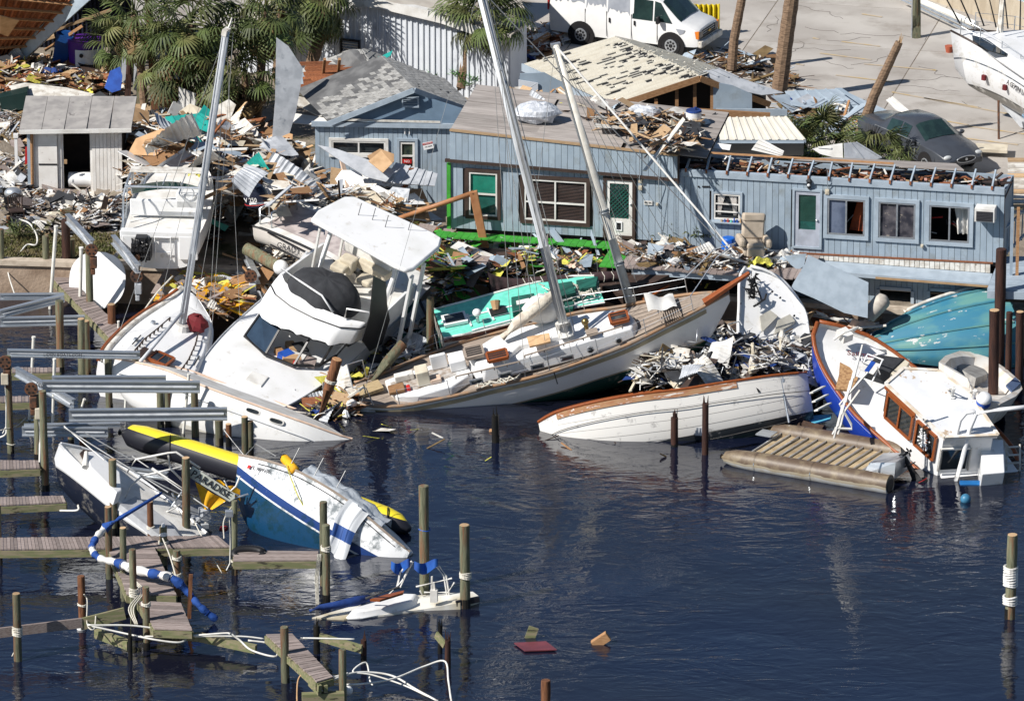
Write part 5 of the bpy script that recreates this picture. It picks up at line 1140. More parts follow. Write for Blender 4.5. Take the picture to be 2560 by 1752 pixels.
q.add(top+bot,[(i,len(top)+i,len(top)+i+1,i+1)for i in range(len(top)-1)]);q.build('bare_strake',mat('bare weathered strake',(.36,.21,.11),(.30,.10,.04),r=.8,sc=2,st=(.6,4,4),c3=(.62,.58,.52),sc3=2,lo3=.55,hi3=.6),WR)
for i,rb in enumerate(rail(st,.045)):rb.build('rail',C['teak'],WR)
q=MB();q.tube([(s[0],s[1]+.04,s[2]-.55)for s in st[:-1]],.012,5);q.build('rubbing_strip',C['grille'],WR)
q=MB();A_=WRF.on(1952,950,1,st[2][1]+.05);q.tube([A_,A_+V((0,.02,-1.3))],.035,8);q.cone(A_+V((0,.02,0)),A_+V((0,-.03,.0)),.1,.1,12);q.build('exhaust_pipe',C['alu'],WR)
q=MB();A_=WRF.on(1885,962,1,st[4][1]+.05);q.tube([A_+V((.2,0,.05)),A_,A_+V((-.12,.02,-.25))],.04,6);q.build('bracket',C['grille'],WR)
q=MB();A_=P3(WRF,1610,965,1.4);q.tube([A_,A_+V((.0,0,.7)),A_+V((-.15,-.1,.8)),A_+V((-.45,-.1,.8)),A_+V((-.5,0,.6)),A_+V((-.5,0,0))],.022,7);q.build('hoop_rail',C['alu'],WR,smooth=True)
q=MB()
for k in range(5):A_=P3(WRF,2016+k*6,938+k*22,1.2-k*.1);q.beam(A_,A_+V((-.5,-1.0,.1)),.12,.04)
q.build('stern_frame',C['white2'],WR)
# ---------------------------------------------------------------- upright white foredeck
UBF=Frame(G(1925,895,.35),(118,47,-4));UBo=thing('upended_boat','white boat standing with its open bow pitched up against the blue panel','motorboat',M=UBF.M)
L_=[(1848,860),(1838,831),(1832,780),(1834,730),(1838,695),(1846,676),(1862,667)]
Rt=[(2038,900),(2032,860),(2024,815),(1998,770),(1960,722),(1915,688),(1876,668)]
rows=[]
for i,((x,y),(x2,y2))in enumerate(zip(L_,Rt)):
 a_,c_=P3(UBF,x,y,.8),P3(UBF,x2,y2,.8);rows.append([(a_.x+c_.x)/2,a_.y,.8,c_.y,[-.2,-.2,-.15,0,.2,.4,.65][i]])
rows.sort(key=lambda r:r[0]);st=cat_rom(rows,18)
hull_mesh(st,2.2,7).build('hull',C['white'],UBo,smooth=40);deck_mesh(st,.02,-.05,0).build('deck',C['white'],UBo,smooth=True)
for rb in rail(st,.05,up=.04):rb.build('gunwale',C['white'],UBo,smooth=True)
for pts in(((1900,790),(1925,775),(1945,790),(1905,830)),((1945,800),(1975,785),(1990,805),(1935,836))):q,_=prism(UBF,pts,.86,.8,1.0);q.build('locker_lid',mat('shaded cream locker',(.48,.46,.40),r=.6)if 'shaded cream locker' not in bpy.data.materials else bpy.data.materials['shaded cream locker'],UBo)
an=thing('anchor','black anchor tangled in weed on the upright white foredeck','anchor',M=UBF.M)
q=MB();a0,a1=P3(UBF,1886,700,1.0),P3(UBF,1905,752,.95);q.cone(a0,a1,.03,.03,6);q.tube([P3(UBF,1884,766,.95),P3(UBF,1892,762,.95),a1,P3(UBF,1912,748,.95),P3(UBF,1916,735,.95)],.035,6);q.build('shank',C['grille'],an)
q=MB()
for k in range(60):c=P3(UBF,1878+rnd.uniform(-8,12),715+rnd.uniform(-26,30),1.0);q.slab([c,c+V((rnd.uniform(-.2,.2),rnd.uniform(-.2,.2),rnd.uniform(-.1,.1))),c+V((rnd.uniform(-.15,.15),rnd.uniform(-.15,.15),.1))],.01)
tag(q.build('weed',C['black'],an),kind='stuff')
for x,y in((1870,700),(1950,745),(1985,790),(1850,760),(1930,730)):q=MB();c=P3(UBF,x,y,.82);q.cone(c,c+V((0,0,.05)),.035,.03,8);q.build('rod_holder',C['grille'],UBo)
# ---------------------------------------------------------------- trawler with blue hull at the right
TF=Frame(G(2460,1215,-1.0),(126.5,20,-8));TR=thing('trawler_yacht','white and royal blue trawler with varnished rail, stern down among the pilings','trawler',M=TF.M)
L_=[(2372,1238,1.1),(2310,1190,1.1),(2210,1105,1.15),(2140,1042,1.2),(2104,996,1.28),(2063,937,1.45),(2036,880,1.65),(2027,840,1.85),(2030,818,1.98),(2043,808,2.05)]
Rt=[(2560,1190),(2540,1130),(2450,1040),(2340,965),(2290,925),(2230,880),(2165,842),(2110,826),(2075,812),(2050,808)]
rows=[]
for i,((x,y,z),(x2,y2))in enumerate(zip(L_,Rt)):
 a_,c_=P3(TF,x,y,z),P3(TF,x2,y2,z);rows.append([(a_.x+c_.x)/2,a_.y,z,c_.y,[-.1,-.3,-.5,-.55,-.5,-.35,-.1,.4,1.2,1.8][i]])
rows.sort(key=lambda r:r[0]);st=cat_rom(rows,28);TRst=st
hull_mesh(st,2.3,9).build('hull',bands('royal blue hull',[.0],[(.12,.02,.02),(.015,.05,.36)],r=.3,dirt=(.25,.28,.35),dlo=.62,dhi=.7),TR,smooth=40)
deck_mesh(st,.12,.04).build('deck',C['white'],TR,smooth=True)
for w in(1,3):
 q=MB();q.tube([(s[0],s[w],s[2]+.06)for s in st],.075,6,flat=.7);q.build('cap_rail',C['teak'],TR,smooth=True)
 q=MB();sg=1 if w==1 else-1;q.add([(s[0],s[w]-sg*.06,s[2]+.04)for s in st]+[(s[0],s[w]-sg*.1,s[2]-.12)for s in st],[(i,i+1,len(st)+i+1,len(st)+i)for i in range(len(st)-1)]);q.build('bulwark',C['white2'],TR)
def tp(x,y,z):return TF.on(x,y,2,z)
# cabin: roof traced, walls dropped along the boat's own vertical
RZ=3.05;roof=[(2214,960),(2258,922),(2345,927),(2420,978),(2495,1088),(2362,1094),(2290,1030)]
q,RP=prism(TF,roof,RZ,RZ-.12,1.0);q.build('cabin_roof',mat('cracked white roof paint',(.76,.77,.78),(.66,.67,.69),r=.5,sc=1.5,c3=(.45,.34,.24),sc3=1.6,lo3=.60,hi3=.64),TR,bev=.02)
zc=1.2
wl_=[(0,6),(6,5),(5,4),(4,3),(3,2),(2,1),(1,0)]
cc=sum(RP,V())/len(RP)
def dn(p,z):return V((cc.x+(p.x-cc.x)*.93,cc.y+(p.y-cc.y)*.93,z))
for i,j in wl_:
 q=MB();a_,c_=dn(RP[i],RZ-.12),dn(RP[j],RZ-.12);q.slab([V((a_.x,a_.y,zc)),V((c_.x,c_.y,zc)),c_,a_],.05,nrm=((a_+c_)/2-V((cc.x,cc.y,RZ))).normalized());q.build('cabin_wall',C['white'],TR)
def onwall(i,j,s,z,out=.05):
 a_,c_=dn(RP[i],0),dn(RP[j],0);P=a_.lerp(c_,s);P.z=z;nn=V(((a_+c_).x/2-cc.x,(a_+c_).y/2-cc.y,0));d=(c_-a_).normalized();nn=(nn-d*nn.dot(d)).normalized();return P+nn*out
def twin(i,j,s0,s1,z0,z1,fm_=None,mull=()):
 q=MB();cs=[onwall(i,j,s0,z0),onwall(i,j,s1,z0),onwall(i,j,s1,z1),onwall(i,j,s0,z1)]
 for k in range(4):q.beam(cs[k],cs[(k+1)%4],.09,.06)
 for m_ in mull:q.beam(onwall(i,j,m_,z0),onwall(i,j,m_,z1),.07,.05)
 o=q.build('window',fm_ or C['teak'],TR);q=MB();q.slab([onwall(i,j,s0,z0,.03),onwall(i,j,s1,z0,.03),onwall(i,j,s1,z1,.03),onwall(i,j,s0,z1,.03)],.02);q.build('pane',C['glass'],o)
twin(0,6,.06,.94,1.9,2.8,mull=(.5,));twin(6,5,.1,.8,1.9,2.8,mull=(.5,));twin(1,0,.1,.9,1.95,2.75,C['grille'],(.5,))
q=MB()
for k in range(40):
 a=rnd.uniform(0,6.28);r_=rnd.uniform(.08,.3);P=onwall(6,5,.42,2.35,.09);d=(onwall(6,5,.6,2.35,.09)-P).normalized();e=P+d*math.cos(a)*r_*1.0+V((0,0,math.sin(a)*r_*1.4));q.beam(P,e,.012,.012);q.ball(e,.03,5,3)
q.build('frost_decoration',C['white'],TR)
# roof rails and edging
q=MB()
for i in range(7):q.beam(RP[i]+V((0,0,.02)),RP[(i+1)%7]+V((0,0,.02)),.1,.05)
q.build('roof_edge',mat('bare cracked edge',(.60,.50,.38),(.72,.70,.66),r=.8,sc=3),TR)
for i,j in((0,6),):q=MB();q.beam(RP[i]+V((.0,0,-.1)),RP[j]+V((0,0,-.1)),.06,.12);q.build('roof_trim',C['teak'],TR)
for x,y in((2378,992),(2432,998)):
 q=MB();c=tp(x,y,RZ);q.tube([c,c+V((-.1,.05,.45))],.06,7);q.tube([c+V((.3,-.1,0)),c+V((-.1,.05,.45))],.04,6);q.cone(c,c+V((0,0,.04)),.14,.14,8);q.build('roof_bracket',C['white2'],TR)
q=MB();c=tp(2458,1010,RZ);q.cone(c,c+V((0,0,.2)),.22,.22,16,mi=1);q.ball(c+V((0,0,.22)),.24,16,8,(1,1,.75));q.build('radar_dome',[C['white'],C['royal']],TR,smooth=40)
# aft cockpit
a0=tp(2362,1094,RZ);
q,ck=prism(TF,[(2350,1100),(2470,1092),(2500,1110),(2552,1185),(2540,1200),(2372,1225),(2352,1210)],1.55,1.0,1.0);q.build('cockpit_block',C['white'],TR,bev=.04)
q=MB();c=onwall(5,4,.28,2.1,.06);d=(onwall(5,4,.8,2.1,.06)-c).normalized();q.slab([c-d*.38+V((0,0,-.35)),c+d*.38+V((0,0,-.35)),c+d*.38+V((0,0,.4)),c-d*.38+V((0,0,.4))],.03);q.build('pane',C['glass'],TR)
q=MB()
for k in range(4):q.beam(c+d*(.45 if k%2 else-.45)+V((0,0,-.4)),c+d*(.45 if k%2 else-.45)+V((0,0,.45)),.07,.05)
q.beam(c-d*.45+V((0,0,.45)),c+d*.45+V((0,0,.45)),.07,.05);q.build('window_frame',C['white2'],TR)
q,_=prism(TF,[(2452,1100),(2508,1098),(2512,1180),(2455,1185)],2.35,1.5,1.0);q.build('locker',C['white'],TR,bev=.03)
q=MB();lad=MB()
for x in(2516,2550):lad.cone(tp(x,1110,2.2),tp(x,1190,1.4),.03,.03,6)
for k in range(4):lad.cone(tp(2516,1118+k*20,2.1-k*.2),tp(2550,1116+k*20,2.1-k*.2),.03,.03,6)
lad.build('stern_ladder',C['dirtywhite'],TR)
# white tube davit
ydv=(TF.M@tp(2400,1200,1.5)).y-.3
q=MB();q.tube([TF.I@Yp(x,y,ydv)for x,y in((2380,1232),(2405,1150),(2425,1070),(2440,1034),(2436,1028),(2415,1032),(2400,1050),(2390,1090),(2378,1110))],.07,8);q.build('davit',C['white'],TR,smooth=True)
q=MB();q.tube([TF.I@Yp(x,y,ydv)for x,y in((2440,1033),(2500,1024),(2575,1016))],.065,8);q.build('davit_arm',C['white'],TR,smooth=True)
bf=MB();c=Yp(2430,1217,ydv-.2);bf.tube([c+V((-.42,0,0)),c+V((-.36,0,0)),c+V((.3,0,0)),c+V((.36,0,0))],.2,14,rs=[.12,.2,.2,.12]);tag(bf.build('boat_fender',mat('bright blue vinyl',(.015,.13,.36),r=.35),None,smooth=40),'blue cylindrical fender floating at the stern of the trawler','fender')
bb=MB();bb.ball(G(2414,1247,.08),.16,12,8);tag(bb.build('round_buoy',mat('faded blue vinyl',(.05,.20,.34),r=.4),None,smooth=True),'small round blue buoy floating just below the blue fender','buoy')
# pulpit and foredeck gear
q=MB();c=tp(2115,850,1.95);q.tube([c+V((.2,-.35,0)),c+V((-.1,-.3,.45)),c+V((-.1,.2,.45)),c+V((.2,.3,0))],.04,8);q.box(c+V((.1,0,.12)),(.4,.35,.25));q.build('anchor_windlass',C['white2'],TR,smooth=40)
text('Sailmar','lettering',TR,C['maroon'],.3,TF.I@TF.M@Matrix.Translation(tp(2153,886,1.62))@Matrix.Rotation(R(-128),4,'Z'),.004)
for pts,z,m_ in(([(2195,885),(2262,895),(2225,930),(2165,915)],1.75,'charcoal'),([(2262,897),(2275,905),(2248,948),(2225,930)],1.7,'cream')):q,_=prism(TF,pts,z,1.25,1.02);q.build('deck_box',C[m_],TR,bev=.03)
tw=thing('wicker_board','tan chipboard lying on the foredeck of the trawler','board',M=TF.M);q,_=prism(TF,[(2100,905),(2125,918),(2145,945),(2128,975),(2088,972),(2098,935)],1.75,1.68,1.0);q.build('sheet',mat('chipboard',(.45,.27,.13),(.28,.15,.07),r=.9,sc=12),tw)
fc=thing('folding_chair','white framed folding chair with blue stripe thrown on the trawler deck','chair',M=TF.M@Matrix.Translation(tp(2172,935,1.8))@Matrix.Rotation(R(-60),4,'Z'))
for z in(-.25,.25):q=MB();q.tube([(-.35,z,.05),(.3,z,.4),(.38,z,.4)],.025,6);q.tube([(-.1,z,.5),(.3,z,-.1)],.025,6);q.build('frame',C['white'],fc)
q=MB();q.box((0,0,.28),(.55,.46,.02));q.box((.0,0,.292),(.55,.14,.01),mi=1);q.build('seat',[C['white2'],C['royal']],fc)
q=MB();q.tube([(-.36,-.27,.07),(-.36,.27,.07)],.025,6);q.tube([(.38,-.27,.4),(.38,.27,.4)],.025,6);q.build('cross_bar',C['white'],fc)
q=MB()
for k in range(6):a=TF.I@Yp(2085+k*10,1095-k*30,ydv-1.0);q.cone(a,a+V((.3,-.4,.9)),.03,.03,6)
q.tube([TF.I@Yp(x,y,ydv-.6)for x,y in((2082,1085),(2088,1070),(2130,1072),(2128,1060),(2100,1010),(2130,975),(2170,930))],.04,6);q.tube([TF.I@Yp(x,y,ydv-.6)for x,y in((2095,1085),(2110,1030),(2150,975))],.035,6);q.build('bent_pulpit',C['white2'],TR)
# ---------------------------------------------------------------- turquoise overturned hull
TQF=Frame(G(2166,880,.3),(8,2,21));TQ=thing('overturned_hull','overturned boat hull with flaking turquoise bottom paint','boat',M=TQF.M)
tq=mat('flaking turquoise antifouling',(.11,.27,.25),(.03,.17,.26),r=.6,sc=1.1,lo=.4,hi=.6,st=(.5,1.4,1),c3=(.50,.51,.50),sc3=2.4,lo3=.615,hi3=.625)
def tqs(s,t):
 w=2.8*math.sin(min(1,s*.95+.03)*1.5708)**.62;hgt=1.75*math.sin(min(1,s*.9+.03)*1.5708)**.8
 a=t*3.14159;cy,sz=math.cos(a),math.sin(a)
 cz_=abs(sz)**.75;step=.05*math.sin(t*3.14159*9)
 return(s*4.6,0.3+w*math.copysign(abs(cy)**.9,-cy)*.5*1.15,hgt*cz_*(.62+.22*t)+step*.5)
q=MB();q.grid(tqs,30,36);q.build('hull',tq,TQ,smooth=35)
q=MB();q.tube([V(tqs(s,1))+V((0,.03,.05))for s in np.linspace(0,1,24)],.09,6);q.tube([V(tqs(s,.8))+V((0,.03,.06))for s in np.linspace(0.3,1,24)],.06,6);q.build('gunwale',C['dirtywhite'],TQ,smooth=True)
for tt in(.2,.36,.52,.68):q=MB();q.tube([V(tqs(s,tt))+V((0,-.01,.02))for s in np.linspace(.04,.98,24)],.035,5);q.build('strake',tq,TQ)
# ---------------------------------------------------------------- broken white runabout at the right
BRF=Frame(G(2450,1010,.5),(150,10,16));BR=thing('broken_runabout','broken white runabout shell with blue square near its torn bow behind the dark post','motorboat',M=BRF.M)
out=[(2347,905),(2363,889),(2399,877),(2437,880),(2476,895),(2515,921),(2550,952),(2556,972),(2540,990),(2500,1010),(2470,1000),(2450,985),(2430,975),(2418,945),(2380,925)]
P=[P3(BRF,x,y,.8)for x,y in out];cen=sum(P,V())/len(P);q=MB();n=len(P)
ring=lambda k,z:[V((cen.x+(p.x-cen.x)*k,cen.y+(p.y-cen.y)*k,z+(rnd.uniform(-.05,.05)if k<1 else 0)))for p in P]
vs=ring(1,.8)+ring(.86,.78)+ring(.72,.4)+ring(.2,.3);fs=[(a*n+i,a*n+(i+1)%n,(a+1)*n+(i+1)%n,(a+1)*n+i)for a in range(3)for i in range(n)]+[tuple(range(3*n,4*n))]
vs+=ring(.8,-.1);fs+=[(i,4*n+i,4*n+(i+1)%n,(i+1)%n)for i in range(n)];q.add(vs,fs);q.build('shell',mat('torn fibreglass white',(.74,.71,.66),(.60,.52,.43),r=.6,sc=1.6,c3=(.25,.23,.21),sc3=1.2,lo3=.62,hi3=.66),BR,smooth=30)
q,_=prism(BRF,[(2515,962),(2538,942),(2552,957),(2530,978)],.84,.79,1.0);q.build('blue_square',mat('slate blue paint',(.10,.15,.27),r=.5),BR)
q,_=prism(BRF,[(2380,900),(2420,890),(2450,905),(2468,935),(2440,945),(2405,925)],.55,.3,1.1);q.build('inner_liner',mat('grey laminate',(.34,.33,.31),(.24,.23,.22),r=.9,sc=4),BR,smooth=30)
# ---------------------------------------------------------------- overturned pontoon boat
A0,A1=G(1803,1140,.2),G(2225,1212,.2);d=(A1-A0);Lp=d.length;yaw=math.degrees(math.atan2(d.y,d.x));PF=Frame(A0,(yaw,0,0));PT=thing('pontoon_boat','overturned pontoon boat with two scummy aluminium floats and slatted underside','boat',M=PF.M)
ponm=bands('scummy aluminium',[.02,.10],[(.42,.43,.43),(.33,.29,.22),(.11,.075,.05)],r=.4,dirt=(.30,.24,.15),dlo=.45,dhi=.7,wob=.18)
for n_ in ponm.node_tree.nodes:
 if n_.type=='BSDF_PRINCIPLED':n_.inputs['Roughness'].default_value=.5
wy=PF.on(2310,1135,0,Lp).y if False else 2.75
for y,dx in((0,0),(wy,.25)):
 q=MB();q.tube([(dx,y,0),(dx+.15,y,0),(dx+.5,y,0),(dx+1.1,y,0),(dx+Lp*.5,y,0),(dx+Lp,y,0)],.31,20,rs=[.08,.18,.27,.31,.31,.31]);t_=q.build('float_tube',ponm,PT,smooth=40)
 for k in(1.2,Lp*.55):q=MB();q.tube([(dx+k,y,0),(dx+k+.03,y,0)],.317,20);q.build('seam',C['alu'],t_)
 q=MB();q.cone((dx+Lp,y,0),(dx+Lp+.02,y,0),.26,.2,18);q.build('end_cap',C['grille'],t_)
for k in range(14):
 x=.7+k*(Lp-1.6)/13;q=MB();q.beam((x,.1,.06),(x+.1,wy-.1,.08),.035,.05);q.build('cross_member',C['alu'],PT)
 if k<13:q=MB();q.box((x+(Lp-1.6)/26+.06,wy/2,.02+rnd.uniform(-.01,.01)),((Lp-1.6)/13-.03,wy-.5,.03));q.build('plank',mat('pale wet plywood',(.46,.36,.22),(.34,.25,.14),r=.8,sc=3,rv=.2)if k==0 else bpy.data.materials['pale wet plywood'],PT)
q=MB();q.box((.55,wy*.72,.2),(.5,.5,.04));q.build('corner_plate',C['alu'],PT)
q=MB();q.add([V(v)for v in((Lp-1.1,.5,0),(Lp-.1,.5,0),(Lp-.1,1.7,0),(Lp-1.1,1.7,0),(Lp-.95,.6,.35),(Lp-.1,.6,.5),(Lp-.1,1.6,.5),(Lp-.95,1.6,.35))],[(0,1,5,4),(1,2,6,5),(2,3,7,6),(3,0,4,7),(4,5,6,7)]);q.build('motor_box',C['alu'],PT)
outboard(PF.M@Matrix.Translation(V((Lp+.25,1.3,-.15)))@Matrix.Rotation(R(150),4,'Y'),'upside down black outboard on the end of the overturned pontoon boat',C['grille'],None,.8)
q=MB();q.slab([G(x,y,.25)for x,y in((2005,1045),(2080,1038),(2076,1050),(2035,1062))],.05);tag(q.build('sky_blue_board',mat('sky blue paint',(.12,.50,.68),r=.5)),'sky blue board floating between the pontoon boat and the blue trawler','board')
q=MB();q.tube([G(1925,1060,.15),G(1990,1062,.2),G(2060,1075,.2)],.2,8,rs=[.12,.2,.15]);tag(q.build('rotten_log',C['bark']),'dark rotten log lying along the far side of the pontoon boat','log')
# ---------------------------------------------------------------- blue bottomed sloop in the foreground
BSF=FrameA((0,.75,.95),1024,1380,.15,(152,18,28));BS=thing('blue_white_sloop','white sailboat with blue stripe and streaked blue bottom heeled over at the finger pier','sailboat',M=BSF.M)
near=[(1024,1380,.95),(985,1350,.95),(930,1303,.95),(874,1257,.97),(815,1218,1.0),(749,1182,1.08),(700,1163,1.18),(650,1149,1.3),(597,1138,1.5)]
st=hull_from(BSF,near,[.75,.95,1.1,1.2,1.22,1.1,.85,.5,.03],[-.1,-.4,-.75,-.95,-1.0,-.95,-.8,-.5,.2],side=1,n=30,ax=1)
bsm=bands('blue bottomed hull paint',[.15,.20,.42],[(.005,.045,.11),(.75,.75,.74),(.015,.045,.18),(.78,.79,.80)],r=.3,dirt=(.004,.03,.04),dlo=.50,dhi=.62,grow=.010)
hull_mesh(st,1.9,12,rake=.35).build('hull',bsm,BS,smooth=40)
deck_mesh(st,.03,.06).build('deck',C['white2'],BS)
for rb in rail(st,.04):rb.build('toe_rail',C['greyteak'],BS)
q=MB();q.tube([(s[0],s[1]+.012,s[2]-.13)for s in st[2:-4]],.014,4);q.build('cove_stripe',C['ink'],BS)
nx=BSF.on(655,1180,1,st[25][1]);a1=V(st[22]);
def hp(i,dz):s=st[i];return V((s[0],s[1],s[2]-dz))
A_,B_=hp(28,.28),hp(23,.28);dr_=(B_-A_).normalized();mid=A_.lerp(B_,.6)+V((.02,.045,0));text('FL 9899 EX','registration',BS,C['ink'],.17,axes(mid,dr_,V((0,-.25,1))),.004)
q=MB();c=A_.lerp(B_,.18)+V((.02,.05,0));q.box((0,0,0),(.11,.11,.01));o=q.build('sticker',C['red'],BS);o.matrix_local=axes(c,dr_,V((0,-.25,1)))
# tarpaulin hanging over the side
def tarp(s,t):
 i=5+s*6;k=min(int(i),10);a=V(st[k][:3]);a=V((st[k][0]+(st[k+1][0]-st[k][0])*(i-k),st[k][1],st[k][2]))
 return a+V((.08*math.sin(t*5),.12+.12*t+.06*math.sin(s*14+t*2),.12-1.9*t*(1-.25*s)))
tm=bands('tarpaulin stripes',[.35,.72],[(.66,.68,.70),(.02,.07,.25),(.72,.74,.76)],r=.7,dlo=.8,dhi=.9)
tpn=thing('tarpaulin','white tarpaulin with blue band hanging from the blue bottomed sloop into the water','tarpaulin',M=BSF.M)
b=MB();b.grid(lambda s,t:tarp(.35+s*.55,t),26,16);b.build('hanging_sheet',tm,tpn,smooth=True)
b=MB();b.grid(lambda s,t:V((lambda q_:(q_[0],q_[1]-.08-t*.9,q_[2]+.28*math.sin(t*2.6)+.05*math.sin(s*25+t*4)+.05*math.sin(t*13)))(st[5+int(s*14)])),14,10);b.build('crumpled_sheet',mat('clear grey plastic sheet',(.50,.54,.58),(.36,.39,.42),r=.25,sc=5,bump=.03,bsc=6),tpn,smooth=True)
q=MB();c0,c1=BSF.on(708,1142,1,.7),BSF.on(740,1180,1,1.0);q.tube([c0,c0.lerp(c1,.1),c0.lerp(c1,.9),c1],.12,10,rs=[.1,.14,.15,.12]);gd=q.build('buoyancy_bag',C['gold'],None,smooth=True);gd.matrix_world=BSF.M;tag(gd,'yellow float bag lying on the deck edge of the blue bottomed sloop','float bag')
q=MB();q.tube([BSF.M@BSF.on(715,1160,1,1.1),BSF.M@BSF.on(735,1215,1,1.25),Yp(745,1240,BSF.loc.y if hasattr(BSF,'loc')else(BSF.M@hp(20,0)).y-.6),G(798,1335,.3)],.018,5);tag(q.build('yellow_rope',C['insul']),'thin yellow rope running from the float bag down across the blue hull','rope')
for k,(x,y)in enumerate(((725,1165),(785,1190),(840,1222))):q=MB();c=BSF.on(x,y,1,1.0);q.cone(c,c+V((0,0,.6)),.014,.014,5);q.build('stanchion',C['wire'],BS)
q=MB();q.tube([BSF.on(612,1140,1,.1),BSF.on(640,1110,1,.1),BSF.on(690,1140,1,.3)],.02,5);q.tube([BSF.on(612,1140,1,.1),BSF.on(560,1075,1,.1)],.015,5);q.build('pulpit',C['wire'],BS)
# long yellow and black inflatable
YF=Frame(G(300,1180,.55),(-26,-5,0));Ld=None
yB=G(1022,1322,.15);ya=Yp(300,1080,-9.4)
YI=thing('inflatable_raft','long yellow and black inflatable raft lying across the pilings','inflatable',M=Matrix.Translation(ya))
ym_=bands('yellow over black',[0.2],[(.014,.014,.02),(.74,.60,.03)],r=.4,dirt=(.05,.05,.05),dlo=.75,dhi=.9)
def raft(a,b_,r,name='tube'):
 a,b_=V(a),V(b_);d=b_-a;L__=d.length;X=d.normalized();Z=(V((0,.55,1))-X*X.dot(V((0,.55,1)))).normalized();M_=Matrix.Translation(a-ya)@axes((0,0,0),X,Z.cross(X)).to_4x4()
 q=MB();n=24;pts,rs=[],[]
 for i in range(n+1):
  s=i/n;pts.append((s*L__,.12*math.sin(s*3),.10*math.sin(s*3.14)));e=min(s,1-s)*L__;rs.append(r*min(1,(.25+.75*math.sin(min(1,e/.8)*1.57))))
 q.tube(pts,r,20,rs=rs);o=q.build(name,ym_,YI,smooth=True);o.matrix_local=M_;return o
raft(ya,yB,.40);raft(Yp(370,1128,ya.y+1.6),Yp(620,1225,ya.y+.6),.34)
q=MB();q.slab([p-ya for p in(Yp(395,1112,ya.y+.9),Yp(560,1165,ya.y+.2),Yp(575,1240,ya.y+.9),Yp(450,1180,ya.y+1.4))],.06);q.build('floor',C['yellow'],YI)
for s in(.18,.62,.93):
 c=(yB-ya)*s;q=MB();q.tube([c+V((0,-.42*math.cos(a),.42*math.sin(a)))for a in np.linspace(-.3,2.6,10)],.02,5);q.build('lashing',C['black'],YI)
# ---------------------------------------------------------------- navy bottomed white boat, bow up, at the left docks
LLF=FrameA((0,.9,.95),425,1350,.3,(135,20,8));LL=thing('navy_bottomed_boat','white sailboat with navy bottom, bow pointing up beside the left piers','sailboat',M=LLF.M)
near=[(425,1350,.95),(370,1308,.95),(320,1273,.98),(271,1233,1.0),(225,1190,1.08),(185,1150,1.2),(160,1124,1.32),(148,1110,1.42)]
st=hull_from(LLF,near,[.75,.8,.85,.85,.75,.55,.3,.03],[-.2,-.35,-.5,-.5,-.4,-.2,.2,.9],side=1,n=24)
hull_mesh(st,2.2,9).build('hull',bands('navy bottom paint',[.58,.63],[(.012,.016,.03),(.5,.5,.5),(.78,.80,.82)],r=.3,grow=.004),LL,smooth=40)
deck_mesh(st,.02,.04).build('deck',C['white2'],LL)
for rb in rail(st,.04):rb.build('toe_rail',C['white'],LL)
q,_=prism(LLF,[(215,1128),(240,1125),(300,1175),(305,1225),(292,1232),(225,1165)],1.42,1.0,1.04);q.build('cabin',C['white'],LL,bev=.04)
q,_=prism(LLF,[(212,1120),(235,1128),(218,1150),(200,1132)],1.3,1.1,1.0);q.build('open_hatch',C['brown'],LL)
q,_=prism(LLF,[(300,1260),(340,1240),(420,1300),(455,1345),(400,1338)],1.1,.9,1.0);q.build('cockpit_seat',mat('grey seat',(.45,.46,.48),r=.6),LL)
q=MB();q.cone(P3(LLF,213,1168,1.3),P3(LLF,216,1130,1.5),.1,.06,8);q.build('mast_step',C['white2'],LL)
q=MB()
for a_,c_ in(((160,1065),(260,1150)),((160,1068),(420,1230)),((210,1080),(330,1150)),((330,1140),(520,1270)),((260,1140),(460,1240))):q.cone(P3(LLF,*a_,2.0),P3(LLF,*c_,1.8),.02,.02,5)
q.build('fallen_rigging',C['wire'],LL)
# tangle of tube frames with the lettered board and the yellow cloth
yl=G(500,1330,0).y
TG=thing('lettered_boat_frame','bent white tube frame carrying a board lettered PARADISE','boat frame',M=Matrix.Translation(Yp(480,1300,yl)));ti=TG.matrix_world.inverted()if False else Matrix.Translation(-Yp(480,1300,yl))
Y_=lambda x,y,dy=0:ti@Yp(x,y,yl+dy)
for pts in(((306,1262),(325,1215),(355,1190),(460,1165)),((318,1180),(340,1148),(420,1132),(440,1130),(500,1170)),((320,1345),(380,1300),(470,1250)),((470,1318),(565,1252),(620,1235)),((420,1135),(425,1170),(455,1200)),((395,1310),(440,1250),(465,1215)),((560,1200),(575,1230),(600,1240)),((540,1260),(590,1215),(600,1190)),((430,1232),(470,1330)),((380,1170),(560,1290))):
 q=MB();q.tube([Y_(x,y,rnd.uniform(-.1,.1))for x,y in pts],.032,7);q.build('frame_tube',C['white2']if rnd.random()<.5 else C['alu'],TG,smooth=True)
a_,c_=Y_(481,1181,-.3),Y_(578,1240,-.3);q=MB();d=(c_-a_).normalized();up_=V((0,0,1))-d*d.z;up_.normalize();q.slab([a_-up_*.17-d*.1,c_-up_*.17+d*.05,c_+d*.12,c_+up_*.12+d*.05,a_+up_*.17-d*.1],.03,nrm=(0,-1,0));q.build('name_board',mat('pale name board',(.62,.64,.56),r=.6),TG)
text('PARADISE','lettering',TG,C['ink'],.3,axes(a_.lerp(c_,.48)+V((0,-.02,-.01)),d,up_),.005)
yc_h=thing('yellow_cloth','golden yellow cloth hanging below the board lettered PARADISE','cloth',M=Matrix.Translation(Yp(480,1300,yl)))
q=MB()
cA,cB,cC,cD=Y_(488,1205,-.15),Y_(565,1252,-.15),Y_(530,1272,-.25),Y_(508,1272,-.25)
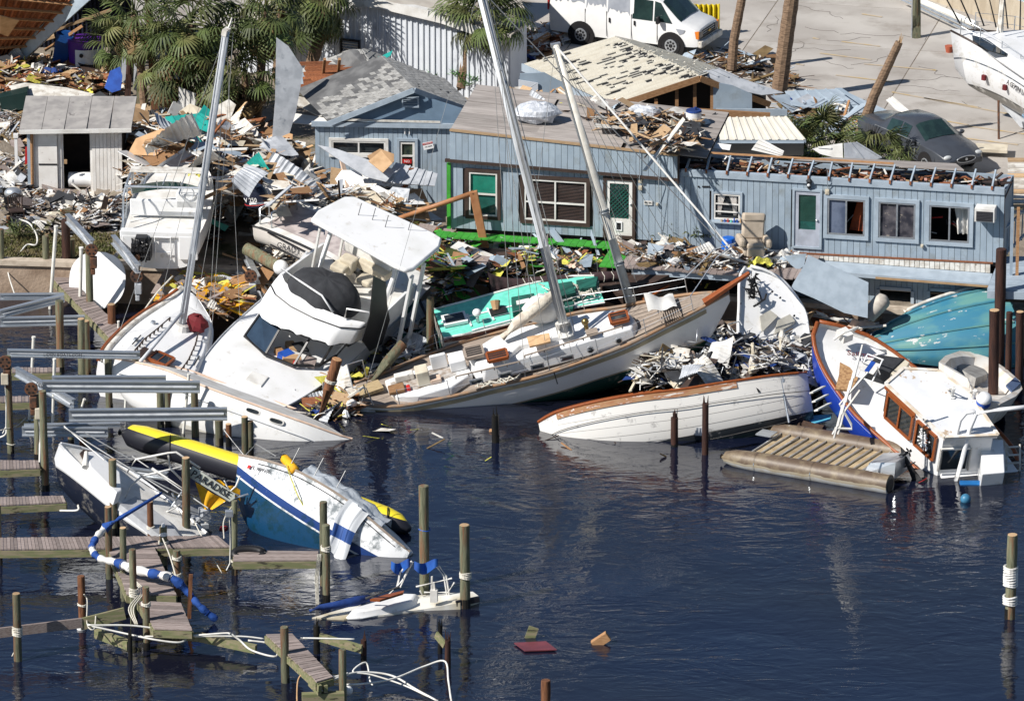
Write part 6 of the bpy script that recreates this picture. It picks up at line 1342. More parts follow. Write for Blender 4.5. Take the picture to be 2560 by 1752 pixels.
q.grid(lambda s,t:cA.lerp(cB,s).lerp(cD.lerp(cC,s),t)+V((0,.06*math.sin(s*9+t*2),-.06*math.sin(s*3.14)*0)),14,10);q.build('panel',C['gold'],yc_h,smooth=True)
q=MB();q.grid(lambda s,t:Y_(540,1200,.3).lerp(Y_(600,1222,.3),s)+V((0,.05*math.sin(s*8),-t*.35+.04*math.sin(s*11))),10,4);q.build('flap',C['gold'],yc_h,smooth=True)
gd_=thing('grey_tender','grey half sunk tender tangled in tubes behind the finger pier','dinghy',M=Matrix.Translation(Yp(480,1300,yl)))
q=MB();q.slab([Y_(300,1230,1.2),Y_(330,1212,1.6),Y_(520,1300,1.5),Y_(560,1345,.8),Y_(440,1345,.6)],.25);q.build('floor',mat('grey tender floor',(.30,.31,.33),(.22,.23,.24),r=.7),gd_)
q=MB();q.tube([Y_(300,1235,1.2),Y_(400,1290,.9),Y_(500,1340,.5)],.14,10);q.tube([Y_(330,1212,1.6),Y_(450,1262,1.6),Y_(560,1335,1.0)],.14,10);q.build('side_tube',mat('grey hypalon',(.42,.43,.45),r=.5),gd_,smooth=True)
for k in range(12):q=MB();c=Y_(rnd.uniform(400,560),rnd.uniform(1270,1340),.3);q.box(c,(rnd.uniform(.1,.4),.2,rnd.uniform(.08,.25)),rz=rnd.uniform(0,3));q.build('gear',C[rnd.choice(['white2','dirtywhite','galv','grille','red'])],gd_)
# ---------------------------------------------------------------- sunken sloop with blue cover
SSF=Frame(G(1190,1510,.02),(173,-.3,0));SS=thing('sunken_blue_cover_sloop','sunken white sloop with only its cabin top and blue sail cover above water','sailboat',M=SSF.M)
def sp(x,y,z):return SSF.on(x,y,2,z)
q=MB();D_=[(1198,1490),(1182,1478),(1120,1482),(1030,1488),(940,1500),(860,1520),(780,1543),(860,1546),(960,1536),(1060,1522),(1150,1506)]
q.slab([sp(x,y,.04 if i>1 and i<10 else .18)for i,(x,y)in enumerate(D_)],.3);q.build('deck',mat('wet tinted deck',(.74,.72,.66),(.46,.38,.22),r=.3,sc=.8,st=(1,1,1)),SS)
q,_=prism(SSF,[(1040,1483),(1028,1500),(980,1512),(915,1524),(880,1524),(905,1508),(965,1490),(1010,1482)],.24,.0,1.25);q.build('cabin',C['white'],SS,smooth=30,bev=.05)
q=MB();P=[sp(x,y,.5)for x,y in((925,1502),(965,1490),(1010,1480),(1008,1486),(950,1504))];q.slab(P,.06);q.build('teak_panel',C['teak'],SS)
q=MB();P=[sp(x,y,.35)for x,y in((775,1526),(800,1518),(850,1510),(890,1502),(925,1494))];q.tube(P,.1,8,rs=[.05,.09,.12,.15,.1]);q.build('sail_cover',C['navy'],SS,smooth=True)
q=MB();q.tube([sp(915,1495,.5),sp(998,1466,1.0)],.04,6);q.build('boom',C['grille'],SS)
q=MB();q.beam(sp(1198,1497,.2),sp(1140,1508,.15),.08,.16);q.build('transom_edge',C['ink'],SS)
yf=G(1100,1500,0).y
for x,m_ in((0,'wire'),):
 q=MB()
 for pts in(((992,1470),(1000,1430),(1030,1402)),((965,1492),(1005,1452),(1032,1404)),((1000,1468),(1032,1404)),((1092,1416),(1110,1440),(1118,1490)),((1098,1414),(1116,1440),(1124,1490)),((1040,1466),(1130,1445)),((1080,1440),(1078,1500)),((1050,1476),(1062,1500)),((1120,1480),(1136,1455)),((1060,1480),(1120,1480))):q.tube([SSF.I@Yp(a,c,yf)for a,c in pts],.028,6)
 q.build('bimini_frame',C['white2'],SS)
for x0,x1,n_ in((978,1026,1),(1036,1095,2)):
 q=MB();q.grid(lambda s,t:SSF.I@Yp(x0+(x1-x0)*s,1402+6*math.sin(s*5)+t*(16+10*math.sin(s*3.1)),yf-.1*math.sin(s*9))+V((0,.1*t,0)),14,5);q.build('bimini_cloth',C['navy']if False else mat('bright blue canvas',(.01,.08,.33),(.01,.05,.24),r=.8)if n_==1 else bpy.data.materials['bright blue canvas'],SS,smooth=True)
q=MB();c=sp(1085,1488,.4);q.box(c,(.2,.2,.35));q.tube([c,c+V((0,0,.4))],.04,6);q.build('winch',C['white2'],SS)
# ---------------------------------------------------------------- yacht on the hard, upper right
YGF=Frame(G(2600,300,2.3),(140,3,0));YG=thing('cruising_yacht','white cruising yacht standing ashore with grey stained bottom at the upper right','sailboat',M=YGF.M)
near=[(2680,300,1.25),(2610,235,1.3),(2559,190,1.35),(2500,148,1.45),(2440,112,1.6),(2400,90,1.75),(2376,78,1.9)]
st=hull_from(YGF,near,[1.7,1.85,1.7,1.35,.9,.4,.03],[-.7,-.75,-.75,-.65,-.4,-.05,.6],side=1,n=26)
hull_mesh(st,2.2,9,rake=.3).build('hull',bands('grey bottomed yacht',[-.02,.05,.95,1.0],[(.20,.19,.17),(.05,.05,.05),(.80,.80,.80),(.05,.07,.10),(.80,.80,.80)],r=.3,dirt=(.62,.60,.56),dlo=.53,dhi=.60,grow=.0),YG,smooth=40)
deck_mesh(st,.03,.12).build('deck',C['white'],YG,smooth=True)
for rb in rail(st,.035):rb.build('toe_rail',C['brown'],YG)
q,_=prism(YGF,[(2440,82),(2475,78),(2560,72),(2640,120),(2640,180),(2560,165),(2500,125)],1.85,1.4,1.08);q.build('cabin',C['white'],YG,bev=.1,smooth=30)
q=MB();P=[YGF.on(x,y,2,1.78)for x,y in((2432,92),(2460,98),(2500,118),(2526,138),(2518,142),(2470,128),(2434,104))];q.slab([p+V((0,.05,.02))for p in P],.04);q.build('cabin_window',C['glass'],YG)
q=MB()
for i in(2,6,10,14,18,22,25):
 for w in(1,3):s=st[i];q.cone((s[0],s[w],s[2]),(s[0],s[w],s[2]+.65),.02,.02,5)
for w in(1,3):
 for hh in(.64,.34):q.tube([(st[i][0],st[i][w],st[i][2]+hh)for i in(2,6,10,14,18,22,25)],.01,4)
q.build('lifeline',C['alu'],YG)
q=MB();kc=(st[12][1]+st[12][3])/2;q.slab([(st[20][0],kc,-.5),(st[11][0],kc,-.7),(st[12][0],kc,-1.1),(st[17][0],kc,-1.1)],.3,nrm=(0,1,0));q.build('keel',C['galv'],YG)
A_,B_=V((st[18][0],st[18][1]+.06,.75)),V((st[10][0],st[10][1]+.06,.72));d=(B_-A_).normalized()
text('A GEMINI LEGACY','lettering',YG,C['ink'],.24,axes(A_.lerp(B_,.62)+V((0,.0,.12)),d,V((0,-.2,1))),.004)
text('Solace','boat_name',YG,mat('pale blue lettering',(.25,.45,.65),r=.5),.34,axes(A_.lerp(B_,.95)+V((0,.02,-.38)),d,V((0,-.3,1))),.004)
text('Ft. Myers, Florida','home_port',YG,bpy.data.materials['pale blue lettering'],.17,axes(A_.lerp(B_,.95)+V((0,.0,-.66)),d,V((0,-.35,1))),.004)
for i,s_ in((17,.45),(21,.9)):q=MB();s=st[i];q.box((s[0],s[1]-.02,.55),(.14,.1,.18));q.build('hull_port',C['maroon'],YG)
q=MB();c=YGF.on(2500,80,2,1.85);q.tube([c,c+V((0,0,2.5))],.12,8);q.build('mast',C['dirtywhite'],YG)
for k in range(6):q=MB();c=YGF.on(2400+k*30,60+3*k,2,2.2);q.tube([c,c+V((1.4-k*.3,.3,2.0))],.03,5);q.build('loose_wire',C['grille'],YG)
for i in(9,18):q=MB();s=st[i];w_=YGF.M@V((s[0],s[1],.1));q.cone(YGF.I@V((w_.x,w_.y-.5,LZ)),V((s[0],s[1],.0)),.04,.04,6);q.build('stand',C['rust'],YG)
# ================================================================== VEHICLES
def car_body(root,st,glass_side,glass_front,glass_rear,m):
 """st rows: x, w, zb, zm, wb, zbelt, wt, zt"""
 body,out=MB(),[]
 rings=[]
 for x,w,zb,wb,zbelt,wt,zt in st:
  h=[(w*.96,zb),(w,zb+(zbelt-zb)*.45),(wb,zbelt),(wt+.03,zt-.07),(wt*.8,zt),(0,zt+.03)]
  rings.append([V((x,-y,z))for y,z in h]+[V((x,y,z))for y,z in h[-2::-1]])
 K=11
 for i in range(len(st)-1):
  for j in range(K-1):
   f=[rings[i][j],rings[i+1][j],rings[i+1][j+1],rings[i][j+1]]
   body.add(f,[(0,1,2,3)])
   cls='side_window' if(i in glass_side and j in(2,7))else('windscreen' if i in glass_front and 3<=j<=6 else('rear_window' if i in glass_rear and 3<=j<=6 else None))
   if cls:out.append((cls,i,j,f))
 body.add(rings[0],[tuple(range(K))]);body.add(rings[-1],[tuple(range(K))[::-1]])
 # weld
 o=body.build('body',m,root);import bmesh as bm_;b=bm_.new();b.from_mesh(o.data);bm_.ops.remove_doubles(b,verts=b.verts,dist=.001);bm_.ops.recalc_face_normals(b,faces=b.faces);b.to_mesh(o.data);b.free()
 o.data.polygons.foreach_set('use_smooth',[True]*len(o.data.polygons));o.data.set_sharp_from_angle(angle=R(32))
 md=o.modifiers.new('edge','BEVEL');md.width=.03;md.segments=2;md.limit_method='ANGLE';md.angle_limit=R(30)
 groups={}
 for cls,i,j,f in out:groups.setdefault((cls,i if cls=='side_window' else 0,j if cls=='side_window' else 0),[]).append(f)
 for(cls,i,j),fs in groups.items():
  q=MB()
  if cls=='side_window':
   f=fs[0];c=sum(f,V())/4;n=(f[1]-f[0]).cross(f[3]-f[0]).normalized();n=n if n.dot(V((0,c.y,0)))>0 else-n
   q.slab([c+(p-c)*.86+n*.012 for p in f],.02,nrm=n)
  else:
   P=[p for f in fs for p in f];c=sum(P,V())/len(P)
   for f in fs:
    n=V((1 if cls=='windscreen' else-1,0,1)).normalized();q.add([c+(p-c)*.93+n*.02 for p in f],[(0,1,2,3)])
  q.build(cls,C['carglass'],root)
C['carglass']=mat('car glass',(.015,.03,.03),(.022,.045,.042),r=.06,sc=3,spec=.7)
def wheel(root,x,y,r=.36,w=.24,sg=1,hub=None):
 q=MB();n=22
 q.tube([(x,y-w/2,r),(x,y-w/2+.04,r),(x,y+w/2-.04,r),(x,y+w/2,r)],r,n,rs=[r*.88,r,r,r*.88]);t=q.build('wheel',C['black'],root,smooth=40)
 q=MB();q.cone((x,y+sg*w/2*.9,r),(x,y+sg*(w/2+.012),r),r*.62,r*.58,16);q.build('rim',hub or C['alu'],t)
 q=MB()
 for k in range(8):a=k*.785;q.cone((x+r*.36*math.cos(a),y+sg*(w/2+.01),r+r*.36*math.sin(a)),(x+r*.36*math.cos(a),y+sg*(w/2+.02),r+r*.36*math.sin(a)),.045,.045,8)
 q.cone((x,y+sg*(w/2),r),(x,y+sg*(w/2+.04),r),.08,.06,10);q.build('hub',C['grille'],t)
A_,B_=G(1455,112,LZ),G(1680,140,LZ);d=B_-A_;sc_=d.length/3.43;ya_=math.degrees(math.atan2(d.y,d.x))
VF=Frame(A_,(ya_,0,0));van=thing('white_van','white passenger van with silver patched windows and shattered windscreen in the parking lot','van',M=VF.M@Matrix.Translation(V((0,.9,0)))@Matrix.Scale(sc_,4))
vp=mat('white van paint',(.80,.80,.79),(.76,.76,.75),r=.25,c3=(.45,.42,.38),sc3=2.5,lo3=.68,hi3=.8)
st=[(-1.25,.92,.42,.95,1.15,.80,1.98),(-1.15,.97,.40,.98,1.15,.86,2.04),(.0,.99,.36,1.0,1.15,.88,2.08),(1.0,.99,.36,1.0,1.15,.88,2.09),(1.95,.99,.36,1.0,1.15,.88,2.08),(2.75,.99,.36,.99,1.15,.86,2.02),(3.0,.99,.36,.99,1.16,.84,1.95),(3.75,.98,.38,.97,1.15,.88,1.24),(4.25,.95,.40,.93,1.02,.84,1.12),(4.42,.90,.42,.88,.92,.80,1.0)]
car_body(van,st,(4,),(6,),(),vp)
for i in(-1,):
 q=MB();q.slab([(1.95,-1.0,1.2),(2.72,-1.0,1.2),(2.72,-.9,1.9),(1.98,-.9,1.92)],.02,nrm=(0,-1,.15));q.build('side_window',C['carglass'],van)
 q=MB();q.slab([(2.78,-1.0,1.2),(3.45,-1.0,1.2),(3.0,-.9,1.85),(2.78,-.9,1.9)],.02,nrm=(0,-1,.15));q.build('quarter_window',C['carglass'],van)
slv=mat('silver masking film',(.34,.36,.40),(.28,.30,.34),r=.4)
def yside(z):return-1.0+(z-1.15)/.9*.12-.02
for x0,x1,zb_ in((-1.0,.12,1.45),(.2,.95,1.38),(1.02,1.85,1.25)):
 n_=12;top=[(x0+(x1-x0)*k/n_,1.95)for k in range(n_+1)];bot=[(x0+(x1-x0)*k/n_,zb_+rnd.uniform(-.02,.13)+.12*abs(math.sin(k*1.3)))for k in range(n_+1)]
 q=MB();q.slab([(x,yside(z),z)for x,z in top]+[(x,yside(z),z)for x,z in bot[::-1]],.01,nrm=(0,-1,.1));q.build('silver_patch',slv,van)
for x in(.16,.98,1.92,2.9):q=MB();q.box((x,-1.0,.9),(.012,.02,.9));q.build('door_seam',C['grille'],van)
for x in(1.1,2.05):q=MB();q.box((x,-1.02,1.05),(.05,.04,.16));q.build('door_handle',C['grille'],van)
q=MB();q.box((3.0,-1.16,1.3),(.12,.2,.26));q.build('mirror',C['grille'],van,bev=.03)
q=MB();q.slab([(4.44,-.78,.66),(4.44,.78,.66),(4.38,.78,.98),(4.38,-.78,.98)],.08,nrm=(1,0,0));gr=q.build('grille',C['grille'],van)
for k in range(4):q=MB();q.box((4.44,0,.7+k*.08),(.03,1.1,.02));q.build('bar',C['charcoal'],gr)
q=MB();q.box((4.465,0,.83),(.02,.24,.04));q.box((4.465,0,.83),(.021,.08,.09));q.build('badge',mat('gold badge',(.45,.32,.08),r=.3,metal=.8),gr)
for sg in(-1,1):q=MB();q.box((4.42,sg*.68,.84),(.06,.26,.2));q.build('headlight',C['glass'],van);q=MB();q.box((4.36,sg*.87,.84),(.16,.1,.26));q.build('turn_signal',mat('amber lens',(.70,.20,.02),r=.3)if sg<0 else bpy.data.materials['amber lens'],van)
q=MB();q.box((4.5,0,.52),(.16,1.9,.24));q.build('front_bumper',C['dirtywhite'],van,bev=.05)
q=MB();q.box((-1.32,0,.5),(.16,1.9,.2));q.build('rear_bumper',C['alu'],van,bev=.04);q=MB();q.box((-1.27,-.9,1.35),(.05,.14,.4));q.build('tail_light',C['red'],van)
for x in(0,3.43):
 q=MB();q.cone((x,-1.005,.38),(x,-.9,.38),.50,.50,24);q.build('wheel_arch',C['dark'],van)
 for sg in(-1,1):wheel(van,x,sg*.89,.39,.26,sg)
q=MB();q.slab([(3.6,-.995,1.02),(3.95,-.985,1.0),(3.9,-.98,.88),(3.75,-.985,.8),(3.68,-.99,.9)],.01,nrm=(0,-1,0));q.build('primer_patch',slv,van)

# grey sedan
CFr=Frame(G(2300,395,LZ),(-57,0,0));sed=thing('grey_sedan','dark grey sedan parked behind the torn roof edge','car',M=CFr.M)
sp_=mat('dark grey car paint',(.055,.062,.075),(.05,.055,.066),r=.22,spec=.6,c3=(.12,.11,.10),sc3=2,lo3=.65,hi3=.9)
st=[(-2.55,.70,.5,.72,.75,.55,.92),(-2.45,.82,.38,.84,.85,.66,.98),(-1.75,.90,.32,.90,.93,.70,1.06),(-1.3,.91,.30,.91,.95,.66,1.10),(-.75,.91,.30,.91,.95,.62,1.42),(.0,.91,.30,.91,.94,.62,1.47),(.5,.91,.30,.91,.93,.62,1.43),(1.25,.91,.30,.90,.92,.72,1.04),(1.9,.90,.32,.86,.85,.70,.97),(2.35,.84,.36,.78,.72,.58,.82),(2.55,.70,.42,.62,.62,.45,.68)]
car_body(sed,st,(4,5),(6,),(3,),sp_)
for sg in(-1,1):
 for x in(-1.5,1.5):
  q=MB();q.cone((x,sg*.915,.34),(x,sg*.8,.34),.40,.40,22);q.build('wheel_arch',C['dark'],sed);wheel(sed,x,sg*.80,.33,.22,sg)
 q=MB();q.ball((2.38,sg*.62,.70),.13,12,7,(.7,1.3,.65));q.build('headlight',mat('clear lens',(.62,.64,.64),r=.15)if sg<0 else bpy.data.materials['clear lens'],sed,smooth=True)
 q=MB();q.ball((.95,sg*1.0,1.0),.1,10,6,(.7,1.2,.8));q.build('mirror',sp_,sed,smooth=True)
 q=MB();q.beam((-1.35,sg*.9,.975),(1.15,sg*.9,.955),.02,.02);q.build('window_trim',C['alu'],sed)
 for x in(-.35,.72):q=MB();q.box((x-.35,sg*.925,.82),(.16,.03,.04));q.build('door_handle',sp_,sed)
 q=MB();q.box((.05,sg*.913,.65),(.012,.01,.55));q.build('door_seam',C['grille'],sed)
q=MB();q.ball((2.53,0,.62),.2,16,8,(.25,1.9,.5));q.build('grille',C['grille'],sed,smooth=True);q=MB();q.tube([(2.58,.38*math.cos(a),.62+.105*math.sin(a))for a in np.linspace(0,6.28,22)],.015,5);q.cone((2.56,0,.62),(2.6,0,.62),.05,.05,12);q.build('chrome_ring',C['alu'],sed)
q=MB();q.slab([G(x,y,LZ+.2)for x,y in((2440,365),(2520,368),(2518,384),(2442,380))],.1);tag(q.build('gutter_length',C['cream']),'long cream gutter panel lying on the concrete beyond the sedan','panel')
q=MB();q.cone(G(2373,132,LZ),G(2373,132,LZ)+V((0,0,.25)),.11,.16,12);tag(q.build('flower_pot',mat('terracotta',(.40,.10,.05),r=.8)),'terracotta flower pot standing on the concrete beside the yacht','flower pot')
# yellow folded fence behind the van
yfn=thing('yellow_barrier','yellow pleated plastic barrier standing behind the white van','barrier',G(1760,90,LZ));o_=Matrix.Translation(-G(1760,90,LZ))
for k in range(10):
 x0=1735+k*6.2;q=MB();a=o_@G(x0,92,LZ);a2=o_@G(x0+6.2,92,LZ);zz=.16 if k%2 else 0;q.slab([a+V((0,zz,.15)),a2+V((0,.16-zz,.15)),a2+V((0,.16-zz,1.15)),a+V((0,zz,1.15))],.03,nrm=(0,-1,0));q.build('panel',C['yellow'],yfn)
for k in(0,10):q=MB();a=o_@G(1735+k*6.2,92,LZ);q.cone(a,a+V((0,0,1.2)),.03,.03,6);q.build('post',C['yellow'],yfn)
# ================================================================== PALMS AND POLES
def frond_mesh(name,seed,m,droop=1.0,dry=False):
 r=random.Random(seed);b=MB();pl=r.uniform(.7,1.0)
 b.tube([(0,0,0),(pl*.5,0,.10),(pl,0,.04)],.018,4,rs=[.03,.02,.014])
 n=22
 for k in range(n):
  a=(k/(n-1)-.5)*4.4;L=(.95 if not dry else .7)*(1-.25*abs(a)/2.2)*r.uniform(.85,1.05);o=V((pl,0,.04));d=V((math.cos(a),math.sin(a),0));s=V((-math.sin(a),math.cos(a),0));w=.027
  P=[]
  for t in(0,.45,.8,1.0):P.append(o+d*L*t*(1-.25*t*t*droop)+V((0,0,-droop*(.42*t**2.4)+.06*t+r.uniform(-.03,.03))))
  ws=(.010,w,w*.75,.004);vs=[]
  for p,w_ in zip(P,ws):vs+=[p-s*w_,p+s*w_]
  b.add(vs,[(0,1,3,2),(2,3,5,4),(4,5,7,6)])
 return b.mesh(name,m,smooth=False)
FR=[frond_mesh('frond',i,C['leafg'],rnd.uniform(.7,1.5))for i in range(6)];FD=[frond_mesh('dead_frond',20+i,C['leafd'],1.8,True)for i in range(3)]
def palm(pts,r0,r1,n,lbl,scale=1.0,dead=8,name='palm_tree',lean=0):
 """pts: trunk points; the crown sits on the last"""
 base=pts[0];root=thing(name,lbl,'palm tree',base)
 P=[p-base for p in pts];fine=[]
 if len(P)>1:
  K=16
  for i in range(K+1):
   t=i/K*(len(P)-1);k=min(int(t),len(P)-2);fine.append(P[k].lerp(P[k+1],t-k))
  b=MB();b.tube(fine,r0,10,rs=[(r0+(r1-r0)*i/K)*(1+.06*(i%2))for i in range(K+1)]);b.build('trunk',C['trunk'],root,smooth=30)
  b=MB()
  for i in range(2,K*3):
   t=i/(K*3);c=fine[0].lerp(fine[-1],t)if len(P)==2 else None

 top=P[-1]
 for k in range(n):
  f=(k+.5)/n;el=math.radians(75-140*f+rnd.uniform(-16,16));az=k*2.39996+rnd.uniform(-.3,.3)
  M_=Matrix.Translation(top+V((0,0,rnd.uniform(-.1,.15))))@Matrix.Rotation(az,4,'Z')@Matrix.Rotation(-el,4,'Y')@Matrix.Rotation(rnd.uniform(-.5,.5),4,'X')@Matrix.Scale(scale*rnd.uniform(.85,1.15),4)
  inst(rnd.choice(FR),'frond',root,M=M_)
 for k in range(dead):
  az=rnd.uniform(0,6.28);M_=Matrix.Translation(top+V((0,0,-.2)))@Matrix.Rotation(az,4,'Z')@Matrix.Rotation(math.radians(rnd.uniform(40,80)),4,'Y')@Matrix.Scale(scale*.9,4)
  inst(rnd.choice(FD),'dead_frond',root,M=M_)
 return root
def at(px,py,base):return Yp(px,py,base.y)
def trunk(pxs,zb=LZ):  # first pixel is the foot on the ground
 b_=G(*pxs[0],zb);return[b_]+[at(x,y,b_)for x,y in pxs[1:]]
palm(trunk([(470,330),(468,200),(478,62)]),.16,.13,20,'full palm with hanging fronds just left of the white masted mast top',1.25,14)
palm(trunk([(560,345),(556,250),(548,150)]),.16,.13,18,'lowest bushy palm drooping over the white panels behind the mast top',1.2,16)
palm(trunk([(365,300),(350,150),(335,38)]),.15,.12,18,'palm with brown dead fronds behind the utility pole',1.1,20)
palm(trunk([(640,330),(655,150),(665,30)]),.15,.12,22,'palm whose fronds hang over the top of the tall grey metal sheet',1.15,10)
palm(trunk([(768,228),(782,150),(800,90),(812,40),(790,-5)]),.22,.2,34,'palm with thick curved bare trunk against the white metal wall',1.15,6)
palm(trunk([(1150,240),(1172,112),(1195,70),(1222,35)]),.2,.17,36,'small palm with short leaning trunk right of the metal building',1.1,8)
palm(trunk([(290,200),(292,150),(296,112)]),.1,.1,20,'low palm clump beside the purple tub',.9,6)
for pxs,r0,r1,lbl in(([(1829,183),(1835,100),(1862,-40)],.17,.14,'slender bare palm trunk right of the white van'),([(1945,252),(1962,120),(1985,-40)],.27,.24,'thick bare palm trunk in front of the parking lot')):
 palm(trunk(pxs),r0,r1,0,lbl,1,0)
bt=palm(trunk([(2145,352),(2185,240),(2248,106)]),.2,.13,0,'leaning palm trunk snapped off at a pale splintered top beside the sedan',1,0)
q=MB();c=bt.children[0].data.vertices[-1].co.copy();t_=at(2249,100,bt.location)-bt.location
for k in range(6):q.beam(t_+V((rnd.uniform(-.1,.1),rnd.uniform(-.1,.1),-.15)),t_+V((rnd.uniform(-.08,.12),0,rnd.uniform(.05,.25))),.05,.04,w2=.01)
q.build('splinter',C['wood2'],bt)
# ground palmetto in front of the sedan
palm(trunk([(430,330),(428,240),(425,150)]),.14,.12,18,'drooping palm crown between the utility pole and the white mast top',1.15,18)
palm(trunk([(620,345),(616,260),(612,190)]),.14,.12,15,'low hanging palm crown left of the tall grey metal sheet',1.1,14)
palm(trunk([(690,200),(700,100),(705,0)]),.15,.12,20,'high palm crown at the top edge before the metal wall',1.1,8)
for x,y,n,lbl in((2055,360,34,'green palmetto bush between cream awning and snapped palm trunk'),(2000,380,14,'small palmetto spray at the corner of the cream awning'),(2190,385,14,'small palmetto spray beside the sedan door')):
 p_=G(x,y,LZ+.5);palm([p_],.1,.1,n,lbl,.95,2,'palmetto_bush')
for x,y,lbl in((1675,620,'potted plant with strappy leaves on the ledge'),):
 pass
# utility poles and posts
def pole(x0,y0,x1,y1,r,m,lbl,name='utility_pole',zb=LZ):
 b_=G(x0,y0,zb);t=at(x1,y1,b_);q=MB();q.tube([b_,b_.lerp(t,.5),t],r,10,rs=[r,r*.95,r*.85]);o=q.build(name,m,None,smooth=30);return tag(o,lbl,'pole')
pole(390,305,370,-20,.14,C['pilered'],'tall reddish brown utility pole rising out of the debris')
pole(298,168,300,68,.09,C['pile'],'pale greenish short post left of the utility poles')
pole(318,260,326,110,.11,C['piledark'],'dark brown post between two greenish posts')
pole(347,262,352,130,.1,C['pile'],'greenish post beside the grey electric cabinets')
pole(2290,95,2291,-20,.17,C['pile'],'dark green utility pole standing on the parking lot edge')
q=MB();b_=G(2279,96,LZ);q.cone(b_,b_+V((0,0,3)),.03,.03,6);tag(q.build('conduit',C['alu']),'thin grey conduit beside the dark green pole','conduit')
stump=MB();c=G(1142,205,LZ)
stump.grid(lambda s,t:c+V(((.42+.1*math.sin(s*19)+.06*math.sin(s*41))*math.cos(s*6.283),(.42+.1*math.sin(s*19))*math.sin(s*6.283),t*(1.35+.12*math.sin(s*31)))),40,6);stump.cone(c+V((0,0,1.1)),c+V((0,0,1.2)),.4,.3,12)
tag(stump.build('tree_stump',C['bark'],None,smooth=30),'torn dark brown tree stump before the white metal wall','stump')
q=MB();c=G(1165,150,2.0);q.ball(c+V((0,.3,.3)),.32,10,6,(1.2,1,.75),wob=.05);tag(q.build('white_tub',C['white2'],None,smooth=30),'rounded white plastic tub hanging behind the stump','tub')
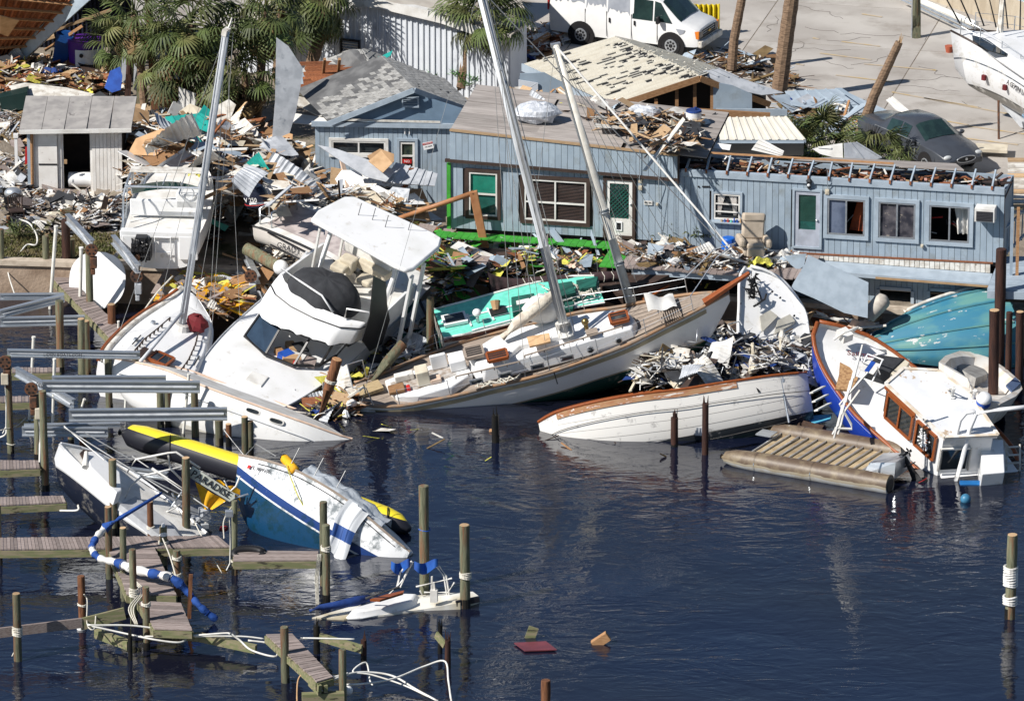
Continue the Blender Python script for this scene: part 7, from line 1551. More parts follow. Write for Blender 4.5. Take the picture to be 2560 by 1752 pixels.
# ================================================================== DOCKS, PILINGS, LIFTS
PM={'g':C['pile'],'r':C['pilered'],'d':C['piledark'],'w':C['wet']}
PL=[  # x, top y, foot y, width px, material, label, lean
 (4,574,745,14,'g','dark piling cut by the left picture edge by the seawall'),(24,540,655,9,'r','thin brown post with white line by the grass strip'),(117,591,745,17,'g','green piling beside the slanting white pipe'),(167,550,742,22,'d','tall dark brown piling with red marker behind the pipes'),
 (184,600,735,14,'g','short green piling behind the tall dark brown one'),(226,615,812,18,'g','green piling carrying a rusty drive wheel left of the dinghy hull'),(284,640,765,19,'g','green piling right of the round dinghy hull'),(281,761,868,20,'r','rusty red brown piling below the dinghy hull'),
 (151,753,932,20,'g','green piling alone in the water between the upper lift beams'),(204,797,955,18,'g','left piling of the touching pair by the plank walk'),(219,802,942,18,'g','right piling of the touching pair by the plank walk'),
 (28,890,1132,17,'g','piling under the lettered lift beam with a pulley'),(94,987,1155,18,'g','piling with electric box left of the middle lift beams'),(115,978,1226,19,'g','tall green piling under the left end of the long lift beam'),
 (274,890,1026,18,'g','first piling in front of the white sunken hull'),(340,890,1026,17,'g','second piling in front of the white sunken hull'),(402,976,1066,17,'g','third piling in front of the white sunken hull'),(420,976,1066,14,'g','fourth piling touching the third before the white hull'),
 (489,976,1090,18,'g','piling under the right end of the long lift beam'),(549,1050,1112,20,'g','piling under the right end of the lowest lift beam'),(572,1060,1115,15,'r','brown capped piling beside the lowest lift beam'),(613,1041,1140,17,'g','left of the two touching pilings beyond the raft'),(627,1053,1140,16,'g','right of the two touching pilings beyond the raft'),
 (178,1066,1112,16,'g','short piling beyond the navy bottomed boat bow'),(208,1066,1128,16,'r','short brown piling beyond the navy bottomed boat bow'),(284,1149,1342,19,'g','tall green piling in front of the navy bottomed boat'),(465,1144,1342,20,'g','tall green piling left of the lettered board'),
 (273,1266,1445,18,'g','piling at the corner of the long pier and plank walk'),(308,1318,1500,17,'g','piling at the left edge of the plank walk, upper of two'),(378,1254,1370,16,'r','rusty piling tied with white rope on the long pier'),(410,1317,1428,19,'g','green piling with a hanging white cap on the plank walk'),
 (336,1374,1565,18,'g','piling wrapped in white rope coils on the plank walk'),(444,1376,1505,19,'g','green topped piling at the right edge of the plank walk'),(367,1468,1622,18,'g','piling at the lower left corner of the plank walk'),(586,1252,1436,15,'g','piling with white line at the end of the long pier'),
 (207,1439,1562,19,'r','brown piling with white fenders hanging below it'),(45,1482,1650,20,'g','rope wrapped piling at the lower left'),(2,1263,1412,10,'g','piling cut by the left picture edge at the long pier'),(326,1590,1648,11,'w','short black stub under the drifting beam'),
 (810,1254,1462,20,'g','left piling of the roped pair before the blue bottomed sloop'),(816,1313,1508,20,'g','right roped piling before the blue bottomed sloop'),(1062,1213,1480,25,'g','tall piling with thin blue line beside the blue cloth'),(1164,1313,1518,25,'g','tall piling with rope turns at the stern of the sunken sloop'),
 (714,1566,1704,21,'g','green piling beside the lowest plank walk'),(792,1563,1632,17,'w','dark rotten stub behind the lowest plank walk'),(909,1599,1656,15,'d','broken stub at the right end of the mossy beam'),(857,1622,1760,19,'g','piling at the lower end of the lowest plank walk'),
 (1100,1561,1632,12,'w','left splintered stub joined by a mossy plank'),(1119,1599,1668,15,'d','right splintered stub joined by a mossy plank'),(1363,1700,1790,24,'r','rusty orange piling top at the bottom edge'),
 (1074,744,925,19,'g','upright piling with white conduit before the aqua deck yacht'),(1239,1038,1105,19,'w','dark stub piling in the open water below the sloop'),(1686,1043,1115,18,'d','left splintered stub piling before the planked boat'),(1763,1008,1135,16,'d','right taller splintered piling before the planked boat'),
 (2181,692,830,22,'r','reddish piling standing before the big blue fallen panel'),(2441,822,905,22,'g','green piling before the turquoise hull beside the dark post'),(2464,860,905,14,'g','shorter green piling half behind the dark post'),
 (2496,625,925,27,'d','thick dark post rising above the stair landing'),(2483,775,1030,26,'d','tall dark post carrying the stair landing in the water'),(2520,780,960,16,'d','dark inner post under the stair landing'),(2548,780,975,20,'d','dark post at the right edge under the landing'),
 (2524,1335,1545,26,'g','lone piling wrapped in white at the lower right'),
]
pob={}
for x,ty,by,w,m,lbl in PL:
 f=G(x,by,0);h_=Yp(x,ty,f.y).z;r=w/2/(FPX/(f-CAM).length);ln=V((rnd.uniform(-.015,.015),rnd.uniform(-.02,.02),0))*h_
 root=thing('piling',lbl,'piling',f)
 if 'post' in lbl and m=='d' and x>2400:root.name='dark_post';root['category']='post'
 q=MB();n=7;rough='splinter' in lbl or 'rotten' in lbl or 'stub' in lbl
 pts=[V((0,0,-1.2))+(ln+V((0,0,h_+1.2)))*(i/n)for i in range(n+1)];q.tube(pts,r,12,rs=[r*(1+rnd.uniform(-.05,.05))for _ in pts])
 if rough:
  for k in range(6):a=rnd.uniform(0,6.28);c=V((math.cos(a)*r*.6,math.sin(a)*r*.6,h_-.1))+ln;q.beam(c,c+V((rnd.uniform(-.05,.05),0,rnd.uniform(.1,.4))),.07,.05,w2=.01)
 q.build('shaft',PM[m],root,smooth=40);q=MB();q.cone(V((0,0,-.5)),V((0,0,.22+rnd.uniform(-.05,.1)))+ln*.05,r*1.03,r*1.02,12,cap=False);q.build('wet_band',C['wet'],root)
 if not rough:q=MB();q.cone(V((0,0,h_))+ln,V((0,0,h_+.012))+ln,r*.95,r*.9,12);q.build('end_grain',C['wood2']if rnd.random()<.4 else PM[m],root)
 pob[x]=(root,h_,r)
def ropewrap(x,z,n=5,m='rope',rr=.02):
 root,h_,r=pob[x];q=MB()
 for k in range(n):q.tube([(math.cos(a)*(r+rr),math.sin(a)*(r+rr),z+k*rr*1.9+.015*math.sin(a*2+k))for a in np.linspace(0,6.28,15)],rr,5)
 o=q.build('rope_turns',C[m],root);return o
for x,z,n in((45,.75,7),(207,.6,2),(336,.9,7),(444,.8,3),(444,1.3,3),(367,1.3,3),(1164,.9,5),(378,.6,3),(816,1.6,4),(410,.8,4),(586,.4,2)):ropewrap(x,z,n)
ropewrap(1062,1.9,1,'royal',.018);ropewrap(2524,1.0,9,'white2',.035);ropewrap(2524,.45,4,'white2',.035);ropewrap(28,.3,1)
q=MB();c=V((0,0,0));root,h_,r=pob[410];q.cone((0,0,h_-.25),(0,0,h_+.1),r*1.1,.04,12);q.build('white_cap',C['white'],root)
root,h_,r=pob[816];q=MB()
for k in range(3):q.tube([(-r-.03-k*.04,-.05,1.5),(-r-.12-k*.04,-.05,.8),(-r-.1-k*.03,-.05,-.2)],.02,5)
q.build('hanging_rope',C['rope'],root)
# leaning pilings
for(x0,y0,x1,y1,w,m,lbl)in((800,1045,843,898,24,'r','leaning brown piling with white tie before the smashed cruiser bow'),(925,955,1008,858,26,'g','leaning piling lying between the cruiser and the sloop stern')):
 a=G(x0,y0,0 if x0<850 else .4);c=Yp(x1,y1,a.y-(.2 if x0<850 else-.5));q=MB();d=(c-a);q.tube([a-d*.3,a.lerp(c,.5),c],.16,14);o=q.build('leaning_piling',PM[m],None,smooth=40);tag(o,lbl,'piling')
 q=MB();q.cone(c,c+d.normalized()*.012,.15,.14,12);q.build('end_grain',C['wood'],o)
 if x0<850:
  e=a.lerp(c,.62);_,s_,u_=basis(d);q=MB()
  for k in range(3):q.tube([e+d.normalized()*k*.035+(s_*math.cos(t)+u_*math.sin(t))*.175 for t in np.linspace(0,6.28,14)],.018,5)
  q.build('rope_tie',C['rope'],o)
# plank walks: quads given by four corners (near-left, near-right, far-right, far-left), boards laid across
def walk(lbl,a,b_,c,d,n,z=.85,name='plank_walk',m='grey_wood',under=True,along=False):
 A_,B2,C2,D2=[G(x,y,z)for x,y in(a,b_,c,d)];root=thing(name,lbl,'pier',A_);A_,B2,C2,D2=[p-root.location for p in(A_,B2,C2,D2)]
 for k in range(n):
  t0,t1=k/n,(k+.88)/n;j=[V((0,0,rnd.uniform(-.008,.008)))for _ in range(2)];e=rnd.uniform(-.03,.03)
  q=MB()
  if along:q.slab([A_.lerp(B2,t0),A_.lerp(B2,t1),D2.lerp(C2,t1)+j[0],D2.lerp(C2,t0)+j[0]],.04,nrm=(0,0,1))
  else:q.slab([A_.lerp(D2,t0)+j[0]-(B2-A_)*e*.5,B2.lerp(C2,t0)+j[1]+(B2-A_)*e*.3,B2.lerp(C2,t1)+j[1]+(B2-A_)*e*.3,A_.lerp(D2,t1)+j[0]-(B2-A_)*e*.5],.04,nrm=(0,0,1))
  q.build('plank',C[m],root)
 for p_,q_ in((A_,D2),(B2,C2),(A_,B2)):
  b=MB();s=V((0,0,-.16));b.beam(p_+s,q_+s,.07,.2);b.build('joist',C['mossy'],root)
 return root
C['mossy']=mat('mossy green timber',(.17,.18,.085),(.26,.22,.14),r=.9,sc=3,st=(.7,4,4),c3=(.05,.045,.03),sc3=2,lo3=.58,hi3=.64)
walk('main plank walk stepping down from the long pier between roped pilings',(386,1570),(480,1573),(452,1505),(345,1500),14,name='plank_walk')
walk('middle section of the plank walk below the white and blue sail roll',(318,1484),(440,1484),(385,1366),(270,1366),20)
walk('long finger pier crossing behind the plank walk',(0,1372),(578,1366),(545,1338),(0,1343),64,along=True)
walk('pier stretch along the blue bottomed sloop',(585,1400),(795,1398),(795,1376),(585,1374),3)
walk('weathered finger pier at the left edge by the navy bottomed boat',(0,1262),(165,1254),(158,1238),(0,1242),20,along=True)
walk('narrow pier at the left edge below the electric box',(0,1172),(100,1168),(97,1150),(0,1150),12,along=True)
walk('lowest plank walk ending in broken cross beams',(792,1702),(832,1690),(730,1582),(664,1583),26)
walk('upper plank walk under the round dinghy hull',(285,855),(318,835),(170,690),(128,690),26,z=.8)
walk('short pier behind the upper lift beams',(30,930),(150,928),(150,918),(30,918),12,along=True)
walk('pier strip at the left edge behind the lettered beam',(0,1004),(90,1002),(90,990),(0,990),10,along=True)
# loose beams on stubs
def beamobj(x0,y0,x1,y1,z0,z1,w,h,m,lbl,name='timber_beam',cat_='beam'):
 q=MB();q.beam(G(x0,y0,z0),G(x1,y1,z1),w,h);return tag(q.build(name,m),lbl,cat_)
beamobj(200,1560,312,1532,.75,1.0,.07,.34,C['mossy'],'weathered beam bolted across the fendered piling, sloping up right')
beamobj(-10,1582,205,1556,.7,.8,.08,.28,C['grey_wood'],'grey beam running to the left edge at the rope wrapped piling')
beamobj(240,1582,322,1612,.3,.25,.16,.26,C['mossy'],'mossy square beam sinking towards the black stub')
beamobj(490,1590,640,1622,.4,.3,.14,.24,C['mossy'],'mossy beam drifting right of the white pipes')
beamobj(375,1578,560,1600,.35,.3,.2,.2,C['mossy'],'submerged mossy beam under the end of the plank walk')
beamobj(800,1592,905,1622,.6,.5,.08,.24,C['mossy'],'green mossy plank between two stubs beyond the lowest walk')
beamobj(1090,1585,1112,1612,.6,.4,.06,.22,C['mossy'],'short mossy plank nailed to two splintered stubs')
beamobj(1690,1075,1760,1078,.3,.3,.1,.25,C['galv'],'pale crosspiece between the two splintered pilings')
beamobj(755,1742,860,1738,.35,.35,.2,.22,C['mossy'],'lowest mossy cross beam at the bottom edge')
beamobj(775,1700,800,1725,.7,.6,.1,.3,C['mossy'],'beam end left of the coiled pipes');beamobj(800,1695,815,1722,.6,.6,.1,.2,C['mossy'],'small mossy bracket beam beside the coiled pipes')
beamobj(473,1545,478,1440,.2,1.4,.1,.05,C['pilered'],'thin red brown upright board at the edge of the plank walk','upright_board','board')if False else None
b_=G(473,1545,.1);q=MB();q.beam(b_,Yp(477,1435,b_.y),.11,.06);tag(q.build('upright_board',C['pilered']),'thin red brown upright board at the edge of the plank walk','board')
for x,y,lbl,m,d in((1328,1585,'pale board end sticking out of the open water','mossy',(.28,.06,.45)),(1502,1600,'tilted mossy timber end rising from the water','wood',(.5,.2,.25))):
 o=thing('floating_timber',lbl,'timber',G(x,y,.1));q=MB();q.box((0,0,0),d,M=Matrix.Rotation(R(20 if x<1400 else-35),3,'Y'));q.build('block',C[m],o)
q=MB();q.slab([G(x,y,.03)for x,y in((1285,1608),(1365,1604),(1392,1625),(1312,1628))],.03);tag(q.build('sunken_red_board',mat('dull red board',(.18,.045,.055),(.13,.035,.045),r=.4)),'flat dull red board awash in open water','board')
# aluminium lift beams: channel section with flanges
def lift(x0,y0,x1,y1,hpx,z0,z1,lbl,txt=None,w=.16):
 a,c=G(x0,y0,z0),G(x1,y1,z1);k=FPX/(a-CAM).length*math.cos(DEP);h_=hpx/k;root=thing('lift_beam',lbl,'lift beam',a);c=c-a;a=V((0,0,0));q=MB()
 q.beam(a,c,.03,h_);q.build('web',C['alu'],root)
 for s in(1,-1):
  q=MB();q.beam(a+V((0,0,s*h_/2)),c+V((0,0,s*h_/2)),w,.035);q.build('flange',C['alu'],root)
 q=MB();q.cone(a+V((.1,-.03,0)),c+V((-.1,-.03,0)),h_*.13,h_*.13,8);q.build('cable_tube',C['galv'],root)
 if txt:d=c.normalized();text(txt,'lettering',root,C['ink'],h_*.7,axes(a.lerp(c,.42)+V((0,-.1-.02,0)),d,V((0,0,1))),.003)
 return root
lift(18,882,350,888,15,2.0,1.95,'upper lift beam with faded lettering over the dark water','LIDEN BOATS.COM')
lift(130,946,415,945,9,1.9,1.9,'thin rear lift beam just behind the long one')
lift(106,965,500,967,25,1.95,1.95,'long bright lift beam in front of the white sunken hull');lift(172,1038,568,1034,27,1.8,1.8,'lowest bright lift beam above the yellow raft')
lift(0,785,160,744,17,1.6,1.9,'tilted lift beam at the left edge below the white pipe');lift(0,805,212,800,20,.9,.9,'level lift beam at the left edge under the tilted one');lift(0,742,160,740,12,.9,.9,'rear grey lift beam at the left edge')
lift(40,928,185,1010,20,1.2,.9,'slanting lift beam with partial lettering between pilings','DEN');lift(55,1078,270,1080,20,.8,.8,'dull low lift beam behind the navy bottomed boat');lift(60,1066,300,1062,9,.9,.9,'thin dark lift rail behind the dull low beam')
lift(168,545,232,612,20,3.0,2.6,'diagonal aluminium cradle beam from the dark brown piling');lift(283,598,345,672,20,2.6,2.4,'diagonal aluminium cradle beam by the white lift boat');lift(615,640,645,700,18,1.8,1.6,'short diagonal cradle beam near the fallen piling')
lift(305,1175,420,1190,16,.8,.8,'dull beam section behind the tube frames')
# drive wheels
def drive(x,y,yy,lbl):
 c=Yp(x,y,yy);o=thing('drive_wheel',lbl,'drive wheel',c);q=MB();q.cone((0,-.05,0),(0,.03,0),.2,.2,18);w_=q.build('disc',C['rust'],o)
 for k in range(6):q=MB();q.cone((.12*math.cos(k*1.05),-.055,.12*math.sin(k*1.05)),(.12*math.cos(k*1.05),-.05,.12*math.sin(k*1.05)),.035,.035,8);q.build('hole',C['dark'],w_)
 q=MB();q.box((.05,.05,-.42),(.22,.25,.36));q.box((.03,.02,-.72),(.14,.14,.2));q.build('motor',C['galv']if x>300 else C['rust'],o,bev=.03)
drive(229,625,G(226,812,0).y-.2,'rusty lift drive wheel with motor on the green piling');drive(341,690,LBF.M.translation.y-.6,'rusty lift drive wheel below the white lift boat');drive(627,690,Yp(627,690,2.0).y,'rusty lift drive wheel beside the fallen piling')
drive(12,905,G(28,1132,0).y-.2,'spoked drive wheel at the left end of the lettered beam');drive(78,972,G(94,1155,0).y-.2,'spoked drive wheel at the left end of the long lift beam')
# electric boxes on the pilings
for x,y,w_,h_,px,lbl in((12,947,.22,.34,28,'cream electric box on the piling under the lettered beam'),(97,1033,.22,.34,94,'cream electric box on the piling left of the middle lift beams'),(573,1283,.22,.2,586,'pale grey electric box on the piling at the end of the long pier')):
 f=pob[px][0].location;o=thing('electric_box',lbl,'electric box',Yp(x,y,f.y-.25));q=MB();q.box((0,0,0),(w_,.16,h_));q.build('case',C['cream']if x<200 else C['alu'],o,bev=.02);q=MB();q.tube([(0,0,-h_/2),(.02,0,-.9),(.0,-.02,-1.5),(-.1,-.05,-1.7)],.02,5);q.build('conduit',C['pvc'],o)
# white pvc poles
for x0,y0,x1,y1,w,lbl in((124,742,140,568,9,'slanting white pipe standing by the seawall'),(198,792,203,622,9,'upright white pipe before the round dinghy hull'),(395,730,436,572,9,'long slanting white pipe before the white lift boat'),(76,958,84,845,8,'thin white pipe before the upper lift beam'),(70,1040,78,990,7,'short white pipe with blue band beside the drive wheel'),(130,1050,136,900,7,'white pipe behind the long lift beam'),(455,1075,472,938,7,'white pipe crossing the right end of the long lift beam'),(310,1025,318,930,6,'white pipe with blue mark before the sunken hull'),(368,945,373,900,6,'short white pipe top before the sunken hull'),(185,1040,210,1000,6,'short tilted white pipe among the pilings'),(293,870,296,806,5,'thin white pipe beside the rusty piling')):
 a=G(x0,y0,.1 if y0>760 else .4);c=Yp(x1,y1,a.y-.1);q=MB();r=w/2/78;q.cone(a-V((0,0,.5)),c,r,r,10);q.cone(c,c+(c-a).normalized()*.05,r*1.25,r*1.25,10);tag(q.build('white_pipe',C['pvc'],None,smooth=40),lbl,'pipe')
q=MB();c=G(22,575,LZ);q.beam(c,c+V((0,0,.0))+V((.05,0,.01)),.01);
q=MB();b_=G(42,448,LZ);q.box(b_+V((.0,0,.55)),(.1,.1,2.0));q.box(b_+V((0,0,1.5)),(.16,.16,.12));tag(q.build('white_post',C['white']),'white square post left of the shed','post')
# curved hoses, lines and pipes over the water
def curve(name,pts,r,m,lbl,cat_,yy=None,z=None,n=6):
 P=[G(x,y,(zz[0]if zz else(z or .1)))for(x,y,*zz)in pts];arr=cat_rom([[i,*p]for i,p in enumerate(P)],len(P)*5);q=MB();q.tube([V(a[1:])for a in arr],r,n);return tag(q.build(name,m,None,smooth=True),lbl,cat_)
curve('white_pipe',[(1128,1752,.1),(1121,1700,.3),(1112,1652,.6),(1060,1665,.5),(985,1695,.45),(910,1708,.5),(850,1710,.5),(798,1703,.6)],.028,C['pvc'],'long bent white pipe arching up and down at the bottom edge','pipe')
curve('white_pipe',[(1095,1752,.05),(1040,1722,.15),(985,1690,.3),(930,1680,.4),(880,1682,.5),(830,1700,.6),(800,1702,.6)],.03,C['pvc'],'curving white pipe sinking towards the bottom edge','pipe')
curve('white_pipe',[(1080,1745,.05),(1010,1712,.2),(930,1686,.4),(882,1678,.5),(915,1655,.6),(925,1700,.2),(932,1712,.1)],.024,C['pvc'],'kinked white pipe forming a peak beside the dark stub','pipe')
curve('white_pipe',[(800,1700,.6),(840,1690,.6),(870,1682,.6),(840,1695,.65),(805,1706,.6)],.03,C['pvc'],'coiled white pipe loop on the lowest walk','pipe')
curve('white_hose',[(218,1560,.9),(235,1562,.9),(330,1563,.8),(420,1575,.6),(446,1577,.5)],.028,C['pvc'],'white hose from the fendered piling along the dark water','hose')
curve('white_hose',[(218,1562,.9),(300,1580,.7),(380,1597,.6),(440,1605,.5),(462,1600,.5),(466,1585,.6)],.028,C['pvc'],'white hose sagging below the plank walk','hose')
curve('white_hose',[(350,1590,.6),(450,1590,.6),(560,1582,.7),(575,1584,.7)],.028,C['pvc'],'straight white pipe beyond the mossy drifting beam','hose')
curve('white_hose',[(470,1590,.6),(600,1590,.5),(660,1596,.4)],.026,C['pvc'],'white pipe running to the lowest plank walk','hose')
curve('white_hose',[(575,1582,.7),(600,1600,.5),(630,1625,.3),(690,1640,.2),(680,1610,.3),(620,1600,.4)],.03,C['pvc'],'tangled white pipe ends beside the lowest walk','hose')
curve('white_hose',[(752,1594,.9),(800,1595,.9),(886,1597,.9)],.026,C['pvc'],'straight white pipe lying across the lowest walk','hose')
curve('tan_rope',[(742,1752,.2),(745,1700,.5),(760,1682,.7),(775,1685,.8)],.022,C['cardb'],'tan rope hanging off the lowest plank walk','rope')
curve('white_hose',[(10,600,1.1),(20,680,.9),(38,740,.8)],.022,C['pvc'],'white line drooping from the left edge post','hose')
curve('white_arc_pipe',[(48,548,1.7),(75,560,1.6),(92,590,1.4),(90,612,1.3),(68,612,1.3),(50,632,1.2)],.03,C['pvc'],'white arc of pipe over the grass strip','pipe')
curve('dock_rope',[(305,845,1.0),(350,790,1.3),(390,735,2.0),(432,690,2.4)],.03,C['rope'],'thick rope rising from the masted sailboat bow to the lift boat','rope')
curve('dock_line',[(484,1300,.9),(520,1370,.6),(555,1432,.05)],.018,C['rope'],'white line running from the tube frames into the water','rope')
curve('dock_line',[(400,1330,1.0),(425,1390,1.2),(445,1460,1.0)],.022,C['rope'],'white line between two pilings over the plank walk','rope')
curve('dock_line',[(585,1258,1.6),(560,1300,1.0),(560,1345,.9)],.02,C['rope'],'white line hanging from the end piling of the long pier','rope')
curve('dock_line',[(50,1580,.8),(44,1610,.4),(30,1640,.1)],.018,C['rope'],'loose rope end on the lower left piling','rope')
curve('dock_line',[(210,1485,1.1),(218,1500,.9),(218,1560,.85),(235,1572,.8),(240,1535,1.0)],.02,C['rope'],'white rope tied round the fendered piling and beam','rope')
for k in range(3):curve('dock_line',[(330+k*4,1450,1.2),(350+k*5,1478,1.0),(322+k*6,1520,.8),(338+k*3,1560,.5)],.018,C['rope'],['leftmost rope strand draped over the wrapped piling','middle rope strand draped over the wrapped piling','right rope strand draped over the wrapped piling'][k],'rope')
curve('dock_line',[(2,1075,.9),(40,1065,.8),(64,1045,1.0)],.018,C['rope'],'rope from the left edge to the electric box piling','rope')
curve('white_conduit',[(16,985,1.2),(16,1060,.6),(14,1085,.5),(-4,1095,.4)],.03,C['pvc'],'white conduit curving down at the left edge','conduit')
curve('white_conduit',[(100,1100,1.0),(98,1170,.6),(92,1185,.5),(65,1186,.5)],.03,C['pvc'],'white conduit bending over the narrow left pier','conduit')
curve('white_conduit',[(195,1262,.9),(193,1275,.8),(150,1276,.7)],.03,C['pvc'],'short white conduit end by the weathered finger pier','conduit')
curve('diagonal_strut',[(645,1392,.5),(720,1415,.1)],.02,C['alu'],'thin metal rod leaning from the pier into the water','rod')
# blue and white rolled sail draped over the plank walk
P=[(262,1320,1.6),(240,1345,1.5),(230,1372,1.3),(250,1395,1.2),(290,1405,1.2),(330,1420,1.2),(375,1432,1.2),(430,1445,1.2),(470,1480,.8),(500,1515,.5),(540,1548,.1)]
sr=thing('rolled_sail','blue and white rolled sail winding across the plank walk into the water','sail',G(330,1420,0));PP=[G(x,y,z)-sr.location for x,y,z in P];arr=[V(a[1:])for a in cat_rom([[i,*p]for i,p in enumerate(PP)],60)]
for k in range(20):
 seg=[arr[k*3].lerp(arr[max(0,k*3-1)],.3)]+arr[k*3:k*3+4];q=MB();rs=[(.10+.018*math.sin((k*3+i)*1.7))*(1.3 if 24<k*3+i<48 else 1)for i in range(len(seg))];q.tube(seg,.1,9,rs=rs);q.build('roll',C['white2']if k in(0,1,4,6,7,9,10,11,13)else C['navyblue']if 'navyblue' in C else C.setdefault('navyblue',mat('royal navy cloth',(.015,.07,.30),(.01,.05,.22),r=.8,bump=.03,bsc=8)),sr,smooth=50)
q=MB();q.tube([G(262,1320,1.6),G(300,1295,1.9),G(405,1232,2.4)],.05,7,rs=[.16,.07,.04]);tag(q.build('blue_sail_strip',C['navyblue'],None,smooth=True),'taut blue cloth strip from the corner piling up to the tube frames','cloth')
# white fenders
for x0,y0,x1,y1,lbl in((204,1563,202,1600,'upper white fender hanging below the brown piling'),(202,1605,214,1635,'lower white fender touching the water below the brown piling')):
 a=G(x0,y0+60,.9 if y0<1600 else .5);a=Yp(x0,y0,G(207,1562,0).y-.3);c=Yp(x1,y1,G(207,1562,0).y-.3);d=c-a;q=MB();q.tube([a,a+d*.12,a+d*.88,c],.13,14,rs=[.06,.13,.13,.06]);tag(q.build('boat_fender',C['white'],None,smooth=50),lbl,'fender')
q=MB();a,c=Yp(2170,790,G(2170,860,.5).y),Yp(2212,745,G(2170,860,.5).y);d=c-a;q.tube([a-d*.1,a,a.lerp(c,.85),c,c+d*.1],.27,18,rs=[.1,.25,.27,.22,.06]);q2=q.build('large_fender',C['beige']if False else mat('scuffed grey white vinyl',(.50,.46,.40),(.34,.30,.26),r=.6,sc=4),None,smooth=50);tag(q2,'large scuffed ribbed fender propped on timber by the blue panel','fender')
q=MB();a=Yp(1964,690,G(1964,760,.5).y);q.tube([a,a+V((0,0,-.06)),a+V((0,0,-.42)),a+V((0,0,-.48))],.09,12,rs=[.03,.08,.08,.03]);q.cone(a,a+V((0,0,.4)),.01,.01,5);tag(q.build('hanging_fender',C['cream'],None,smooth=50),'small cream fender hanging on a string below the deck','fender')
q=MB();q.ball(G(868,1725,.25),.16,12,8,(1,1,.9));tag(q.build('white_float',C['white'],None,smooth=True),'small white float by the lowest cross beams','float')
q=MB();c=G(622,1385,.8);q.tube([c+V((.42*math.cos(a),.16*math.sin(a),.1*math.sin(a)))for a in np.linspace(0,6.28,20)],.12,8);tag(q.build('tyre_fender',C['black'],None,smooth=True),'black tyre fender hanging at the end of the long pier','tyre')
# brown broken mast spar: tan boom at the left corner of the blue building
BM=thing('tan_spar','broken tan spar bent over at a right angle by the green corner','spar',G(1210,660,1.2));bi=BM.location;yy=G(1230,690,1.2).y
q=MB();q.beam(Yp(1230,705,yy)-bi,Yp(1183,478,yy)-bi,.26,.14,up=(0,1,0));q.build('upright',mat('tan painted spar',(.42,.20,.09),(.34,.15,.065),r=.5),BM,bev=.02)
q=MB();q.cone(Yp(1185,482,yy)-bi,Yp(990,548,yy+.5)-bi,.085,.07,10);q.build('arm',bpy.data.materials['tan painted spar'],BM,smooth=True)
# ================================================================== STORM DEBRIS
def tplane(c,tilt,az=0):a,b_=R(tilt),R(az);return V((math.sin(a)*math.sin(b_),-math.sin(a)*math.cos(b_),math.cos(a)))
def sheet(name,lbl,cat_,m,pts,z=1.6,tilt=35,az=0,th=.03,rib=0):
 cx_,cy_=sum(p[0]for p in pts)/len(pts),sum(p[1]for p in pts)/len(pts);c=G(cx_,cy_,z);n=tplane(c,tilt,az);P=[Pp(x,y,c,n)-c for x,y in pts]
 q=MB();q.slab(P,th,nrm=n)
 if rib:
  e=(P[1]-P[0]).normalized()*rib;k=1;L=(P[1]-P[0]).length
  while k*rib<L:a=P[0].lerp(P[1],k*rib/L);b_=P[-1].lerp(P[2],k*rib/L);q.beam(a+n*.02,b_+n*.02,.05,.03,up=n);k+=1
 o=q.build(name,m);o.location=c;return tag(o,lbl,cat_)
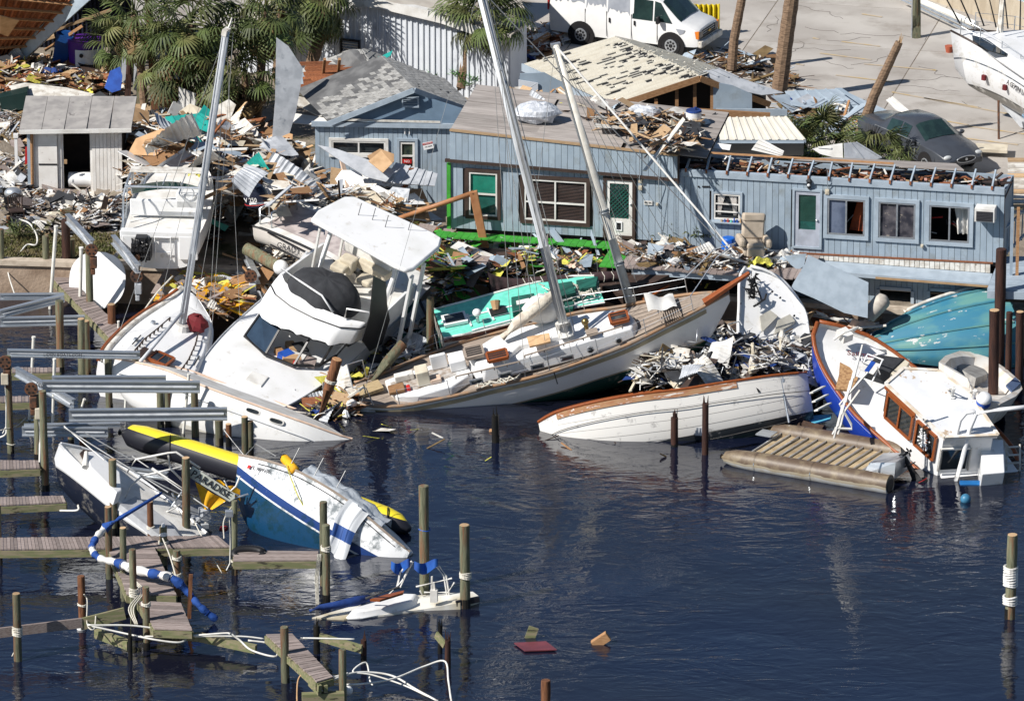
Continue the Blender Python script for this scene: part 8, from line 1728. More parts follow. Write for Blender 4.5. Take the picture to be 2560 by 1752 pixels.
S=[
 ('metal_sheet','tall crumpled grey metal sheet standing under the palm fronds','sheet','galv',[(691,94),(721,116),(757,171),(751,220),(740,280),(724,333),(680,352),(684,300),(688,252)],4.2,82,8,0),
 ('metal_sheet','long buckled grey metal sheet sliding down before the smashed window','sheet','galv',[(792,362),(840,372),(900,392),(990,425),(965,455),(915,442),(860,408)],3.1,40,0,0),
 ('metal_sheet','flat grey metal sheet lying before the small house door','sheet','galv',[(990,406),(1094,434),(1087,465),(955,456)],2.7,25,0,.25),
 ('white_gutter_board','white triangular gutter board at the corner of the small house','board','white2',[(735,283),(842,299),(807,314),(732,308)],3.2,40,0,0),('white_gutter_board','broken white eave piece above the triangular gutter board','board','dirtywhite',[(742,240),(765,245),(822,285),(800,292),(740,262)],3.6,40,20,0),
 ('bent_plasterboard','large bent pinkish wall sheet beside the shed','sheet','pinkish',[(358,343),(402,324),(440,365),(384,409),(349,456),(327,472),(336,418),(377,387)],2.0,62,-30,0),
 ('teal_sheet','wide teal corrugated panel at the top of the heap','panel','teal',[(412,292),(503,283),(547,314),(516,330),(462,308),(418,311)],3.0,45,0,.22),('teal_sheet','upright teal scrap beside the white corrugated panel','panel','teal',[(495,285),(510,262),(525,275),(522,292)],3.2,75,0,0),
 ('teal_cloth','bright teal sheet lying in the middle of the heap','sheet','teal',[(456,399),(528,396),(518,420),(503,446),(472,450),(462,420)],2.0,50,10,0),('teal_sheet','kite shaped teal scrap below the teal sheet','panel','teal',[(519,481),(534,453),(553,475),(549,500)],1.8,60,0,0),
 ('teal_gutter','long teal gutter strip across the broken rafters','gutter','teal',[(867,157),(955,140),(982,126),(976,140),(958,150),(868,163)],4.6,50,0,0),('teal_sheet','small teal corrugated scrap by the green corner','panel','teal',[(1050,402),(1094,412),(1128,431),(1116,440),(1078,425)],2.3,45,0,.15),
 ('loose_cabinet_leaf','white panelled door leaning in the heap','door','white2',[(465,340),(497,318),(519,340),(503,371),(480,362)],2.4,55,20,0),('tan_board','large tan cabinet panel right of the tall metal sheet','panel','ply',[(710,343),(779,374),(770,403),(712,398),(698,370)],2.3,60,10,0),
 ('tan_board','tan board under the large tan cabinet panel','panel','cardb',[(712,400),(782,405),(782,440),(730,452)],2.0,55,0,0),('tan_board','torn brown panel above the white panelled door','panel','ply',[(418,335),(470,308),(482,322),(462,372),(430,368)],2.6,50,-10,0),('tan_board','pale tan panel right of the white panelled door','panel','cream',[(530,345),(560,330),(578,352),(560,372),(532,362)],2.2,50,0,0),
 ('yellow_board','mustard diamond board lying on the grey metal sheets','board','ply',[(921,403),(953,376),(981,408),(957,432)],3.3,50,0,0),('mossy_board','broken furry board behind the mustard diamond board','board','cardb',[(918,390),(950,372),(985,385),(985,405),(940,420)],3.25,45,0,0),
 ('white_slab','long white slab with slanted end below the tan panels','slab','white2',[(775,408),(778,478),(760,500),(722,480),(748,440)],2.0,65,10,0),('cream_slab','large cream slab behind the cruiser hardtop','slab','cream',[(884,500),(898,474),(940,478),(1012,515),(988,534),(935,520)],2.2,45,0,0),('cream_slab','ribbed white slab above the large cream slab','slab','white',[(925,470),(945,464),(1015,500),(1005,512),(960,492)],2.5,40,0,.2),('cream_slab','white louvred shutter right of the ribbed slab','shutter','white2',[(965,474),(1022,490),(1015,508),(972,495)],2.5,40,0,.12),
 ('scuffed_wall_sheet','wide scuffed white wall panel lying left of the shed roof','panel','dirtywhite',[(22,215),(62,207),(170,220),(240,236),(250,246),(212,255),(110,252),(40,234)],1.8,12,0,0),('white_corrugated_sheet','upright white corrugated panel under the drooping palm','panel','white2',[(447,217),(490,235),(485,286),(446,284)],2.6,80,0,.2),('white_scrap','torn white sheet right of the upright corrugated panel','sheet','dirtywhite',[(540,265),(572,248),(590,262),(575,300),(545,320),(535,300)],2.6,60,0,0),
 ('blue_tarp','crumpled royal blue tarpaulin beside the grey cabinets','tarpaulin','royal',[(261,220),(275,178),(300,167),(306,190),(302,225),(280,232)],1.9,60,0,0),('grey_cabinet','grey metal cabinet door behind the utility poles','cabinet','galv',[(302,205),(306,128),(330,136),(328,215)],2.2,85,0,0),('grey_cabinet','second grey cabinet panel right of the greenish post','cabinet','galv',[(333,225),(336,135),(352,150),(350,230)],2.2,85,0,0),
 ('black_sheet','black crumpled sheet behind the shed roof','sheet','charcoal',[(200,255),(250,228),(300,262),(280,268),(215,262)],2.2,50,0,0),('grey_board','grey flat panel leaning left of the shed','panel','galv',[(14,480),(52,432),(66,442),(32,486)],1.5,60,0,0),('slatted_crate_side','dark slatted panel on the ground before the shed','panel','charcoal',[(112,496),(180,484),(190,508),(128,516)],1.5,30,0,.1),('red_sign','small red sign standing at the shed corner','sign','red',[(63,368),(74,366),(72,408),(62,412)],1.9,85,0,0),
 ('blue_wall_sheet','huge blue grey wall panel hanging from the annex over the debris','panel','bluetrim',[(2020,637),(2171,706),(2169,795),(2110,782),(2040,748),(1977,721),(1984,706),(2012,660)],2.35,75,-8,0),('blue_wall_sheet','torn blue corner panel left of the huge hanging panel','panel','blue',[(1960,640),(2016,634),(2010,665),(1994,676),(1975,660)],2.7,70,0,0),
 ('blue_roof_sheet','wide fallen blue grey roof sheet beyond the palmetto','sheet','bluetrim',[(1962,228),(2100,222),(2160,250),(2290,308),(2200,318),(2130,290),(1980,262)],1.7,8,0,.35),('blue_roof_sheet','narrow blue grey strip on the wide fallen roof sheet','sheet','blue',[(2092,220),(2104,220),(2240,310),(2225,312)],1.9,10,0,0),('white_metal_curl','curled white metal edging at the far side of the fallen roof sheet','edging','white2',[(2215,250),(2232,242),(2300,300),(2285,306),(2240,275)],1.9,30,0,.12),('dark_roof_sheet','curled dark metal sheet over the right side of the cream roof','sheet','galv',[(1745,180),(1798,172),(1850,195),(1960,232),(1905,238),(1830,222),(1770,192)],4.6,35,25,.25),
 ('white_metal_scrap','bent white corrugated scrap on the annex edge','scrap','white2',[(1878,375),(1900,345),(1960,378),(1955,392)],5.0,55,0,.14),('white_metal_scrap','large folded white sheet beside the annex palmetto','scrap','white2',[(2030,372),(2060,365),(2106,358),(2108,400),(2050,385)],5.0,65,0,.2),('grey_metal_scrap','grey shaded half of the large folded white sheet','scrap','galv',[(2110,358),(2140,356),(2205,395),(2170,405),(2112,400)],5.0,60,20,.2),('white_trough','white gutter length lying on the torn roof corner','gutter','white',[(1742,352),(1828,362),(1824,376),(1738,364)],5.4,50,0,0),  # folded white sheet: shaded half coloured grey, so its shade is painted
 ('brown_canvas','dark brown canvas slumped over the roof corner','canvas','charcoal',[(1760,300),(1790,280),(1794,352),(1745,352),(1750,320)],5.4,60,0,0),('blue_strip_board','aqua edged board left of the small boat outboard','board','aqua',[(508,546),(514,540),(572,565),(562,578)],1.7,40,0,0),('brown_table_top','dark brown table top behind the masted sailboat mast','table top','brown',[(500,752),(528,730),(600,740),(545,768)],1.4,30,0,0),('maroon_board','maroon board on the ledge right of the lattice door','board','maroon',[(1552,612),(1570,604),(1620,612),(1612,626)],2.6,25,0,0),('green_carpet','bright green carpet slab fallen below the deck','carpet','green',[(1225,640),(1360,628),(1500,645),(1490,665),(1400,650),(1250,652)],1.8,20,0,0),
]
for name,lbl,cat_,m,pts,z,tilt,az,rib in S:sheet(name,lbl,cat_,C[m],pts,z,tilt,az,.03,rib)
q=MB();q.beam(G(393,377,2.6),G(632,458,2.0),.12,.04);tag(q.build('white_gutter',C['white']),'long straight white gutter lying across the heap','gutter')
g_=thing('radar_dome','white flat radar dome lettered GARMIN on the heap','radar',G(393,470,1.7));q=MB();q.tube([(0,0,0),(0,0,.03),(0,0,.15),(0,0,.2)],.26,18,rs=[.22,.26,.26,.18]);q.build('dome',C['white'],g_,smooth=40);text('GARMIN','lettering',g_,C['charcoal'],.11,axes((0,-.265,.09),(1,0,0),(0,0,1)),.004)
# tubs and bins
t_=thing('purple_tub','round purple and white tub standing under the palms','tub',G(214,176,LZ));q=MB();q.cone((0,0,0),(0,0,1.15),.56,.62,20);q.build('tub',C['purple'],t_,smooth=40)
q=MB();q.grid(lambda s,t:(.66*math.sin(s*2.4-.5),-.66*math.cos(s*2.4-.5),.05+.85*t),14,4);q.build('white_front',C['white'],t_,smooth=True);q=MB();q.cone((-.1,-.66,.72),(-.1,-.72,.72),.07,.07,12);q.build('outlet',C['grille'],t_)
def wbin(x,y,m,lbl,M_):
 o=thing('wheelie_bin',lbl,'bin',M=Matrix.Translation(G(x,y,LZ+.3))@M_);q=MB();q.add([(-.25,-.3,0),(.25,-.3,0),(.25,.3,0),(-.25,.3,0),(-.3,-.36,1),(.3,-.36,1),(.3,.36,1),(-.3,.36,1),(-.26,-.32,.97),(.26,-.32,.97),(.26,.32,.97),(-.26,.32,.97),(-.22,-.26,.1),(.22,-.26,.1),(.22,.26,.1),(-.22,.26,.1)],[(0,1,5,4),(1,2,6,5),(2,3,7,6),(3,0,4,7),(3,2,1,0),(4,5,9,8),(5,6,10,9),(6,7,11,10),(7,4,8,11),(8,9,13,12),(9,10,14,13),(10,11,15,14),(11,8,12,15),(12,13,14,15)]);q.build('bin_body',m,o)
 for sx in(-1,1):q=MB();q.cone((sx*.3,.3,.08),(sx*.36,.3,.08),.1,.1,12);q.build('wheel',C['black'],o)
wbin(150,150,mat('blue bin plastic',(.01,.07,.26),r=.45),'dark blue bin leaning against the purple tub',Matrix.Rotation(R(12),4,'Y'));wbin(2,256,mat('dark green bin plastic',(.01,.03,.028),r=.4),'dark green bin lying on its side at the left edge',Matrix.Rotation(R(80),4,'Y'))
# recliner
rc=thing('recliner','beige leather recliner standing on the rubble against the blue wall','armchair',M=Matrix.Translation(G(1880,640,2.62))@Matrix.Rotation(R(10),4,'Z')@Matrix.Rotation(R(5),4,'Y'))
for nm,c,d,M_ in(('seat',(0,-.1,.42),(.58,.6,.2),None),('base',(0,0,.2),(.7,.65,.3),None),('backrest',(.02,.32,.85),(.72,.22,.75),Matrix.Rotation(R(-14),3,'X')),('headrest',(.02,.38,1.15),(.74,.26,.28),Matrix.Rotation(R(-14),3,'X')),('armrest',(-.42,-.02,.5),(.2,.75,.28),None),('armrest',(.42,-.02,.5),(.2,.75,.28),None),('footrest',(0,-.45,.25),(.56,.1,.3),None)):q=MB();q.box(c,d,M=M_);q.build(nm,C['beige'],rc,bev=.07,smooth=40)
bb_=thing('blue_drum','bright blue plastic drum beside the recliner','drum',G(1821,622,2.6));q=MB();q.cone((0,0,0),(0,0,.38),.24,.2,16);q.build('drum',mat('bright blue plastic',(.01,.14,.62),r=.4),bb_,smooth=40,bev=.03);q=MB();q.box((.02,-.2,.26),(.16,.04,.1));q.build('handle',C['royal'],bb_)
hc=thing('water_heater','white cylindrical water heater standing on the flat roof','water heater',Pp(1734,333,LF.M@V((8,1.2,para(8))),(0,0,1)));q=MB();q.cone((0,0,0),(0,0,.72),.25,.25,20);q.build('tank',C['white'],hc,smooth=40);q=MB();q.cone((0,0,.72),(0,0,.77),.26,.24,20);q.cone((.05,0,.77),(.05,0,.86),.04,.04,8);q.build('cap',C['navy'],hc);q=MB();q.box((.02,-.25,.4),(.14,.02,.3));q.build('label',C['cream'],hc)
gb_=tag(thing('roof_box','grey metal flue box on the flat roof','flue box',Pp(1662,345,LF.M@V((8,.8,para(8))),(0,0,1))));gb_['label']='grey metal flue box on the flat roof left of the water heater';q=MB();q.box((0,0,.2),(.32,.3,.4));q.build('box',C['galv'],gb_,bev=.02);q=MB();q.cone((-.16,0,.2),(-.3,0,.2),.07,.07,10);q.build('spout',C['alu'],gb_)
ch=thing('plastic_chair','dark brown plastic garden chair at the left edge of the yard','chair',M=Matrix.Translation(G(42,555,LZ))@Matrix.Rotation(R(15),4,'Z'));q=MB();q.box((0,0,.4),(.45,.42,.04));q.build('seat',C['brown'],ch)
for x in(-.2,.2):
 for y in(-.18,.18):q=MB();q.box((x,y,.2),(.04,.04,.4));q.build('leg',C['brown'],ch)
q=MB();q.tube([(-.22,.2,.4),(-.24,.24,.8),(0,.26,.9),(.24,.24,.8),(.22,.2,.4)],.025,6)
for k in range(5):q.beam((-.14+k*.07,.21,.42),(-.14+k*.07,.25,.84),.03,.015)
q.build('backrest',C['brown'],ch)
kt=thing('grill','silver lidded barbecue grill behind the brown chair','grill',G(34,505,LZ+.2));q=MB();q.ball((0,0,.3),.28,14,8,(1.1,.8,.7));q.build('lid',C['alu'],kt,smooth=True);q=MB();q.box((0,0,.12),(.6,.4,.2));q.build('firebox',C['black'],kt)
bw=thing('bicycle_wheel','black bicycle wheel with thin spokes standing in the rubble','wheel',Yp(206,523,G(206,545,LZ+.1).y));q=MB();q.tube([(.3*math.cos(a),0,.3*math.sin(a))for a in np.linspace(0,6.28,26)],.025,6);q.build('tyre',C['black'],bw)
for k in range(12):a=k*.5236;q=MB();q.cone((0,0,0),(.29*math.cos(a),0,.29*math.sin(a)),.004,.004,3);q.build('spoke',C['alu'],bw)
q=MB();q.add([G(x,y,z)for x,y,z in((786,428,1.9),(812,480,1.8),(868,492,1.9),(858,440,2.0),(800,420,2.5),(845,436,2.5))],[(0,1,2,3),(0,3,5,4)]);
fz=thing('open_freezer','white open topped freezer box tipped beside the cruiser hardtop','freezer',M=Matrix.Translation(G(822,462,1.5))@Matrix.Rotation(R(-25),4,'Z')@Matrix.Rotation(R(48),4,'X'))
for c,d in(((0,0,0),(1.0,.7,.05)),((-.5,0,.25),(.06,.7,.5)),((.5,0,.25),(.06,.7,.5)),((0,-.35,.25),(1.05,.06,.5)),((0,.35,.25),(1.05,.06,.5))):q=MB();q.box(c,d);q.build('side_panel',C['white'],fz)
bt_=MB();bt_.ball(G(880,458,2.0),.26,10,7,(1.3,.8,.8),wob=.08);tag(bt_.build('bottle_pack',mat('clear blue plastic wrap',(.30,.55,.78),(.65,.75,.82),r=.3,sc=6)),'shrink wrapped pack of blue water bottles on the heap','bottle pack')
# broken rafters over the small house roof
for k in range(13):
 x0,y0=752+rnd.uniform(-6,14),160+k*6.2;x1,y1=900+rnd.uniform(0,55),y0-rnd.uniform(-4,16)+(k>6)*-20;q=MB();q.beam(G(x0,y0,4.3-k*.05),G(x1,y1,4.5),.06,.12);tag(q.build('broken_rafter',C['redwood']),'red brown rafter among the broken ones over the small house roof','rafter','broken rafters over the small house')
for x in(808,845):q=MB();q.beam(G(x,190,4.1),G(x+4,148,4.9),.09,.09);tag(q.build('rafter_post',C['wood']),['short upright post left among the broken rafters','short upright post right among the broken rafters'][x>820],'post')
# white bags on the roof
for x,y,s_,lbl in((1340,290,.55,'big translucent plastic bag bundle on the flat roof left end'),(1618,278,.28,'small white plastic bag on the flat roof'),(1595,268,.2,'crumpled clear plastic scrap beside the small white bag')):q=MB();q.ball(Pp(x,y+10,LF.M@V((3,2.6,para(4)+.3)),(0,0,1))+V((0,0,s_*.4)),s_,12,8,(1.4,.8,.65),wob=.12);tag(q.build('plastic_bag',mat('translucent bag',(.62,.64,.68),(.42,.45,.50),r=.3,sc=6,bump=.04,bsc=9)if s_>.5 else bpy.data.materials['translucent bag']),lbl,'bag')
for k,(x0,y0,x1,y1,m)in enumerate([(1490,262,1720,300,'wood'),(1470,300,1690,345,'wood2'),(1590,300,1710,296,'wood'),(1520,274,1700,310,'wood2'),(1450,285,1500,255,'grey_wood'),(1650,310,1705,298,'wood2'),(1240,318,1316,320,'wood'),(1240,340,1312,342,'wood2'),(1250,300,1330,305,'bluetrim'),(1395,280,1412,245,'grey_wood'),(1640,335,1740,345,'wood')]):
 P=LF.M@V((6,1.8,para(6)+.12));q=MB();q.beam(Pp(x0,y0,P,(0,0,1)),Pp(x1,y1,P+V((0,0,.05)),(0,0,1)),.1,.05);tag(q.build('roof_plank',C[m]),'loose lumber length lying on the flat roof','plank','loose lumber on the flat roof')
# ---------------------------------------------------------------- scattered pieces: individual boards, panels and blocks
def irr(seed,kind):
 r=random.Random(seed);b=MB()
 if kind=='b':
  e=[r.uniform(-.05,.05)for _ in range(4)];vs=[(-.5+e[0],-.5,-.5),(.5+e[1],-.5+r.uniform(0,.3),-.5),(.5+e[2],.5-r.uniform(0,.3),-.5),(-.5+e[3],.5,-.5)];vs+=[(x,y,.5)for x,y,_ in vs]
 elif kind=='p':
  n=r.choice([4,5,6]);ps=[(math.cos(i*6.283/n+r.uniform(-.25,.25))*.55*r.uniform(.7,1.1),math.sin(i*6.283/n+r.uniform(-.2,.2))*.55*r.uniform(.7,1.1))for i in range(n)];b.slab([(x,y,.5+r.uniform(-.5,.5)*2)for x,y in ps],1.0,nrm=(0,0,1));return b
 elif kind=='c':
  a=r.uniform(1.2,3.2);w=r.uniform(-.4,.4);b.grid(lambda s,t:(s-.5,(t-.5)+w*(s-.5)**2,.35*math.sin(s*a+t)+.03*math.cos(s*60)+.15*(s-.5)*math.sin(t*4)),26,4);return b
 elif kind=='f':
  b.grid(lambda s,t:((s-.5)*1.0+.1*math.sin(t*9),(t-.5)+.12*math.sin(s*7),.5*math.sin(s*3.14)*math.sin(t*3.14)+.14*math.sin(s*13+t*5)+.1*math.sin(t*17-s*4)),14,12);return b
 else:
  b.ball((0,0,0),.55,7,5,(1,.8,.7));b.v=[(x*r.uniform(.75,1.2),y*r.uniform(.75,1.2),z*r.uniform(.75,1.2))for x,y,z in b.v];return b
 b.add(vs,[(3,2,1,0),(4,5,6,7),(0,1,5,4),(1,2,6,5),(2,3,7,6),(3,0,4,7)]);return b
C['muck']=mat('muddy packed rubble',(.06,.045,.035),(.12,.09,.065),r=.95,sc=6,bump=.06,bsc=10)
pool={}
MW=dict(wood='brown lumber',wood2='pale lumber',ply='tan plywood',cardb='brown cardboard',redwood='red brown timber',white2='white',dirtywhite='dirty white',pinkish='pinkish',bluetrim='blue grey',blue='blue grey',teal='teal',cream='cream',brown='dark brown',insul='yellow',charcoal='charcoal',grille='black',galv='grey metal',soil='sandy',grey_wood='weathered grey',green='green',leafd='dry brown',white='bright white',dgreen='dark green',navy='navy',gold='golden yellow',pink='pink',leafg='green',aqua='aqua',royal='blue')
def piece(kind,m,nm):
 k=(kind,m,rnd.randint(0,3))
 if k not in pool:pool[k]=irr(hash(k[2])+11*len(pool),kind).mesh(nm,C[m])
 return pool[k]
def inpoly(x,y,P):
 c=False
 for i in range(len(P)):
  (x0,y0),(x1,y1)=P[i-1],P[i]
  if(y0>y)!=(y1>y)and x<(x1-x0)*(y-y0)/(y1-y0)+x0:c=not c
 return c
# zones: outline in the photo, base height, mound height, colours, counts (boards, panels, blocks, small rubble), phrase
ZN=[
 ([(290,290),(420,280),(560,270),(660,330),(760,380),(820,420),(900,450),(1010,470),(1040,540),(940,560),(860,520),(700,560),(560,520),(430,480),(330,470),(290,400)],1.2,3.3,['wood','wood2','ply','cardb','redwood','wood','white2','dirtywhite','pinkish','bluetrim','ply','dirtywhite','brown','white2','white2','wood2','white','cream','galv'],(120,110,12,6500),'in the great heap between shed and small house'),
 ([(-20,120),(120,150),(200,165),(270,170),(300,230),(210,235),(100,215),(0,250),(-20,240)],1.2,.5,['wood','wood2','redwood','redwood','dirtywhite','wood','brown','insul','brown','charcoal','wood2','dirtywhite'],(34,12,0,3200),'in the lumber heap below the collapsed roof'),
 ([(-20,420),(70,440),(80,490),(300,500),(420,490),(520,520),(560,560),(520,600),(470,620),(300,560),(180,575),(60,560),(-20,480)],1.2,.35,['dirtywhite','charcoal','wood','grille','white2','brown','galv','galv','soil','brown','grey_wood','dirtywhite','charcoal','soil','white2'],(16,20,18,5200),'in the yard clutter before the shed'),
 ([(1040,560),(1140,600),(1260,600),(1480,600),(1640,630),(1800,655),(1990,650),(1960,690),(1800,690),(1660,680),(1500,700),(1300,690),(1180,700),(1110,740),(1080,660),(1040,620)],1.7,.8,['bluetrim','wood','wood2','grey_wood','redwood','insul','white2','brown','blue','green','charcoal','leafg'],(44,26,12,6500),'in the rubble strip below the blue building'),
 ([(1010,700),(1090,690),(1200,700),(1140,770),(1100,790),(1090,880),(1020,900),(990,850),(1000,760)],.2,1.2,['white2','white','dirtywhite','cream','white','dgreen','redwood','charcoal'],(6,6,40,900),'in the pile beside the upright piling'),
 ([(1620,830),(1740,800),(1850,830),(2010,830),(2050,900),(2060,960),(1960,950),(1800,960),(1660,960),(1580,950)],.7,1.5,['white2','white','dirtywhite','cream','charcoal','brown','galv','white2','charcoal','dirtywhite','galv','brown','navy','leafd','charcoal','dirtywhite'],(16,30,64,3000),'in the wreckage between sloop and planked boat'),
 ([(1560,618),(1700,618),(1800,640),(1990,642),(1960,664),(1800,668),(1640,655)],2.5,.15,['bluetrim','wood','grey_wood','brown','leafd','dirtywhite','white2'],(14,8,2,1500),'on the ledge before the recliner'),
 ([(-20,260),(60,270),(75,400),(60,470),(300,500),(300,560),(150,590),(-20,560)],1.2,.05,['soil','dirtywhite','wood2','charcoal','galv','leafd','grey_wood','soil'],(0,0,0,2200),'strewn over the bare yard'),
 ([(1960,720),(2110,770),(2190,800),(2180,850),(2060,810),(2000,790)],.5,.6,['wood','bluetrim','white2','wood2','redwood','dirtywhite'],(18,6,6,700),'in splintered wood below the blue panel'),
 ([(820,960),(900,900),(1000,860),(1090,880),(960,930),(900,1000),(890,1040),(830,1050),(780,1040)],-.1,.5,['wood','wood2','charcoal','redwood','insul','dirtywhite','brown'],(20,8,6,1300),'in the flotsam behind the large sloop'),
 ([(430,700),(560,690),(620,730),(600,770),(500,790),(420,760)],1.1,.6,['wood','wood2','redwood','wood','gold','grey_wood','insul'],(18,6,0,900),'on the planks piled behind the masted sailboat'),
 ([(1230,240),(1300,232),(1440,260),(1560,275),(1560,290),(1400,290),(1240,300)],5.6,.1,['wood','dirtywhite','galv','charcoal','wood2','cream','brown'],(10,6,4,900),'scattered on the far end of the flat roof'),
 ([(1960,240),(2100,250),(2200,300),(2150,330),(2020,320),(1950,280)],1.4,.3,['bluetrim','blue','wood','galv','leafd','brown'],(8,8,0,900),'on the collapsed sheets by the palmetto'),
 ([(640,600),(700,560),(760,560),(700,700),(640,760),(590,700)],.9,.6,['wood','dirtywhite','galv','charcoal','white2','cardb'],(12,5,6,900),'in the junk beside the fallen piling'),
 ([(1560,275),(1740,290),(1750,345),(1690,380),(1560,330),(1450,290)],5.85,.02,['wood','brown','wood2','dirtywhite','charcoal'],(5,2,1,420),'scattered over the flat roof by the water heater'),
 ([(880,1060),(1300,1060),(1700,1110),(1780,1180),(1300,1160),(900,1110)],-.01,.0,['wood','dirtywhite','leafd','insul','brown'],(0,0,0,14),'drifting on the dark water below the boats'),
 ([(1150,140),(1390,60),(1400,100),(1330,150),(1240,160)],1.2,.3,['redwood','white2','wood','galv','dirtywhite','brown'],(14,6,3,900),'in the scraps behind the van'),
 ([(1700,140),(1850,120),(2000,190),(2000,230),(1850,200),(1760,170)],1.22,.02,['wood','dirtywhite','leafd','brown','bluetrim'],(4,3,0,260),'scattered on the concrete by the bare palms'),
]
KN={'b':('broken_board','board','broken {} board '),'p':('torn_sheet','sheet','torn {} sheet piece '),'c':('bent_sheet','sheet','bent {} sheet '),'f':('crumpled_cloth','cloth','crumpled {} cloth '),'k':('debris_block','block','{} lump of foam or plastic ')}
for P,zb,hm_,cols,cnt,phr in ZN:
 xs_,ys_=[p[0]for p in P],[p[1]for p in P];cx_,cy_=sum(xs_)/len(P),sum(ys_)/len(P)
 def spot():
  while True:
   x,y=rnd.uniform(min(xs_),max(xs_)),rnd.uniform(min(ys_),max(ys_))
   if inpoly(x,y,P):return x,y
 def edge(x,y):
  d=1e9
  for i in range(len(P)):
   (x0,y0),(x1,y1)=P[i-1],P[i];dx,dy=x1-x0,(y1-y0);t=max(0,min(1,((x-x0)*dx+(y-y0)*dy)/(dx*dx+dy*dy+1e-6)));d=min(d,math.hypot(x-x0-t*dx,(y-y0-t*dy)*1.6))
  return d
 def hgt(x,y):return hm_*(.55+.45*math.sin(x*.031+1.3)*math.sin(y*.045+x*.011))*min(1,.12+edge(x,y)/(70 if hm_>1 else 40))
 # the body of the heap
 q=MB();nx_,ny_=26,14;ix={};x0_,x1_,y0_,y1_=min(xs_),max(xs_),min(ys_),max(ys_);vs=[];fs=[]
 for i in range(nx_+1):
  for j in range(ny_+1):
   x,y=x0_+(x1_-x0_)*i/nx_,y0_+(y1_-y0_)*j/ny_;ins=inpoly(x,y,P);vs.append(G(x,y,zb+(hgt(x,y)*.8 if ins else-.25)+rnd.uniform(-.06,.06)))
 fs=[(i*(ny_+1)+j,(i+1)*(ny_+1)+j,(i+1)*(ny_+1)+j+1,i*(ny_+1)+j+1)for i in range(nx_)for j in range(ny_)if inpoly(x0_+(x1_-x0_)*(i+.5)/nx_,y0_+(y1_-y0_)*(j+.5)/ny_,P)]
 q.add(vs,fs)
 if 0<abs(zb)<3 and hm_>0:tag(q.build('debris_mound',C['muck']),'packed rubble '+phr,kind='stuff')
 for kind,n_ in zip('bpkcf',list(cnt[:3])+([28,26]if hm_>3 else[12,14]if hm_>.7 else[6,6]if cnt[1]>4 else[0,0])):
  nm,cat_,w0=KN[kind]
  for _ in range(n_):
   x,y=spot();z=zb+hgt(x,y)*rnd.uniform(.5,1.1)+.08;big=(ys_[0]>0)
   if kind=='b':m=rnd.choice([c for c in cols if c not in('leafg',)]);sc=(rnd.uniform(.5,2.4)*(1.5 if hm_>3 and rnd.random()<.5 else 1),rnd.uniform(.07,.24),rnd.uniform(.03,.07));tl_=(rnd.uniform(-.6,.6),rnd.uniform(-.45,.45)*(2.2 if rnd.random()<.25 else 1),rnd.uniform(0,6.28))
   elif kind=='p':m=rnd.choice(cols);s_=rnd.choice([.5,.8,1.1,1.5,2.0])*rnd.uniform(.8,1.1)if hm_>2 else rnd.uniform(.3,.9);sc=(s_,s_*rnd.uniform(.5,1),.025);tl_=(rnd.uniform(-.2,1.1),rnd.uniform(-.5,.5),rnd.uniform(-1,1))
   elif kind=='c':m=rnd.choice(['galv','white2','galv','bluetrim','white2','teal' if hm_>3 else 'galv','dirtywhite']);s_=rnd.uniform(.6,1.9 if hm_>3 else 1.2);sc=(s_,s_*rnd.uniform(.35,.7),s_*.6);tl_=(rnd.uniform(-.2,1.2),rnd.uniform(-.7,.7),rnd.uniform(0,6))
   elif kind=='f':m=rnd.choice(['charcoal','dirtywhite','navy','pinkish','brown','insul','soil','white2','charcoal']);s_=rnd.uniform(.35,.9);sc=(s_,s_*.8,s_*.5);tl_=(rnd.uniform(-.3,.5),rnd.uniform(-.4,.4),rnd.uniform(0,6))
   else:m=rnd.choice(['white2','white','cream','dirtywhite']);s_=rnd.uniform(.25,.65);sc=(s_,s_*.7,s_*.6);tl_=(rnd.uniform(0,6),rnd.uniform(0,6),rnd.uniform(0,6))
   o=inst(piece(kind,m,nm),nm,None,G(x,y,z),tl_,sc);tag(o,(w0.format(MW[m])+phr).replace('lump of foam or plastic','foam lump')if len((w0+phr).split())>14 else w0.format(MW[m])+phr,cat_,MW[m]+' '+nm.replace('_',' ')+'s '+phr)
 mats_=[C[c]for c in cols];q=MB();big=max(xs_)-min(xs_)>300
 for _ in range(cnt[3]):
  x,y=spot();c=G(x,y,zb+hgt(x,y)*rnd.uniform(.35,1.0)+.04);a,e=rnd.uniform(0,6.28),rnd.uniform(-.5,.5);L=rnd.choice([.12,.2,.3,.5,.8,1.3])*rnd.uniform(.6,1.2);d=V((math.cos(a)*math.cos(e),math.sin(a)*math.cos(e),math.sin(e)))*L
  mi=rnd.randrange(len(cols));
  if rnd.random()<.74:q.beam(c-d/2,c+d/2,rnd.uniform(.02,.07),rnd.uniform(.012,.03),mi=mi)
  else:s_=V((-d.y,d.x,rnd.uniform(-.2,.2))).normalized()*L*rnd.uniform(.2,.6);q.add([c-d/2,c+d/2,c+d/2+s_,c-d/2+s_*.7+V((0,0,.03))],[(0,1,2,3)],mi)
 tag(q.build('rubble',mats_),'small splinters and scraps '+phr,kind='stuff')
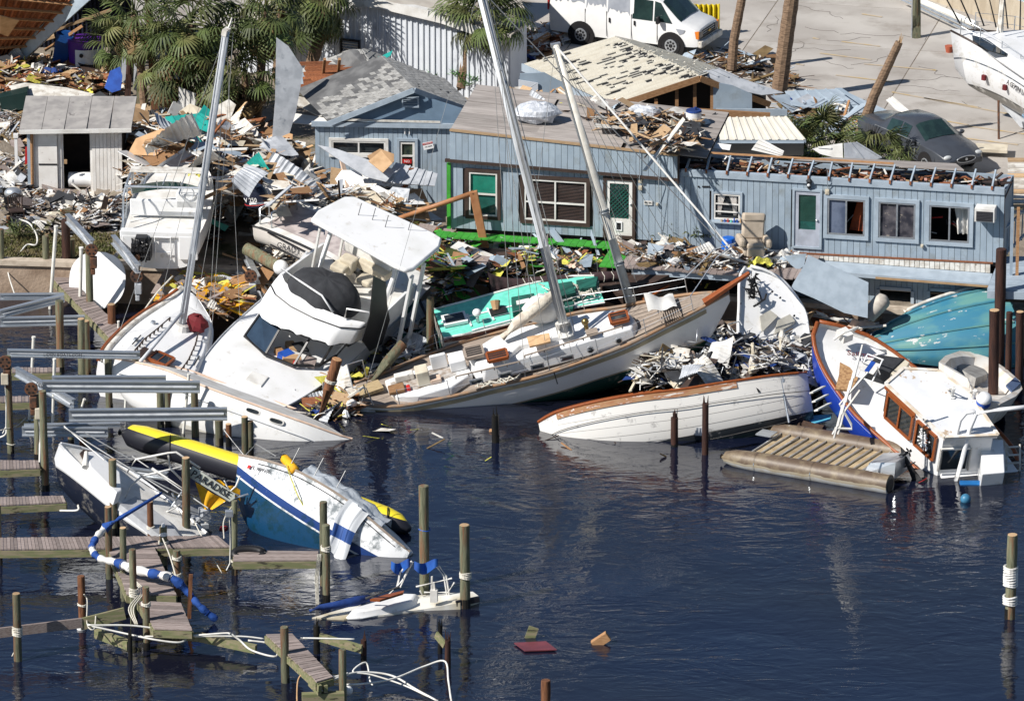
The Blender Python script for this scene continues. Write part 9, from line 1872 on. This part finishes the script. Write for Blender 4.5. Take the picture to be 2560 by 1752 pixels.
# wires and white tube tangle in the wreckage right of the sloop, and cords in the heaps
for k in range(34):
 x,y=(rnd.uniform(1650,1990),rnd.uniform(850,940))if k<24 else(rnd.uniform(330,560),rnd.uniform(430,520));c=G(x,y,1.2+rnd.uniform(.1,.6));P=[c];d=V((rnd.uniform(-1,1),rnd.uniform(-.5,.5),rnd.uniform(-.3,.5)))
 for _ in range(4):d=(d+V((rnd.uniform(-.6,.6),rnd.uniform(-.4,.4),rnd.uniform(-.4,.3)))).normalized()*rnd.uniform(.2,.45);P.append(P[-1]+d)
 q=MB();q.tube(P,rnd.choice([.012,.02,.028]),5);tag(q.build('bent_rail',C[rnd.choice(['white2','alu','alu','wire','grille'])],None,smooth=True),'bent thin metal rail or cord '+('in the wreckage between sloop and planked boat' if k<24 else 'in the great heap near the radar dome'),'rail','bent rails in the wreckage' if k<24 else 'bent rails in the heap')
# small leafy plants: ledge, stump foot, heap
lf=MB()
for k in range(9):a=k*.7;lf.add([(0,0,0),(.25*math.cos(a)-.03*math.sin(a),.25*math.sin(a)+.03*math.cos(a),.22),(.42*math.cos(a),.42*math.sin(a),.2+.1*(k%3)),(.25*math.cos(a)+.03*math.sin(a),.25*math.sin(a)-.03*math.cos(a),.25)],[(0,1,2,3)])
lm_=lf.mesh('leaf_spray',C['leafg']);br_=C['bright']=mat('fresh green leaf',(.07,.22,.03),(.05,.15,.02),r=.5,rv=.3);lm2=lf.mesh('leaf_spray',br_)
for x,y,z,n,s_,me,lbl in((1668,598,2.6,10,.9,lm_,'strappy plant on the ledge below the thin cable'),(1760,604,2.6,12,.9,lm_,'drooping strappy plant on the ledge beside the blue drum'),(1380,585,2.5,5,.5,lm_,'small plant with orange flowers below the blinds window'),(1815,535,3.3,5,.8,lm_,'spiky potted plant at the curtained window'),(1095,200,1.6,12,.9,lm2,'leafy shrub left of the torn stump'),(1172,215,1.6,12,.9,lm2,'leafy shrub right of the torn stump'),(1088,672,1.8,16,.8,lm2,'bright green shrub between cruiser and brown yacht'),(60,590,1.3,10,.8,lm_,'weedy clump on the grass by the seawall'),(2260,408,1.8,4,.7,lm_,'few green fronds at the sedan bumper')):
 o=thing('small_plant',lbl,'plant',G(x,y,z))
 for k in range(n):inst(me,'leaf_spray',o,(rnd.uniform(-.4,.4),rnd.uniform(-.2,.2),rnd.uniform(0,.25)),(rnd.uniform(-.5,.5),rnd.uniform(-.5,.5),rnd.uniform(0,6)),(s_,s_,s_*rnd.uniform(.7,1.3)))
# grass strip on the seawall
gm=mat('dry green grass',(.09,.10,.03),(.16,.13,.06),r=.9,sc=2);q=MB()
for _ in range(7000):
 x,y=rnd.uniform(-10,330),rnd.uniform(585,655);c=G(x,y,LZ)
 if c.y<5.6:continue
 a=rnd.uniform(0,6.28);q.add([c+V((math.cos(a)*.03,math.sin(a)*.03,0)),c-V((math.cos(a)*.03,math.sin(a)*.03,0)),c+V((rnd.uniform(-.05,.05),rnd.uniform(-.05,.05),rnd.uniform(.04,.12)))],[(0,1,2)])
tag(q.build('grass',gm),'short dry grass along the seawall',kind='stuff')
